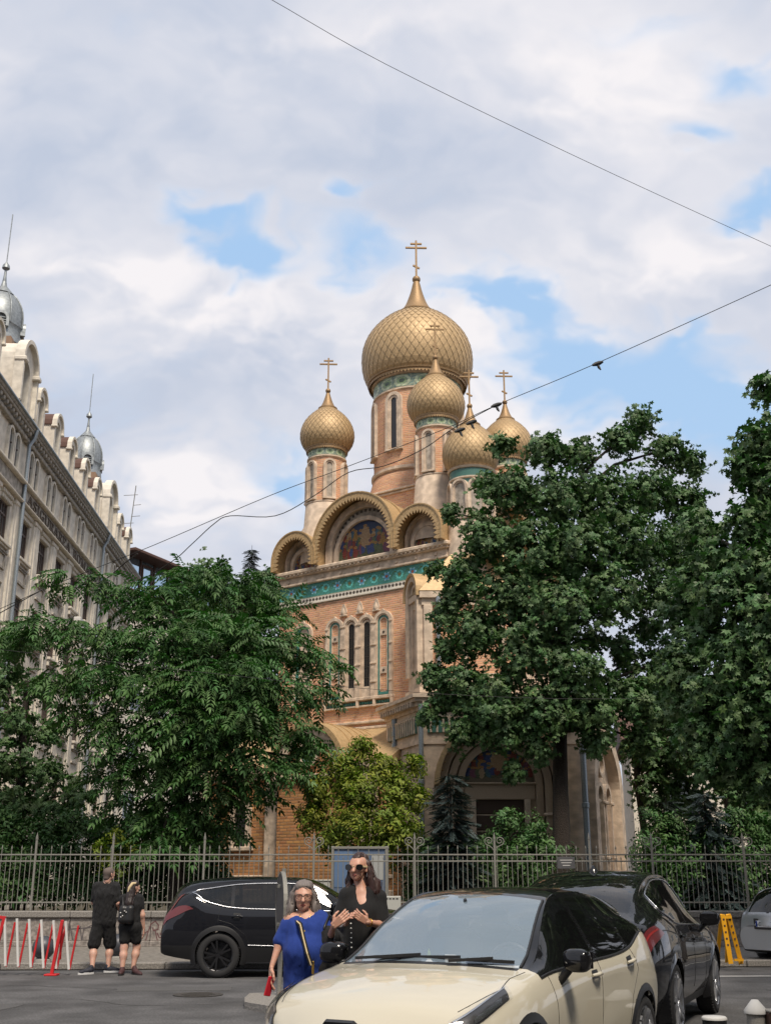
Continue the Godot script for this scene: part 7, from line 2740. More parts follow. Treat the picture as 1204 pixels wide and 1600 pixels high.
	# silver hatchback by the yellow stand
	s = {"name": "silver_hatchback", "label": "silver hatchback seen from behind near the yellow folding stand", "length": 4.0, "cowl": 1.15, "bow_front": 0.10, "wheel_r": 0.30, "arch_r": 0.34, "lip": 0.04, "style": 0, "dash": 0.95,
		"axles": [0.8, 3.26], "cuts": [1.15, 1.9, 2.1, 2.18, 3.0, 3.05, 3.5, 3.65, 3.9], "at": Vector3(7.42 + 0.87 * 2.0, 0, -(23.3 + 0.5 * 2.0)), "turn": deg_to_rad(30.0 - 90.0),
		"mats": {"body": M.paint_silver, "glass": M.car_glass, "screen": M.car_glass, "rear_glass": M.car_glass, "roof": M.paint_silver, "trim": M.trim_black, "pillar": M.trim_black, "rim": M.alloy, "arch": M.paint_silver},
		"stations": [
			[0.00, 0.55, 0.20, 0.64, 0.36, 0.67, 0.5, 0.64, 0.62, 0.58, 0.68, 0.42, 0.71, 0.2, 0.72, 0.0, 0.725],
			[0.15, 0.72, 0.19, 0.79, 0.38, 0.81, 0.52, 0.77, 0.70, 0.70, 0.76, 0.5, 0.79, 0.25, 0.81, 0.0, 0.815],
			[0.80, 0.75, 0.19, 0.82, 0.40, 0.83, 0.62, 0.78, 0.84, 0.70, 0.90, 0.55, 0.92, 0.28, 0.94, 0.0, 0.945],
			[1.15, 0.75, 0.19, 0.81, 0.40, 0.825, 0.65, 0.775, 0.88, 0.68, 0.94, 0.63, 0.95, 0.32, 0.97, 0.0, 0.975],
			[1.50, 0.75, 0.19, 0.81, 0.40, 0.82, 0.66, 0.77, 0.90, 0.63, 1.14, 0.57, 1.17, 0.3, 1.2, 0.0, 1.205],
			[1.90, 0.75, 0.19, 0.81, 0.40, 0.82, 0.66, 0.77, 0.91, 0.56, 1.34, 0.52, 1.38, 0.27, 1.415, 0.0, 1.42],
			[2.40, 0.75, 0.19, 0.81, 0.40, 0.82, 0.67, 0.77, 0.925, 0.54, 1.41, 0.50, 1.455, 0.26, 1.49, 0.0, 1.495],
			[3.10, 0.75, 0.20, 0.81, 0.42, 0.825, 0.68, 0.77, 0.95, 0.545, 1.39, 0.50, 1.44, 0.26, 1.475, 0.0, 1.48],
			[3.55, 0.74, 0.22, 0.80, 0.44, 0.82, 0.68, 0.76, 0.97, 0.56, 1.33, 0.51, 1.38, 0.26, 1.42, 0.0, 1.425],
			[3.72, 0.73, 0.23, 0.79, 0.44, 0.81, 0.68, 0.75, 0.97, 0.59, 1.18, 0.53, 1.23, 0.27, 1.26, 0.0, 1.265],
			[3.88, 0.71, 0.25, 0.77, 0.44, 0.79, 0.68, 0.735, 0.96, 0.64, 0.985, 0.56, 1.0, 0.28, 1.01, 0.0, 1.012],
			[3.97, 0.69, 0.27, 0.75, 0.44, 0.765, 0.60, 0.72, 0.80, 0.65, 0.86, 0.55, 0.88, 0.27, 0.885, 0.0, 0.885],
			[4.00, 0.66, 0.29, 0.72, 0.42, 0.74, 0.54, 0.70, 0.64, 0.62, 0.70, 0.5, 0.73, 0.25, 0.74, 0.0, 0.74]]}
	s.paint = func(x: float, t: float) -> String:
		if t < 0.8 and x > 3.6:
			return "trim"
		if t < 3.0:
			return "body"
		if t < 4.0:
			if x < 1.15 or x > 3.5:
				return "body"
			return "glass" if (x < 2.1 or (x > 2.18 and x < 3.0) or x > 3.05) else "pillar"
		if t < 5.0:
			return "body"
		if x < 1.15:
			return "body"
		if x < 1.9:
			return "screen"
		if x < 3.55:
			return "roof"
		return "rear_glass" if x < 3.88 else "body"
	car = build_car(s)
	for side in [1.0, -1.0]:
		mm = MB.new()
		car_patch(s, mm, [[3.70, 2.15], [3.985, 2.05], [3.965, 3.0], [3.74, 2.95]], side, 0.008, 6, 6)
		part(mm, "tail_lamp", M.lamp_red, car)
		mirror(car, Vector3(side * 0.9, 0.98, 1.42 - 2.0), side, Vector3(0.1, 0.075, 0.065), M.paint_silver)
	handles(s, car, [[2.05, 2.5], [2.95, 2.55]], M.paint_silver)
	lines(s, car, "door_gap", [[[1.25, 0.8], [1.22, 2.95]], [[2.13, 0.8], [2.14, 3.0]], [[3.02, 2.3], [3.0, 3.0]], [[2.85, 0.8], [2.9, 1.6], [3.02, 2.3]]], 0.006, M.trim_black, 0.0)
	mm = MB.new()
	mm.box(Vector3(0, 0.77, 2.03), Vector3(0.66, 0.20, 0.03), 0.01)
	part(mm, "plate_recess", M.trim_black, car)
	plate(car, "B 17 IGC", Vector3(0, 0.77, 2.052), 0.0)
	mm = MB.new()
	mm.box(Vector3(0, 0.955, 1.985), Vector3(0.07, 0.07, 0.02), 0.01)
	part(mm, "emblem", M.alloy_dark, car)


# ---------------------------------------------------------------- people
# bones [from, to, radius there, radius here] joined into one smooth skin (surface nets over a distance field)
func flesh(bones: Array, cell: float, k: float, rough := 0.0) -> ArrayMesh:
	var lo := Vector3(INF, INF, INF)
	var hi := -lo
	for b in bones:
		var r := maxf(b[2], b[3]) + cell * 3.0
		for e in [b[0], b[1]]:
			lo = lo.min(e - Vector3(r, r, r))
			hi = hi.max(e + Vector3(r, r, r))
	var n := Vector3i(((hi - lo) / cell).ceil()) + Vector3i.ONE
	var f := PackedFloat32Array()
	f.resize(n.x * n.y * n.z)
	f.fill(1.0)
	var nz := noise_at(7, 9.0, 2)
	for b in bones:
		var a: Vector3 = b[0]
		var d: Vector3 = b[1] - a
		var l2 := maxf(d.length_squared(), 1e-8)
		var ra: float = b[2]
		var rb: float = b[3]
		var r := maxf(ra, rb) + cell * 2.5 + k
		var p0 := Vector3i(((a.min(b[1]) - Vector3(r, r, r) - lo) / cell).floor()).clamp(Vector3i.ZERO, n - Vector3i.ONE)
		var p1 := Vector3i(((a.max(b[1]) + Vector3(r, r, r) - lo) / cell).ceil()).clamp(Vector3i.ZERO, n - Vector3i.ONE)
		for z in range(p0.z, p1.z + 1):
			for y in range(p0.y, p1.y + 1):
				var row := (z * n.y + y) * n.x
				for x in range(p0.x, p1.x + 1):
					var q := lo + Vector3(x, y, z) * cell - a
					var t := clampf(q.dot(d) / l2, 0.0, 1.0)
					var e := (q - d * t).length() - lerpf(ra, rb, t)
					var o := f[row + x]
					var g := absf(o - e)
					f[row + x] = minf(o, e) - (k - g) * (k - g) / (4.0 * k) if g < k else minf(o, e)
	if rough > 0.0:
		for z in n.z:
			for y in n.y:
				for x in n.x:
					var i := (z * n.y + y) * n.x + x
					if absf(f[i]) < 0.08:
						f[i] += nz.get_noise_3d(x * cell * 2.0, y * cell * 0.8, z * cell * 2.0) * rough
	var at := {}
	var v := PackedVector3Array()
	var nn := PackedVector3Array()
	var ix := PackedInt32Array()
	var step := [1, n.x, n.x * n.y]
	var corner := [0, 1, n.x, n.x + 1, n.x * n.y, n.x * n.y + 1, n.x * n.y + n.x, n.x * n.y + n.x + 1]
	for z in n.z - 1:
		for y in n.y - 1:
			for x in n.x - 1:
				var i := (z * n.y + y) * n.x + x
				var f0 := f[i]
				if absf(f0) > cell * 2.0:
					continue
				var mask := 0
				for c in 8:
					if f[i + corner[c]] < 0.0:
						mask |= 1 << c
				if mask == 0 or mask == 255:
					continue
				var sum := Vector3.ZERO
				var cnt := 0
				for c in 8:
					for ax in 3:
						var bit := 1 << ax
						if c & bit:
							continue
						var va := f[i + corner[c]]
						var vb := f[i + corner[c | bit]]
						if (va < 0.0) != (vb < 0.0):
							var p := Vector3(c & 1, (c >> 1) & 1, (c >> 2) & 1)
							p[ax] += va / (va - vb)
							sum += p
							cnt += 1
				var g := Vector3(f[i + 1] - f0 + f[i + corner[7]] - f[i + corner[6]], f[i + n.x] - f0 + f[i + corner[7]] - f[i + corner[5]], f[i + step[2]] - f0 + f[i + corner[7]] - f[i + corner[3]])
				at[i] = v.size()
				v.append(lo + (Vector3(x, y, z) + sum / cnt) * cell)
				nn.append(g.normalized())
	for i in at:
		for ax in 3:
			var u: int = step[(ax + 1) % 3]
			var w: int = step[(ax + 2) % 3]
			var j: int = i + step[ax]
			if (f[i] < 0.0) == (f[j] < 0.0):
				continue
			if not (at.has(i - u) and at.has(i - w) and at.has(i - u - w)):
				continue
			var q := [at[i], at[i - u], at[i - u - w], at[i - w]]
			if f[i] < 0.0:
				ix.append_array(PackedInt32Array([q[0], q[2], q[1], q[0], q[3], q[2]]))
			else:
				ix.append_array(PackedInt32Array([q[0], q[1], q[2], q[0], q[2], q[3]]))
	var a2 := []
	a2.resize(Mesh.ARRAY_MAX)
	a2[Mesh.ARRAY_VERTEX] = v
	a2[Mesh.ARRAY_NORMAL] = nn
	a2[Mesh.ARRAY_INDEX] = ix
	var m := ArrayMesh.new()
	m.add_surface_from_arrays(Mesh.PRIMITIVE_TRIANGLES, a2)
	return m


# loose strands over a head of hair, following its locks
func strands(hair: MeshInstance3D, locks: Array, material: Material, count: int, seed_: int) -> void:
	rng.seed = seed_
	var m := MB.new()
	for k in count:
		var b: Array = locks[rng.randi() % locks.size()]
		var side := Vector3(rng.randfn(), rng.randfn() * 0.4, rng.randfn()).normalized()
		var pts := []
		for j in 5:
			var t := j / 4.0 * 1.15
			var c: Vector3 = (b[0] as Vector3).lerp(b[1], t)
			pts.append(c + side * (lerpf(b[2], b[3], minf(t, 1.0)) + 0.004 + 0.006 * rng.randf()) + Vector3(rng.randfn(), 0, rng.randfn()) * 0.004 - Vector3(0, 0.03 * maxf(t - 0.8, 0.0), 0))
		m.tube(pts, [0.0016, 0.0022, 0.0022, 0.0016, 0.0006], 4, false)
	part(m, "strands", material, hair, "stuff")


# appends mesh b to mesh a as one surface
func merged(list: Array) -> ArrayMesh:
	var st := SurfaceTool.new()
	st.begin(Mesh.PRIMITIVE_TRIANGLES)
	for m in list:
		st.append_from(m, 0, Transform3D())
	return st.commit()


# five fingers and a palm: wrist w, direction to the knuckles d, back of the hand b, thumb towards t, how far the fingers curl
func hand_bones(w: Vector3, d: Vector3, b: Vector3, t: Vector3, curl: float, s := 1.0) -> Array:
	var out := []
	d = d.normalized()
	t = (t - d * t.dot(d)).normalized()
	b = d.cross(t) if d.cross(t).dot(b) > 0 else -d.cross(t)
	var kn := w + d * 0.085 * s
	for k in 4:
		var o := (0.027 - k * 0.019) * s
		out.append([w + t * o * 0.6, kn + t * o, 0.016 * s, 0.0125 * s])
		var len_: float = [0.040, 0.044, 0.041, 0.033][k] * s
		var p := kn + t * o
		var dir := d
		for j in 3:
			dir = (dir - b * curl * (0.55 + 0.25 * j) + t * 0.05 * (1.5 - k)).normalized()
			var q: Vector3 = p + dir * len_ * [1.0, 0.72, 0.55][j]
			out.append([p, q, (0.0098 - j * 0.0009) * s, (0.0092 - j * 0.0009) * s])
			p = q
	var th := w + d * 0.022 * s + t * 0.022 * s
	var th1 := th + (d * 0.6 + t * 0.8 - b * 0.2).normalized() * 0.04 * s
	var th2 := th1 + (d * 0.9 + t * 0.25 - b * 0.5 * curl).normalized() * 0.032 * s
	var th3 := th2 + (d * 0.95 - b * 0.7 * curl).normalized() * 0.026 * s
	out.append([th, th1, 0.0155 * s, 0.012 * s])
	out.append([th1, th2, 0.0115 * s, 0.0105 * s])
	out.append([th2, th3, 0.0105 * s, 0.009 * s])
	return out


# skull, jaw, nose, brow, ears, in a frame whose z looks out of the face
func head_bones(c: Vector3, f: Basis, s := 1.0) -> Array:
	var p := func(x: float, y: float, z: float) -> Vector3: return c + f * (Vector3(x, y, z) * s)
	return [[p.call(0, 0.035, -0.025), p.call(0, 0.025, 0.02), 0.078 * s, 0.074 * s], [p.call(0, -0.02, 0.02), p.call(0, -0.085, 0.052), 0.062 * s, 0.026 * s],
		[p.call(-0.022, -0.06, 0.045), p.call(0.022, -0.06, 0.045), 0.034 * s, 0.034 * s], [p.call(0, 0.015, 0.088), p.call(0, -0.028, 0.108), 0.010 * s, 0.0155 * s], [p.call(-0.032, 0.022, 0.078), p.call(0.032, 0.022, 0.078), 0.016 * s, 0.016 * s],
		[p.call(-0.036, -0.02, 0.062), p.call(-0.03, -0.025, 0.066), 0.026 * s, 0.024 * s], [p.call(0.036, -0.02, 0.062), p.call(0.03, -0.025, 0.066), 0.026 * s, 0.024 * s],
		[p.call(-0.078, 0.008, -0.008), p.call(-0.078, -0.03, 0.0), 0.013 * s, 0.010 * s], [p.call(0.078, 0.008, -0.008), p.call(0.078, -0.03, 0.0), 0.013 * s, 0.010 * s], [p.call(0, -0.04, -0.03), p.call(0, -0.12, -0.035), 0.055 * s, 0.05 * s]]


func face_details(person: Node3D, c: Vector3, f: Basis, s := 1.0) -> void:
	var t := Transform3D(f.scaled(Vector3(s, s, s)), c)
	var m := MB.new()
	m.x = t
	for sd in [-1.0, 1.0]:
		m.tube([Vector3(sd * 0.032 - 0.013, 0.004, 0.078), Vector3(sd * 0.032, 0.007, 0.0835), Vector3(sd * 0.032 + 0.013, 0.004, 0.078)], [0.003, 0.0065, 0.003], 6)
	part(m, "eyes", M.paper, person)
	m = MB.new()
	m.x = t
	for sd in [-1.0, 1.0]:
		m.lathe(PackedVector2Array([Vector2(0.001, -0.006), Vector2(0.0055, -0.003), Vector2(0.0055, 0.003), Vector2(0.001, 0.006)]), 8, Vector3(sd * 0.032, 0.0065, 0.0865))
	part(m, "irises", M.hair_dark, person)
	m = MB.new()
	m.x = t
	for sd in [-1.0, 1.0]:
		m.tube([Vector3(sd * 0.014, 0.027, 0.093), Vector3(sd * 0.034, 0.032, 0.090), Vector3(sd * 0.054, 0.024, 0.072)], [0.0032, 0.004, 0.002], 5)
	part(m, "eyebrows", M.hair_dark, person)
	m = MB.new()
	m.x = t
	m.tube([Vector3(-0.024, -0.062, 0.078), Vector3(-0.008, -0.058, 0.0855), Vector3(0, -0.0595, 0.0865), Vector3(0.008, -0.058, 0.0855), Vector3(0.024, -0.062, 0.078)], [0.002, 0.005, 0.0045, 0.005, 0.002], 6)
	m.tube([Vector3(-0.02, -0.064, 0.078), Vector3(0, -0.069, 0.0845), Vector3(0.02, -0.064, 0.078)], [0.002, 0.0062, 0.002], 6)
	part(m, "lips", M.lips, person)


func shoe(person: Node3D, heel: Vector3, dir: Vector3, upper: Material, sole: Material, pitch := 0.0) -> void:
	dir = dir.normalized()
	var s := dir.cross(Vector3.UP).normalized()
	var t := Transform3D(Basis(s, Vector3.UP, -dir) * Basis(Vector3.RIGHT, pitch), heel)
	var p := func(x: float, y: float, z: float) -> Vector3: return t * Vector3(x, y, -z)
	var o := part(flesh([[p.call(0, 0.065, 0.03), p.call(0, 0.06, 0.10), 0.042, 0.045], [p.call(0, 0.055, 0.08), p.call(0, 0.042, 0.215), 0.046, 0.036], [p.call(-0.012, 0.038, 0.20), p.call(-0.006, 0.038, 0.245), 0.032, 0.028], [p.call(0, 0.09, 0.03), p.call(0, 0.11, 0.035), 0.042, 0.042]], 0.011, 0.02), "shoe", upper, person)
	var m := MB.new()
	m.x = t * Transform3D(Basis(Vector3.RIGHT, -PI / 2), Vector3(0, 0.0, 0))
	var out := PackedVector2Array()
	for k in 20:
		var a := TAU * k / 20.0
		out.append(Vector2(cos(a) * (0.048 if sin(a) > 0 else 0.043), 0.13 + sin(a) * 0.155))
	m.prism(out, 0.0, 0.032)
	part(m, "sole", sole, o)


func people() -> void:
	# ---- woman in blue, walking towards us beside the cream car
	var D := 9.9
	var who := thing("person", "woman in a blue off-shoulder top with glasses holding a red phone", "person", Vector3(-0.70, 0, -D))
	var o := who.position
	var J := func(x: float, y: float, z := 0.0) -> Vector3: return P(x, y, D - z) - o
	var fb := Basis(Vector3.UP, 0.05)
	var hc: Vector3 = J.call(474, 1402)
	var neck: Vector3 = J.call(477, 1427)
	var shl: Vector3 = J.call(452, 1436)
	var shr: Vector3 = J.call(503, 1434)
	var ell: Vector3 = J.call(437, 1473, 0.02)
	var wrl: Vector3 = J.call(424, 1512, 0.10)
	var elr: Vector3 = J.call(516, 1468, 0.06)
	var wrr: Vector3 = J.call(521, 1446, 0.26)
	var chest: Vector3 = J.call(478, 1452)
	var belly: Vector3 = J.call(478, 1486, 0.05)
	var hip: Vector3 = J.call(481, 1520)
	var hw := Vector3(0.06, 0, 0)
	var footl := Vector3(-0.03, 0.08, 0.10)
	var footr := Vector3(0.20, 0.08, -0.12)
	var kneel := Vector3(0.0, 0.43, 0.12)
	var kneer := Vector3(0.19, 0.43, 0.0)
	var torso := [[shl + Vector3(0.04, -0.01, 0), shr - Vector3(0.04, 0.01, 0), 0.062, 0.062], [chest + Vector3(-0.09, 0.02, 0), chest + Vector3(0.09, 0.02, 0), 0.088, 0.088], [chest, belly, 0.10, 0.11], [belly, hip, 0.11, 0.11], [belly - hw, hip - hw, 0.10, 0.105], [belly + hw, hip + hw, 0.10, 0.105]]
	var skin := torso.duplicate()
	skin.append_array([[neck + Vector3(0, -0.02, -0.01), hc + Vector3(0, -0.08, -0.02), 0.058, 0.05], [shl, ell, 0.05, 0.041], [ell, wrl, 0.042, 0.027], [shr, elr, 0.05, 0.041], [elr, wrr, 0.042, 0.027], [hip - hw, kneel, 0.085, 0.06], [kneel, footl, 0.056, 0.038], [hip + hw, kneer, 0.085, 0.06], [kneer, footr, 0.056, 0.038]])
	var shrunk := []
	for b in skin:
		shrunk.append([b[0], b[1], b[2] - 0.006, b[3] - 0.006])
	var hl := hand_bones(wrl, Vector3(-0.05, -1, 0.15), Vector3(-1, 0, 0), Vector3(0.3, 0, 1), 0.35, 0.95)
	var hr := hand_bones(wrr, Vector3(0.75, 0.6, 0.2), Vector3(-0.2, 0.5, 0.8), Vector3(-0.4, 0.9, 0.1), 0.85, 0.95)
	part(merged([flesh(shrunk, 0.014, 0.05), flesh(head_bones(hc, fb, 0.98), 0.007, 0.02), flesh(hl, 0.0055, 0.006), flesh(hr, 0.0055, 0.006)]), "body", M.skin, who)
	var top := []
	for b in [[chest + Vector3(-0.09, 0.01, 0.01), chest + Vector3(0.09, 0.01, 0.01), 0.098, 0.098], [shr - Vector3(0.03, 0.01, 0), chest + Vector3(0.06, 0, 0.03), 0.055, 0.09], [shl + Vector3(0.0, -0.06, 0.01), chest + Vector3(-0.07, 0, 0.02), 0.05, 0.085], [chest - hw, belly - hw, 0.112, 0.125], [chest + hw, belly + hw, 0.112, 0.125], [belly - hw, hip - hw * 1.2, 0.122, 0.12], [belly + hw, hip + hw * 1.2, 0.122, 0.12], [belly + Vector3(0, 0, 0.02), hip, 0.145, 0.135],
			[hip - hw * 1.2, hip - hw * 1.2 - Vector3(0, 0.10, 0), 0.12, 0.126], [hip + hw * 1.2, hip + hw * 1.2 - Vector3(0, 0.10, 0), 0.12, 0.126], [shl.lerp(ell, 0.25), shl.lerp(ell, 0.92), 0.056, 0.062], [shr + Vector3(-0.01, 0.0, 0), shr.lerp(elr, 0.92), 0.062, 0.064]]:
		top.append(b)
	part(flesh(top, 0.013, 0.03, 0.007), "blouse", M.cloth_blue, who)
	part(flesh([[hip - hw - Vector3(0, 0.08, 0), kneel, 0.115, 0.085], [kneel, footl + Vector3(0, 0.04, 0), 0.085, 0.07], [hip + hw - Vector3(0, 0.08, 0), kneer, 0.115, 0.085], [kneer, footr + Vector3(0, 0.04, 0), 0.085, 0.07]], 0.016, 0.04, 0.01), "trousers", M.cloth_navy, who)
	shoe(who, footl - Vector3(0, 0.08, 0.04), Vector3(-0.1, 0, 1), M.shoe_navy, M.rubber)
	shoe(who, footr - Vector3(0, 0.08, 0.04), Vector3(0.1, 0, 1), M.shoe_navy, M.rubber)
	face_details(who, hc, fb, 0.98)
	var hair := []
	for a in [[-1.0, 1.0], [1.0, 1.0]]:
		var sd: float = a[0]
		hair.append([hc + Vector3(sd * 0.02, 0.075, -0.02), hc + Vector3(sd * 0.075, 0.02, -0.015), 0.055, 0.035])
		hair.append([hc + Vector3(sd * 0.078, 0.02, -0.015), hc + Vector3(sd * 0.098, -0.08, -0.01), 0.035, 0.035])
		hair.append([hc + Vector3(sd * 0.098, -0.08, -0.01), hc + Vector3(sd * 0.125, -0.16, 0.02), 0.036, 0.022])
	hair.append_array([[hc + Vector3(0, 0.07, -0.04), hc + Vector3(0, -0.05, -0.07), 0.07, 0.07], [hc + Vector3(-0.03, 0.085, 0.03), hc + Vector3(0.03, 0.085, 0.03), 0.036, 0.036]])
	strands(part(flesh(hair, 0.009, 0.025, 0.014), "hair", M.hair_grey, who), hair, M.hair_grey, 120, 5)
	var m := MB.new()
	m.x = Transform3D(fb, hc)
	for sd in [-1.0, 1.0]:
		var loop := []
		for k in 17:
			var a := TAU * k / 16.0
			loop.append(Vector3(sd * 0.033 + signf(cos(a)) * pow(absf(cos(a)), 0.8) * 0.026, 0.006 + signf(sin(a)) * pow(absf(sin(a)), 0.8) * 0.019, 0.104 - absf(sd * 0.033 + cos(a) * 0.024) * 0.18))
		m.tube(loop, 0.0026, 6, false)
		m.tube([Vector3(sd * 0.058, 0.014, 0.095), Vector3(sd * 0.082, 0.014, 0.0)], 0.0022, 5)
	m.tube([Vector3(-0.008, 0.01, 0.104), Vector3(0.008, 0.01, 0.104)], 0.0025, 5)
	part(m, "spectacles", M.trim_black, who)
	m = MB.new()
	m.tube([neck + Vector3(-0.045, 0.0, 0.05), neck + Vector3(-0.025, -0.07, 0.10), neck + Vector3(0.005, -0.115, 0.115), neck + Vector3(0.035, -0.06, 0.095), neck + Vector3(0.05, 0, 0.05)], 0.0022, 6)
	m.lathe(PackedVector2Array([Vector2(0.001, -0.012), Vector2(0.010, 0), Vector2(0.001, 0.012)]), 8, neck + Vector3(0.005, -0.135, 0.12))
	part(m, "necklace", M.gold_metal, who)
	# cross-body strap in black and cream with a bag at the hip
	var path := [neck + Vector3(-0.075, 0.005, 0.0), neck + Vector3(-0.06, -0.06, 0.095), J.call(469, 1444, 0.16), J.call(474, 1466, 0.20), J.call(480, 1490, 0.235), J.call(486, 1508, 0.215)]
	var strap := MB.new()
	var stripe := MB.new()
	for k in path.size() - 1:
		strap.bar(path[k], path[k + 1], 0.036, 0.006, Vector3(0.2, 0.3, 1))
		stripe.bar(path[k] + Vector3(0, 0, 0.004), path[k + 1] + Vector3(0, 0, 0.004), 0.010, 0.006, Vector3(0.2, 0.3, 1))
	var bag := thing("shoulder_bag", "black shoulder bag with a striped strap worn by the woman in blue", "bag", o)
	part(strap, "strap", M.cloth_black, bag)
	part(stripe, "strap_stripe", M.strap_pale, bag)
	m = MB.new()
	m.box(J.call(489, 1512, 0.20), Vector3(0.02, 0.10, 0.02), 0.004)
	part(m, "buckle", M.gold_metal, bag)
	var bg: Vector3 = J.call(512, 1488, 0.05)
	part(flesh([[bg + Vector3(0, 0.12, 0), bg + Vector3(-0.01, -0.16, 0), 0.085, 0.10], [bg + Vector3(0.05, 0.10, 0.02), bg + Vector3(0.05, -0.14, 0.02), 0.07, 0.09]], 0.016, 0.05, 0.02), "pouch", M.cloth_black, bag)
	m = MB.new()
	m.tube([bg + Vector3(-0.03, 0.18, 0.05), J.call(507, 1448, 0.10), J.call(515, 1430, 0.04), J.call(524, 1436, 0.10), J.call(523, 1470, 0.16), bg + Vector3(0.05, 0.0, 0.12)], 0.012, 6)
	part(m, "handle", M.trim_black, bag)
	var ph := thing("mobile_phone", "red mobile phone held low by the woman in blue", "phone", J.call(422, 1537, 0.14) + o)
	m = MB.new()
	m.x = Transform3D(Basis(Vector3.BACK, -0.25) * Basis(Vector3.UP, 0.9), Vector3.ZERO)
	m.box(Vector3(0, -0.02, 0), Vector3(0.075, 0.15, 0.012), 0.005)
	part(m, "case", M.phone_red, ph)
	m = MB.new()
	m.x = Transform3D(Basis(Vector3.BACK, -0.25) * Basis(Vector3.UP, 0.9), Vector3.ZERO)
	m.box(Vector3(0, -0.02, -0.0068), Vector3(0.066, 0.14, 0.003), 0.001)
	part(m, "screen", M.lens_dark, ph)

	# ---- woman in black with sunglasses
	D = 10.45
	who = thing("person", "tall woman in black with dark sunglasses and long brown hair", "person", Vector3(-0.20, 0, -D))
	o = who.position
	J = func(x: float, y: float, z := 0.0) -> Vector3: return P(x, y, D - z) - o
	fb = Basis(Vector3.UP, -0.42)
	hc = J.call(560, 1356)
	neck = J.call(564, 1386)
	shl = J.call(541, 1399)
	shr = J.call(592, 1402)
	ell = J.call(530, 1440, 0.02)
	wrl = J.call(541, 1443, 0.24)
	elr = J.call(597, 1446, 0.04)
	wrr = J.call(574, 1441, 0.26)
	chest = J.call(566, 1420)
	belly = J.call(567, 1458)
	hip = J.call(567, 1492)
	hw = Vector3(0.075, 0, 0)
	kneel = Vector3(-0.10, 0.50, 0.05)
	kneer = Vector3(0.10, 0.50, -0.02)
	footl = Vector3(-0.10, 0.09, 0.0)
	footr = Vector3(0.11, 0.09, -0.1)
	skin = [[shl + Vector3(0.03, 0, 0), shr - Vector3(0.03, 0, 0), 0.055, 0.055], [chest - hw, chest + hw, 0.09, 0.09], [chest, belly, 0.11, 0.10], [belly - hw * 0.6, hip - hw, 0.09, 0.10], [belly + hw * 0.6, hip + hw, 0.09, 0.10], [neck + Vector3(0, -0.03, -0.01), hc + Vector3(0, -0.08, -0.02), 0.054, 0.046], [shl, ell, 0.044, 0.036], [ell, wrl, 0.036, 0.025], [shr, elr, 0.044, 0.036], [elr, wrr, 0.036, 0.025],
		[hip - hw, kneel, 0.08, 0.055], [kneel, footl, 0.05, 0.036], [hip + hw, kneer, 0.08, 0.055], [kneer, footr, 0.05, 0.036]]
	hl = hand_bones(wrl, Vector3(0.2, 0.55, 0.6), Vector3(-0.6, 0.3, 0.6), Vector3(0.3, 0.8, -0.2), 0.7, 0.86)
	hr = hand_bones(wrr, Vector3(-0.75, 0.5, 0.15), Vector3(0, 0.4, 1), Vector3(-0.3, 0.9, 0.2), 0.7, 0.86)
	part(merged([flesh(skin, 0.014, 0.05), flesh(head_bones(hc, fb, 1.0), 0.007, 0.02), flesh(hl, 0.0055, 0.006), flesh(hr, 0.0055, 0.006)]), "body", M.skin, who)
	face_details(who, hc, fb, 1.0)
	part(flesh([[shl + Vector3(0.0, 0.0, 0), neck + Vector3(-0.075, -0.02, 0), 0.062, 0.045], [shr + Vector3(0.0, 0.0, 0), neck + Vector3(0.075, -0.02, 0), 0.062, 0.045], [neck + Vector3(-0.09, -0.05, 0.02), chest + Vector3(-0.03, -0.05, 0.035), 0.05, 0.085], [neck + Vector3(0.09, -0.05, 0.02), chest + Vector3(0.03, -0.05, 0.035), 0.05, 0.085], [chest - hw * 1.05, belly - hw * 0.8, 0.10, 0.10], [chest + hw * 1.05, belly + hw * 0.8, 0.10, 0.10], [belly - hw * 0.8, hip - hw, 0.10, 0.115], [belly + hw * 0.8, hip + hw, 0.10, 0.115], [chest + Vector3(-0.05, -0.02, 0.03), chest + Vector3(0.05, -0.02, 0.03), 0.09, 0.09], [chest + Vector3(0, -0.06, 0), hip, 0.13, 0.12],
		[shl, shl.lerp(ell, 0.8), 0.062, 0.07], [shr, shr.lerp(elr, 0.8), 0.062, 0.07]], 0.012, 0.03, 0.004), "blouse", M.cloth_black, who)
	part(flesh([[hip - hw, kneel, 0.105, 0.085], [kneel, footl + Vector3(0, 0.03, 0), 0.085, 0.075], [hip + hw, kneer, 0.105, 0.085], [kneer, footr + Vector3(0, 0.03, 0), 0.085, 0.075]], 0.018, 0.04), "trousers", M.cloth_black, who)
	shoe(who, footl - Vector3(0, 0.09, 0.04), Vector3(-0.1, 0, 1), M.shoe_navy, M.rubber)
	shoe(who, footr - Vector3(0, 0.09, 0.04), Vector3(0.1, 0, 1), M.shoe_navy, M.rubber)
	hair = [[hc + fb * Vector3(0, 0.075, -0.03), hc + fb * Vector3(0, 0.08, 0.025), 0.056, 0.042], [hc + fb * Vector3(0, 0.06, -0.05), hc + fb * Vector3(0, -0.08, -0.075), 0.07, 0.07], [hc + fb * Vector3(0.0, -0.08, -0.075), J.call(585, 1398, -0.06), 0.075, 0.06], [hc + fb * Vector3(0.075, 0.03, -0.03), J.call(586, 1392, 0.03), 0.034, 0.05], [J.call(586, 1380, 0.0), J.call(590, 1402, 0.02), 0.05, 0.028],
		[hc + fb * Vector3(-0.07, 0.03, -0.035), hc + fb * Vector3(-0.10, -0.10, -0.03), 0.03, 0.034], [hc + fb * Vector3(-0.10, -0.10, -0.03), J.call(545, 1388, 0.02), 0.034, 0.022]]
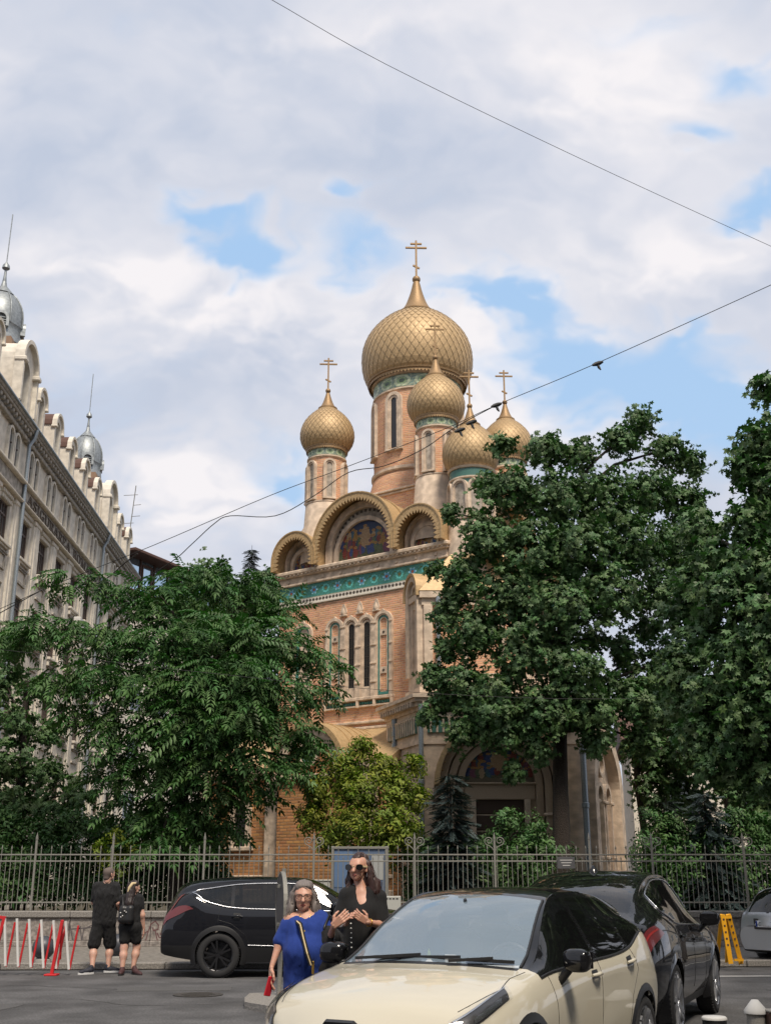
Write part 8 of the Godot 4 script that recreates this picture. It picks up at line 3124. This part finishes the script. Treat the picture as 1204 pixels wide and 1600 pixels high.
	strands(part(flesh(hair, 0.009, 0.025, 0.014), "hair", M.hair_brown, who), hair, M.hair_brown, 140, 6)
	var gl := thing("sunglasses", "large dark sunglasses worn by the woman in black", "sunglasses", hc + o)
	m = MB.new()
	m.x = Transform3D(fb, Vector3.ZERO)
	for sd in [-1.0, 1.0]:
		var lens := PackedVector2Array()
		for k in 20:
			var a := TAU * k / 20.0
			lens.append(Vector2(sd * 0.034 + signf(cos(a)) * pow(absf(cos(a)), 0.7) * 0.031, 0.004 + signf(sin(a)) * pow(absf(sin(a)), 0.7) * 0.025))
		m.x = Transform3D(fb, Vector3.ZERO) * Transform3D(Basis(Vector3.UP, sd * 0.22), Vector3(0, 0, 0.006))
		m.prism(lens, 0.096, 0.102)
	part(m, "lenses", M.lens_dark, gl)
	m = MB.new()
	m.x = Transform3D(fb, Vector3.ZERO)
	m.tube([Vector3(-0.01, 0.012, 0.106), Vector3(0.01, 0.012, 0.106)], 0.004, 6)
	for sd in [-1.0, 1.0]:
		m.bar(Vector3(sd * 0.064, 0.014, 0.088), Vector3(sd * 0.086, 0.008, -0.01), 0.008, 0.014)
	part(m, "temples", M.strap_pale, gl)
	m = MB.new()
	for k in 6:
		m.lathe(PackedVector2Array([Vector2(0.001, -0.007), Vector2(0.008, 0), Vector2(0.001, 0.007)]), 8, J.call(548 + k * 0.2, 1443 + k * 7.5, 0.145))
	part(m, "buttons", M.paper, who)
	m = MB.new()
	var wr2 := []
	for k in 13:
		var a := TAU * k / 12.0
		var ax := (elr - wrr).normalized()
		var s1 := ax.cross(Vector3.UP).normalized()
		wr2.append(wrr.lerp(elr, 0.10) + (s1 * cos(a) + s1.cross(ax) * sin(a)) * 0.032)
	m.tube(wr2, 0.005, 6, false)
	part(m, "bracelet", M.gold_metal, who)
	m = MB.new()
	m.tube([hc + fb * Vector3(0.083, -0.035, 0.0), hc + fb * Vector3(0.084, -0.075, 0.002)], [0.004, 0.008], 6)
	part(m, "earring", M.chrome, who)
	var cup := thing("plastic_cup", "crumpled clear plastic cup held between the two women", "cup", P(536, 1436, 10.15))
	m = MB.new()
	m.x = Transform3D(Basis(Vector3.BACK, -0.7) * Basis(Vector3.RIGHT, 0.3), Vector3.ZERO)
	m.lathe(PackedVector2Array([Vector2(0.001, -0.06), Vector2(0.028, -0.06), Vector2(0.032, 0.0), Vector2(0.037, 0.05), Vector2(0.04, 0.055)]), 14)
	part(m, "wall", M.clear_plastic, cup)
	m = MB.new()
	m.x = Transform3D(Basis(Vector3.BACK, -0.7) * Basis(Vector3.RIGHT, 0.3), Vector3.ZERO)
	var lip := []
	for k in 13:
		lip.append(Vector3(cos(TAU * k / 12.0) * 0.041, 0.055, sin(TAU * k / 12.0) * 0.041))
	m.tube(lip, 0.003, 5, false)
	part(m, "rim", M.paper, cup)

	# ---- couple walking along the far kerb, backs to us
	D = 21.7
	who = thing("person", "man in black shirt and shorts walking away beside the fence", "person", Vector3(-5.0, 0, -D))
	o = who.position
	J = func(x: float, y: float, z := 0.0) -> Vector3: return P(x, y, D - z) - o
	fb = Basis(Vector3.UP, PI - 0.7)
	hc = J.call(171, 1366)
	neck = J.call(167, 1378)
	shl = J.call(151, 1386)
	shr = J.call(182, 1386)
	ell = J.call(147, 1409, -0.05)
	wrl = J.call(156, 1421, -0.28)
	elr = J.call(184, 1411, 0.03)
	wrr = J.call(188, 1425, -0.10)
	chest = J.call(166, 1398)
	belly = J.call(164, 1422)
	hip = J.call(163, 1440)
	hw = Vector3(0.10, 0, 0)
	kneel = J.call(147, 1478, 0.03)
	kneer = J.call(172, 1478, -0.1)
	footl = J.call(144, 1513, 0.18)
	footr = J.call(169, 1512, 0.0)
	footl.y = 0.09
	footr.y = 0.10
	skin = [[shl + Vector3(0.05, 0, 0), shr - Vector3(0.05, 0, 0), 0.07, 0.07], [chest - hw, chest + hw, 0.11, 0.11], [chest, belly, 0.13, 0.12], [belly - hw * 0.6, hip - hw * 0.8, 0.11, 0.11], [belly + hw * 0.6, hip + hw * 0.8, 0.11, 0.11], [neck, hc + Vector3(0, -0.06, 0), 0.06, 0.058], [shl, ell, 0.055, 0.046], [ell, wrl, 0.045, 0.03], [shr, elr, 0.055, 0.046], [elr, wrr, 0.045, 0.03],
		[hip - hw * 0.8, kneel, 0.09, 0.062], [kneel, kneel.lerp(footl, 0.35), 0.056, 0.062], [kneel.lerp(footl, 0.35), footl, 0.062, 0.038], [hip + hw * 0.8, kneer, 0.09, 0.062], [kneer, kneer.lerp(footr, 0.35), 0.056, 0.062], [kneer.lerp(footr, 0.35), footr, 0.062, 0.038]]
	hl = hand_bones(wrl, Vector3(0.3, 0.1, -1), Vector3(0, 1, 0), Vector3(1, 0, 0), 0.5)
	hr = hand_bones(wrr, Vector3(0.2, -0.8, -0.4), Vector3(1, 0, 0), Vector3(0, 0, -1), 0.4)
	part(merged([flesh(skin, 0.02, 0.05), flesh(head_bones(hc, fb, 1.02), 0.011, 0.02), flesh(hl, 0.008, 0.006), flesh(hr, 0.008, 0.006)]), "body", M.skin_pale, who)
	part(flesh([[shl + Vector3(0.04, 0.005, 0), shr - Vector3(0.04, -0.005, 0), 0.085, 0.085], [chest - hw, chest + hw, 0.13, 0.13], [chest - hw * 0.9, hip - hw * 0.9, 0.13, 0.125], [chest + hw * 0.9, hip + hw * 0.9, 0.13, 0.125], [chest, hip, 0.15, 0.14], [shl, shl.lerp(ell, 0.85), 0.075, 0.07], [shr, shr.lerp(elr, 0.8), 0.075, 0.07]], 0.02, 0.05, 0.02), "shirt", M.cloth_black, who)
	part(flesh([[hip - hw * 0.8, hip + hw * 0.8, 0.135, 0.135], [hip - hw * 0.8, kneel + Vector3(0, 0.04, 0), 0.125, 0.115], [hip + hw * 0.8, kneer + Vector3(0, 0.04, 0), 0.125, 0.115]], 0.02, 0.03, 0.015), "shorts", M.cloth_black, who)
	shoe(who, footl - Vector3(-0.02, 0.09, 0), Vector3(-0.35, 0, 0.3), M.shoe_navy, M.shoe_sole)
	shoe(who, footr - Vector3(0.05, 0.09, 0), Vector3(1, 0, -0.15), M.shoe_navy, M.shoe_sole)
	part(flesh([[hc + Vector3(0, 0.04, 0.0), hc + fb * Vector3(0, 0.03, -0.035), 0.084, 0.084], [hc + fb * Vector3(0, 0.03, -0.035), hc + fb * Vector3(0, -0.06, -0.05), 0.08, 0.06]], 0.012, 0.02), "hair", M.hair_short, who)
	who = thing("person", "woman in black shirt and shorts with long hair walking beside the man", "person", Vector3(-4.45, 0, -D + 0.3))
	D = 21.4
	o = who.position
	J = func(x: float, y: float, z := 0.0) -> Vector3: return P(x, y, D - z) - o
	fb = Basis(Vector3.UP, PI - 0.9)
	hc = J.call(210, 1387)
	neck = J.call(207, 1398)
	shl = J.call(193, 1404)
	shr = J.call(219, 1404)
	ell = J.call(190, 1428, -0.12)
	wrl = J.call(187, 1440, -0.25)
	elr = J.call(223, 1430, 0.0)
	wrr = J.call(225, 1452, -0.05)
	chest = J.call(206, 1414)
	belly = J.call(205, 1434)
	hip = J.call(204, 1448)
	hw = Vector3(0.09, 0, 0)
	kneel = J.call(194, 1481, 0.02)
	kneer = J.call(214, 1480, -0.08)
	footl = J.call(191, 1516, 0.10)
	footr = J.call(208, 1514, 0.0)
	footl.y = 0.09
	footr.y = 0.11
	skin = [[shl + Vector3(0.04, 0, 0), shr - Vector3(0.04, 0, 0), 0.058, 0.058], [chest - hw * 0.8, chest + hw * 0.8, 0.09, 0.09], [chest, belly, 0.11, 0.10], [belly - hw * 0.6, hip - hw * 0.8, 0.10, 0.115], [belly + hw * 0.6, hip + hw * 0.8, 0.10, 0.115], [neck, hc + Vector3(0, -0.06, 0), 0.05, 0.048], [shl, ell, 0.047, 0.04], [ell, wrl, 0.038, 0.027], [shr, elr, 0.047, 0.04], [elr, wrr, 0.038, 0.027],
		[hip - hw * 0.8, kneel, 0.095, 0.062], [kneel, kneel.lerp(footl, 0.35), 0.058, 0.062], [kneel.lerp(footl, 0.35), footl, 0.062, 0.036], [hip + hw * 0.8, kneer, 0.095, 0.062], [kneer, kneer.lerp(footr, 0.35), 0.058, 0.062], [kneer.lerp(footr, 0.35), footr, 0.062, 0.036]]
	hl = hand_bones(wrl, Vector3(0.1, -0.7, -0.6), Vector3(-1, 0, 0), Vector3(0, 0, -1), 0.4, 0.92)
	hr = hand_bones(wrr, Vector3(0.02, -1, -0.1), Vector3(1, 0, 0), Vector3(0, 0, -1), 0.3, 0.92)
	part(merged([flesh(skin, 0.02, 0.05), flesh(head_bones(hc, fb, 0.98), 0.011, 0.02), flesh(hl, 0.008, 0.006), flesh(hr, 0.008, 0.006)]), "body", M.skin_pale, who)
	part(flesh([[shl + Vector3(0.03, 0.005, 0), shr - Vector3(0.03, -0.005, 0), 0.07, 0.07], [chest - hw * 0.8, chest + hw * 0.8, 0.11, 0.11], [chest - hw * 0.7, hip - hw * 0.8, 0.11, 0.12], [chest + hw * 0.7, hip + hw * 0.8, 0.11, 0.12], [shl, shl.lerp(ell, 0.55), 0.066, 0.058], [shr, shr.lerp(elr, 0.55), 0.066, 0.058]], 0.02, 0.05, 0.015), "shirt", M.cloth_black, who)
	part(flesh([[hip - hw * 0.8, hip + hw * 0.8, 0.135, 0.135], [hip - hw * 0.8, hip.lerp(kneel, 0.62) - hw * 0.35, 0.128, 0.10], [hip + hw * 0.8, hip.lerp(kneer, 0.62) + hw * 0.35, 0.128, 0.10]], 0.02, 0.03, 0.01), "shorts", M.cloth_black, who)
	shoe(who, footl - Vector3(0.0, 0.09, 0.04), Vector3(0.05, 0, 1), M.shoe_maroon, M.rubber)
	shoe(who, footr - Vector3(0.0, 0.105, 0.0), Vector3(0.7, 0, 0.7), M.shoe_maroon, M.rubber, -0.1)
	part(flesh([[hc + Vector3(0, 0.05, 0), hc + fb * Vector3(0, 0.03, -0.04), 0.085, 0.085], [hc + fb * Vector3(0, 0.02, -0.05), J.call(202, 1412, 0.12), 0.08, 0.075], [J.call(202, 1412, 0.12), J.call(201, 1424, 0.14), 0.075, 0.04]], 0.014, 0.03, 0.012), "hair", M.hair_dark, who)
	m = MB.new()
	var clip := [hc + fb * Vector3(-0.06, 0.075, 0.0), hc + fb * Vector3(-0.065, 0.07, -0.07), hc + fb * Vector3(-0.05, 0.0, -0.12), hc + fb * Vector3(-0.035, -0.07, -0.135)]
	m.tube(clip, [0.02, 0.03, 0.026, 0.012], 8)
	part(m, "hair_scarf", M.strap_pale, who)
	var bp := thing("backpack", "small black backpack with white pins worn by the walking woman", "backpack", J.call(198, 1428, 0.17) + o)
	part(flesh([[Vector3(-0.06, 0.08, 0), Vector3(-0.06, -0.09, 0), 0.075, 0.085], [Vector3(0.06, 0.08, 0), Vector3(0.06, -0.09, 0), 0.075, 0.085]], 0.014, 0.04), "pouch", M.trim_black, bp)
	m = MB.new()
	for sd in [-1.0, 1.0]:
		m.tube([Vector3(sd * 0.07, 0.12, 0), Vector3(sd * 0.10, 0.27, -0.08), Vector3(sd * 0.11, 0.29, -0.16)], 0.014, 6)
	part(m, "strap", M.trim_black, bp)
	for q in [[-0.09, 0.02], [-0.02, 0.05], [0.01, 0.03], [-0.05, -0.03], [-0.08, -0.05]]:
		m = MB.new()
		m.lathe(PackedVector2Array([Vector2(0.001, -0.012), Vector2(0.014, 0), Vector2(0.001, 0.012)]), 8, Vector3(q[0], q[1], 0.085))
		part(m, "pin", M.paint_white, bp)

	# ---- someone close by, only a quilted sleeve in the frame
	who = thing("person", "passer-by in a dark brown quilted jacket cut off by the frame edge", "person", Vector3(-0.80, 0, -1.95))
	hc = Vector3(-0.10, 1.50, 0.02)
	shl = Vector3(-0.33, 1.27, 0)
	shr = Vector3(0.09, 1.27, 0)
	hip = Vector3(-0.12, 0.85, 0)
	fb = Basis(Vector3.UP, PI)
	skin = [[shl, shr, 0.06, 0.06], [Vector3(-0.12, 1.2, 0), hip, 0.12, 0.11], [Vector3(-0.12, 1.3, 0), hc - Vector3(0, 0.08, 0), 0.055, 0.052], [shl, Vector3(-0.38, 1.0, 0.05), 0.05, 0.04], [Vector3(-0.38, 1.0, 0.05), Vector3(-0.36, 0.80, -0.1), 0.04, 0.03], [shr, Vector3(0.14, 1.0, 0.05), 0.05, 0.04], [Vector3(0.14, 1.0, 0.05), Vector3(0.12, 0.8, -0.1), 0.04, 0.03], [hip - Vector3(0.09, 0, 0), Vector3(-0.22, 0.45, 0), 0.085, 0.06], [Vector3(-0.22, 0.45, 0), Vector3(-0.22, 0.09, 0.05), 0.055, 0.04], [hip + Vector3(0.09, 0, 0), Vector3(-0.02, 0.45, -0.05), 0.085, 0.06], [Vector3(-0.02, 0.45, -0.05), Vector3(-0.02, 0.09, -0.02), 0.055, 0.04]]
	part(merged([flesh(skin, 0.02, 0.05), flesh(head_bones(hc, fb, 1.0), 0.012, 0.02), flesh(hand_bones(Vector3(-0.36, 0.80, -0.1), Vector3(0, -1, -0.3), Vector3(-1, 0, 0), Vector3(0, 0, -1), 0.4), 0.008, 0.006), flesh(hand_bones(Vector3(0.12, 0.80, -0.1), Vector3(0, -1, -0.3), Vector3(1, 0, 0), Vector3(0, 0, -1), 0.4), 0.008, 0.006)]), "body", M.skin_pale, who)
	var quilt := [[shl + Vector3(0.03, 0, 0), shr - Vector3(0.03, 0, 0), 0.09, 0.09], [Vector3(-0.2, 1.2, 0), hip - Vector3(0.07, 0, 0), 0.13, 0.14], [Vector3(-0.04, 1.2, 0), hip + Vector3(0.07, 0, 0), 0.13, 0.14]]
	for sd in [[shl, Vector3(-0.38, 1.0, 0.05), Vector3(-0.36, 0.82, -0.09)], [shr, Vector3(0.14, 1.0, 0.05), Vector3(0.12, 0.82, -0.09)]]:
		for k in 5:
			var p: Vector3 = sd[0].lerp(sd[1], k / 4.0)
			quilt.append([p - Vector3(0, 0.006, 0), p + Vector3(0, 0.006, 0), 0.082 - k * 0.003, 0.082 - k * 0.003])
		for k in 3:
			var p: Vector3 = sd[1].lerp(sd[2], (k + 1) / 3.0)
			quilt.append([p - Vector3(0, 0.006, 0), p + Vector3(0, 0.006, 0), 0.066, 0.066])
	part(flesh(quilt, 0.013, 0.012), "jacket", M.cloth_brown, who)
	part(flesh([[hip - Vector3(0.09, 0.02, 0), Vector3(-0.22, 0.45, 0), 0.115, 0.085], [Vector3(-0.22, 0.45, 0), Vector3(-0.22, 0.12, 0.05), 0.085, 0.075], [hip + Vector3(0.09, -0.02, 0), Vector3(-0.02, 0.45, -0.05), 0.115, 0.085], [Vector3(-0.02, 0.45, -0.05), Vector3(-0.02, 0.12, -0.02), 0.085, 0.075]], 0.02, 0.03), "trousers", M.cloth_navy, who)
	shoe(who, Vector3(-0.22, 0, 0.08), Vector3(0, 0, -1), M.shoe_navy, M.rubber)
	shoe(who, Vector3(-0.02, 0, 0.02), Vector3(0, 0, -1), M.shoe_navy, M.rubber)
	part(flesh([[hc + Vector3(0, 0.05, 0), hc + Vector3(0, 0.02, 0.04), 0.085, 0.085], [hc + Vector3(0, 0.02, 0.04), hc + Vector3(0, -0.06, 0.05), 0.08, 0.06]], 0.014, 0.02), "hair", M.hair_dark, who)


# ---------------------------------------------------------------- street furniture and wires
func street_things() -> void:
	# round sign seen nearly edge-on, on the traffic island
	var t := thing("traffic_sign", "round traffic sign seen almost edge-on from behind on its island post", "sign", Vector3(-1.45, 0.09, -16.6))
	var m := MB.new()
	m.tube([Vector3(0, -0.02, 0), Vector3(0.03, 1.64, 0)], 0.032, 10)
	part(m, "post", M.iron_grey, t)
	m = MB.new()
	m.x = Transform3D(Basis(Vector3.UP, deg_to_rad(-78)), Vector3(0.0, 1.13, 0.03))
	var disc := ring(0, 0, 0.46, 32).slice(0, 32)
	m.prism(disc, -0.012, 0.012)
	part(m, "disc", M.sign_grey, t)
	m = MB.new()
	m.x = Transform3D(Basis(Vector3.UP, deg_to_rad(-78)), Vector3(0.0, 1.13, 0.03))
	m.band(ring(0, 0, 0.47, 32), ring(0, 0, 0.44, 32), -0.035, 0.02)
	part(m, "rim", M.iron_grey, t)
	m = MB.new()
	for y in [0.9, 1.4]:
		m.box(Vector3(0.0, y, 0.03), Vector3(0.10, 0.05, 0.10), 0.008)
	part(m, "clamp", M.iron_grey, t)
	# red and white barrier rack
	t = thing("street_barrier", "red and white slanted steel barrier rack at the far kerb", "barrier", Vector3(-5.9, 0, -21.2))
	for k in 7:
		m = MB.new()
		var a := P(9 + (k - 1) * 19.8, 1508 + k * 1.1, 21.2) - t.position
		var b := P(8 + (k - 1) * 19.0, 1433 + k * 1.0, 21.2) - t.position
		m.bar(a, b, 0.036, 0.036)
		part(m, "white_bar", M.paint_white, t)
		m = MB.new()
		a = P(10 + (k - 1) * 19.8, 1509 + k * 1.0, 21.35) - t.position
		b = P(24 + (k - 1) * 19.8, 1440 + k * 1.0, 21.35) - t.position
		m.bar(a, b, 0.03, 0.03)
		part(m, "red_bar", M.red_paint, t)
	m = MB.new()
	m.bar(P(98, 1438, 21.15) - t.position, P(81, 1522, 21.15) - t.position, 0.055, 0.05)
	m.bar(P(98, 1438, 21.15) - t.position, P(88, 1500, 21.15) - t.position + Vector3(0, 0, -0.25), 0.04, 0.04)
	part(m, "end_frame", M.red_paint, t)
	m = MB.new()
	m.box(P(81, 1524, 21.15) - t.position + Vector3(0, 0.01, 0), Vector3(0.22, 0.03, 0.22), 0.006)
	part(m, "foot_plate", M.red_paint, t)
	m = MB.new()
	m.bar(P(-20, 1431, 21.2) - t.position, P(8, 1434, 21.2) - t.position, 0.05, 0.05)
	m.bar(P(-10, 1500, 21.2) - t.position, P(8, 1432, 21.2) - t.position, 0.06, 0.05)
	part(m, "cross_bar", M.red_paint, t)
	# stone ball bollards
	for q in [[67, 1499, 22.6, "dark stone ball bollard behind the red and white barrier"], [184, 1491, 23.4, "dark stone ball bollard behind the walking couple"]]:
		var c := P(q[0], q[1], q[2])
		t = thing("ball_bollard", q[3], "bollard", Vector3(c.x, 0.12, c.z), 0.0, "ball bollards along the far kerb")
		m = MB.new()
		var bp := PackedVector2Array()
		for k in 13:
			bp.append(Vector2(maxf(0.001, sin(PI * k / 12.0) * 0.21), 0.26 - cos(PI * k / 12.0) * 0.21))
		m.lathe(bp, 24)
		part(m, "ball", M.ball_dark, t)
		m = MB.new()
		m.lathe(PackedVector2Array([Vector2(0.15, 0.0), Vector2(0.15, 0.05), Vector2(0.11, 0.08), Vector2(0.001, 0.08)]), 20)
		part(m, "foot", M.concrete_pale, t)
	# yellow folding stand
	t = thing("folding_stand", "yellow folding warning stand between the black and silver cars", "stand", Vector3(6.3, 0.0, -22.3))
	for k in 2:
		m = MB.new()
		var a := P(1128 + k * 9, 1429, 22.3) - t.position
		var b := P(1141 + k * 16, 1506, 22.3 + k * 0.25) - t.position
		m.bar(a, b, 0.085, 0.03, Vector3(0, 0.2, 1))
		m.bar(a + Vector3(0, 0, -0.04), Vector3(b.x - 0.12, b.y, b.z - 0.5), 0.07, 0.03, Vector3(0, 0.2, 1))
		part(m, "leg", M.yellow, t)
		for j in 5:
			m = MB.new()
			var p := a.lerp(b, 0.1 + j * 0.13)
			m.box(p + Vector3(0, 0, 0.017), Vector3(0.035, 0.035, 0.006), 0.002)
			part(m, "hole", M.brown_post, t)
	m = MB.new()
	m.bar(P(1126, 1433, 22.3) - t.position, P(1142, 1433, 22.3) - t.position, 0.03, 0.05)
	part(m, "crosspiece", M.yellow, t)
	m = MB.new()
	m.bar(P(1146, 1500, 22.35) - t.position, P(1160, 1500, 22.5) - t.position, 0.03, 0.04)
	part(m, "crosspiece", M.yellow, t)
	# bollards in front, only their tops in view
	var c := P(1178, 1562, 11.2)
	t = thing("cone_bollard", "concrete bollard with a pale conical cap beside the black off-roader", "bollard", Vector3(c.x, 0, c.z))
	m = MB.new()
	m.lathe(PackedVector2Array([Vector2(0.085, 0.0), Vector2(0.085, c.y - 0.09)]), 20)
	part(m, "shaft", M.concrete_pale, t)
	m = MB.new()
	m.lathe(PackedVector2Array([Vector2(0.08, c.y - 0.115), Vector2(0.105, c.y - 0.115), Vector2(0.105, c.y - 0.09), Vector2(0.03, c.y), Vector2(0.001, c.y + 0.003)]), 24)
	part(m, "cap", M.paint_white, t)
	c = P(1115, 1592, 11.0)
	t = thing("plastic_bollard", "dark plastic bollard with a white top disc near the wheel", "bollard", Vector3(c.x, 0, c.z))
	m = MB.new()
	m.lathe(PackedVector2Array([Vector2(0.11, 0.0), Vector2(0.105, c.y), Vector2(0.09, c.y + 0.01)]), 24)
	part(m, "shaft", M.trim_black, t)
	m = MB.new()
	m.lathe(PackedVector2Array([Vector2(0.112, c.y - 0.005), Vector2(0.112, c.y + 0.01), Vector2(0.10, c.y + 0.022), Vector2(0.001, c.y + 0.024)]), 24)
	part(m, "top_disc", M.paint_white, t)
	c = P(1202, 1580, 11.1)
	t = thing("timber_bollard", "short brown bollard beside the conical-capped bollard", "bollard", Vector3(c.x + 0.05, 0, c.z))
	m = MB.new()
	m.box(Vector3(0, c.y / 2, 0), Vector3(0.16, c.y, 0.16), 0.015)
	part(m, "shaft", M.brown_post, t)
	m = MB.new()
	m.box(Vector3(0, c.y + 0.005, 0), Vector3(0.17, 0.02, 0.17), 0.006)
	part(m, "cap", M.concrete_pale, t)
	# notice board and cabinet behind the fence
	t = thing("notice_board", "glazed notice board with blue posters behind the iron fence", "notice board", Vector3(P(558, 1395, 29.4).x, 0.5, -29.4))
	m = MB.new()
	for x in [-0.62, 0.72]:
		m.box(Vector3(x, 0.95, 0), Vector3(0.07, 1.9, 0.07), 0.008)
	m.box(Vector3(0.05, 1.86, 0), Vector3(1.42, 0.06, 0.08), 0.008)
	m.box(Vector3(0.05, 0.72, 0), Vector3(1.42, 0.06, 0.08), 0.008)
	part(m, "frame", M.iron_grey, t)
	m = MB.new()
	m.box(Vector3(0.05, 1.29, -0.01), Vector3(1.3, 1.1, 0.02))
	part(m, "backing", M.board_blue, t)
	for q in [[-0.35, 1.35, 0.45, 0.85], [0.12, 1.5, 0.32, 0.42], [0.5, 1.4, 0.30, 0.6], [0.14, 1.0, 0.34, 0.36]]:
		m = MB.new()
		m.box(Vector3(q[0], q[1], 0.006), Vector3(q[2], q[3], 0.006))
		part(m, "poster", M.poster if q[0] < 0 else M.leaflet, t)
	t = thing("meter_cabinet", "grey meter cabinet standing beside the notice board", "cabinet", Vector3(P(504, 1395, 29.2).x, 0.5, -29.2))
	m = MB.new()
	m.box(Vector3(0, 0.62, 0), Vector3(0.36, 0.9, 0.28), 0.015)
	part(m, "casing", M.cabinet_grey, t)
	m = MB.new()
	m.box(Vector3(0, 1.085, 0), Vector3(0.40, 0.04, 0.32), 0.01)
	part(m, "lid", M.cabinet_grey, t)
	m = MB.new()
	m.box(Vector3(0, 0.09, 0), Vector3(0.3, 0.18, 0.22))
	part(m, "plinth", M.concrete_pale, t)
	t = thing("parking_meter_box", "pale control box with vents on the wall behind the woman in black", "box", P(612, 1412, 27.9))
	m = MB.new()
	m.box(Vector3.ZERO, Vector3(0.42, 0.34, 0.2), 0.015)
	part(m, "casing", M.cabinet_grey, t)
	for k in 4:
		m = MB.new()
		m.box(Vector3(-0.12 + k * 0.08, 0.11, 0.101), Vector3(0.05, 0.03, 0.006))
		part(m, "vent", M.trim_black, t)
	# wires
	wire("overhead_wire", "long thin black wire crossing the open sky", [[380, -22, 22], [425, 0, 22.5], [602, 100, 25], [900, 245, 28], [1204, 385, 31], [1300, 428, 32]], 0.0075)
	wire("tram_wire", "black cable rising past the domes to a clamp", [[-30, 965, 34], [90, 912, 33], [240, 852, 32], [420, 775, 31], [540, 730, 30.5], [690, 672, 30], [775, 633, 29.5], [933, 567, 28.5], [1204, 445, 26.5], [1300, 400, 26]], 0.010)
	wire("loose_cable", "slack black cable looping from the locust to the clamp below the dome", [[180, 930, 32.5], [265, 880, 32], [300, 850, 31.7], [335, 818, 31.5], [360, 806, 31.4], [430, 806, 31.2], [490, 775, 31], [545, 738, 30.7], [600, 728, 30.5], [660, 702, 30.2], [710, 668, 30], [775, 633, 29.5]], 0.013)
	wire("thin_line", "thin line sagging in front of the locust crown", [[0, 1015, 26], [120, 1028, 26], [330, 1052, 26], [560, 1075, 26], [760, 1088, 26], [950, 1092, 26], [1204, 1085, 26]], 0.006)
	wire("service_cable", "dark cable running from the palace wall into the locust", [[0, 958, 40], [60, 925, 40], [78, 916, 40], [130, 918, 38], [165, 905, 36], [195, 880, 35], [215, 865, 34]], 0.02)
	for q in [[933, 568, 28.45, "black cable clamp hanging on the cable beside the open sky"], [775, 633, 29.4, "black cable clamp where the slack cable joins the wire"], [718, 672, 29.9, "black splice box dangling before the belfry dome"], [736, 660, 29.85, "coil of spare cable hanging before the belfry dome"]]:
		t = thing("cable_clamp", q[3], "cable clamp", P(q[0], q[1], q[2]))
		m = MB.new()
		m.x = Transform3D(Basis(Vector3.BACK, 0.35), Vector3.ZERO)
		m.tube([Vector3(-0.16, 0.0, 0), Vector3(-0.06, 0, 0), Vector3(0.06, 0, 0), Vector3(0.16, 0.0, 0)], [0.03, 0.06, 0.06, 0.03], 8)
		part(m, "sleeve", M.cable, t)
		m = MB.new()
		m.tube([Vector3(0, -0.03, 0), Vector3(0.03, -0.12, 0), Vector3(0.07, -0.20, 0.02)], [0.035, 0.04, 0.02], 7)
		part(m, "tail", M.cable, t)


func wire(called: String, label: String, pts: Array, r: float) -> void:
	var p := []
	for i in pts.size() - 1:
		var a := P(pts[maxi(i - 1, 0)][0], pts[maxi(i - 1, 0)][1], pts[maxi(i - 1, 0)][2])
		var b := P(pts[i][0], pts[i][1], pts[i][2])
		var c := P(pts[i + 1][0], pts[i + 1][1], pts[i + 1][2])
		var d := P(pts[mini(i + 2, pts.size() - 1)][0], pts[mini(i + 2, pts.size() - 1)][1], pts[mini(i + 2, pts.size() - 1)][2])
		for k in 5:
			p.append(b.cubic_interpolate(c, a, d, k / 5.0))
	p.append(P(pts[-1][0], pts[-1][1], pts[-1][2]))
	var m := MB.new()
	m.tube(p, r, 6)
	tag(part(m, numbered(called), M.cable, self), label, "cable")


func _ready() -> void:
	light_and_lens()
	materials()
	ground()
	fence_and_wall()
	church()
	office_palace()
	other_buildings()
	opposite_buildings()
	cars()
	people()
	street_things()
	trees()
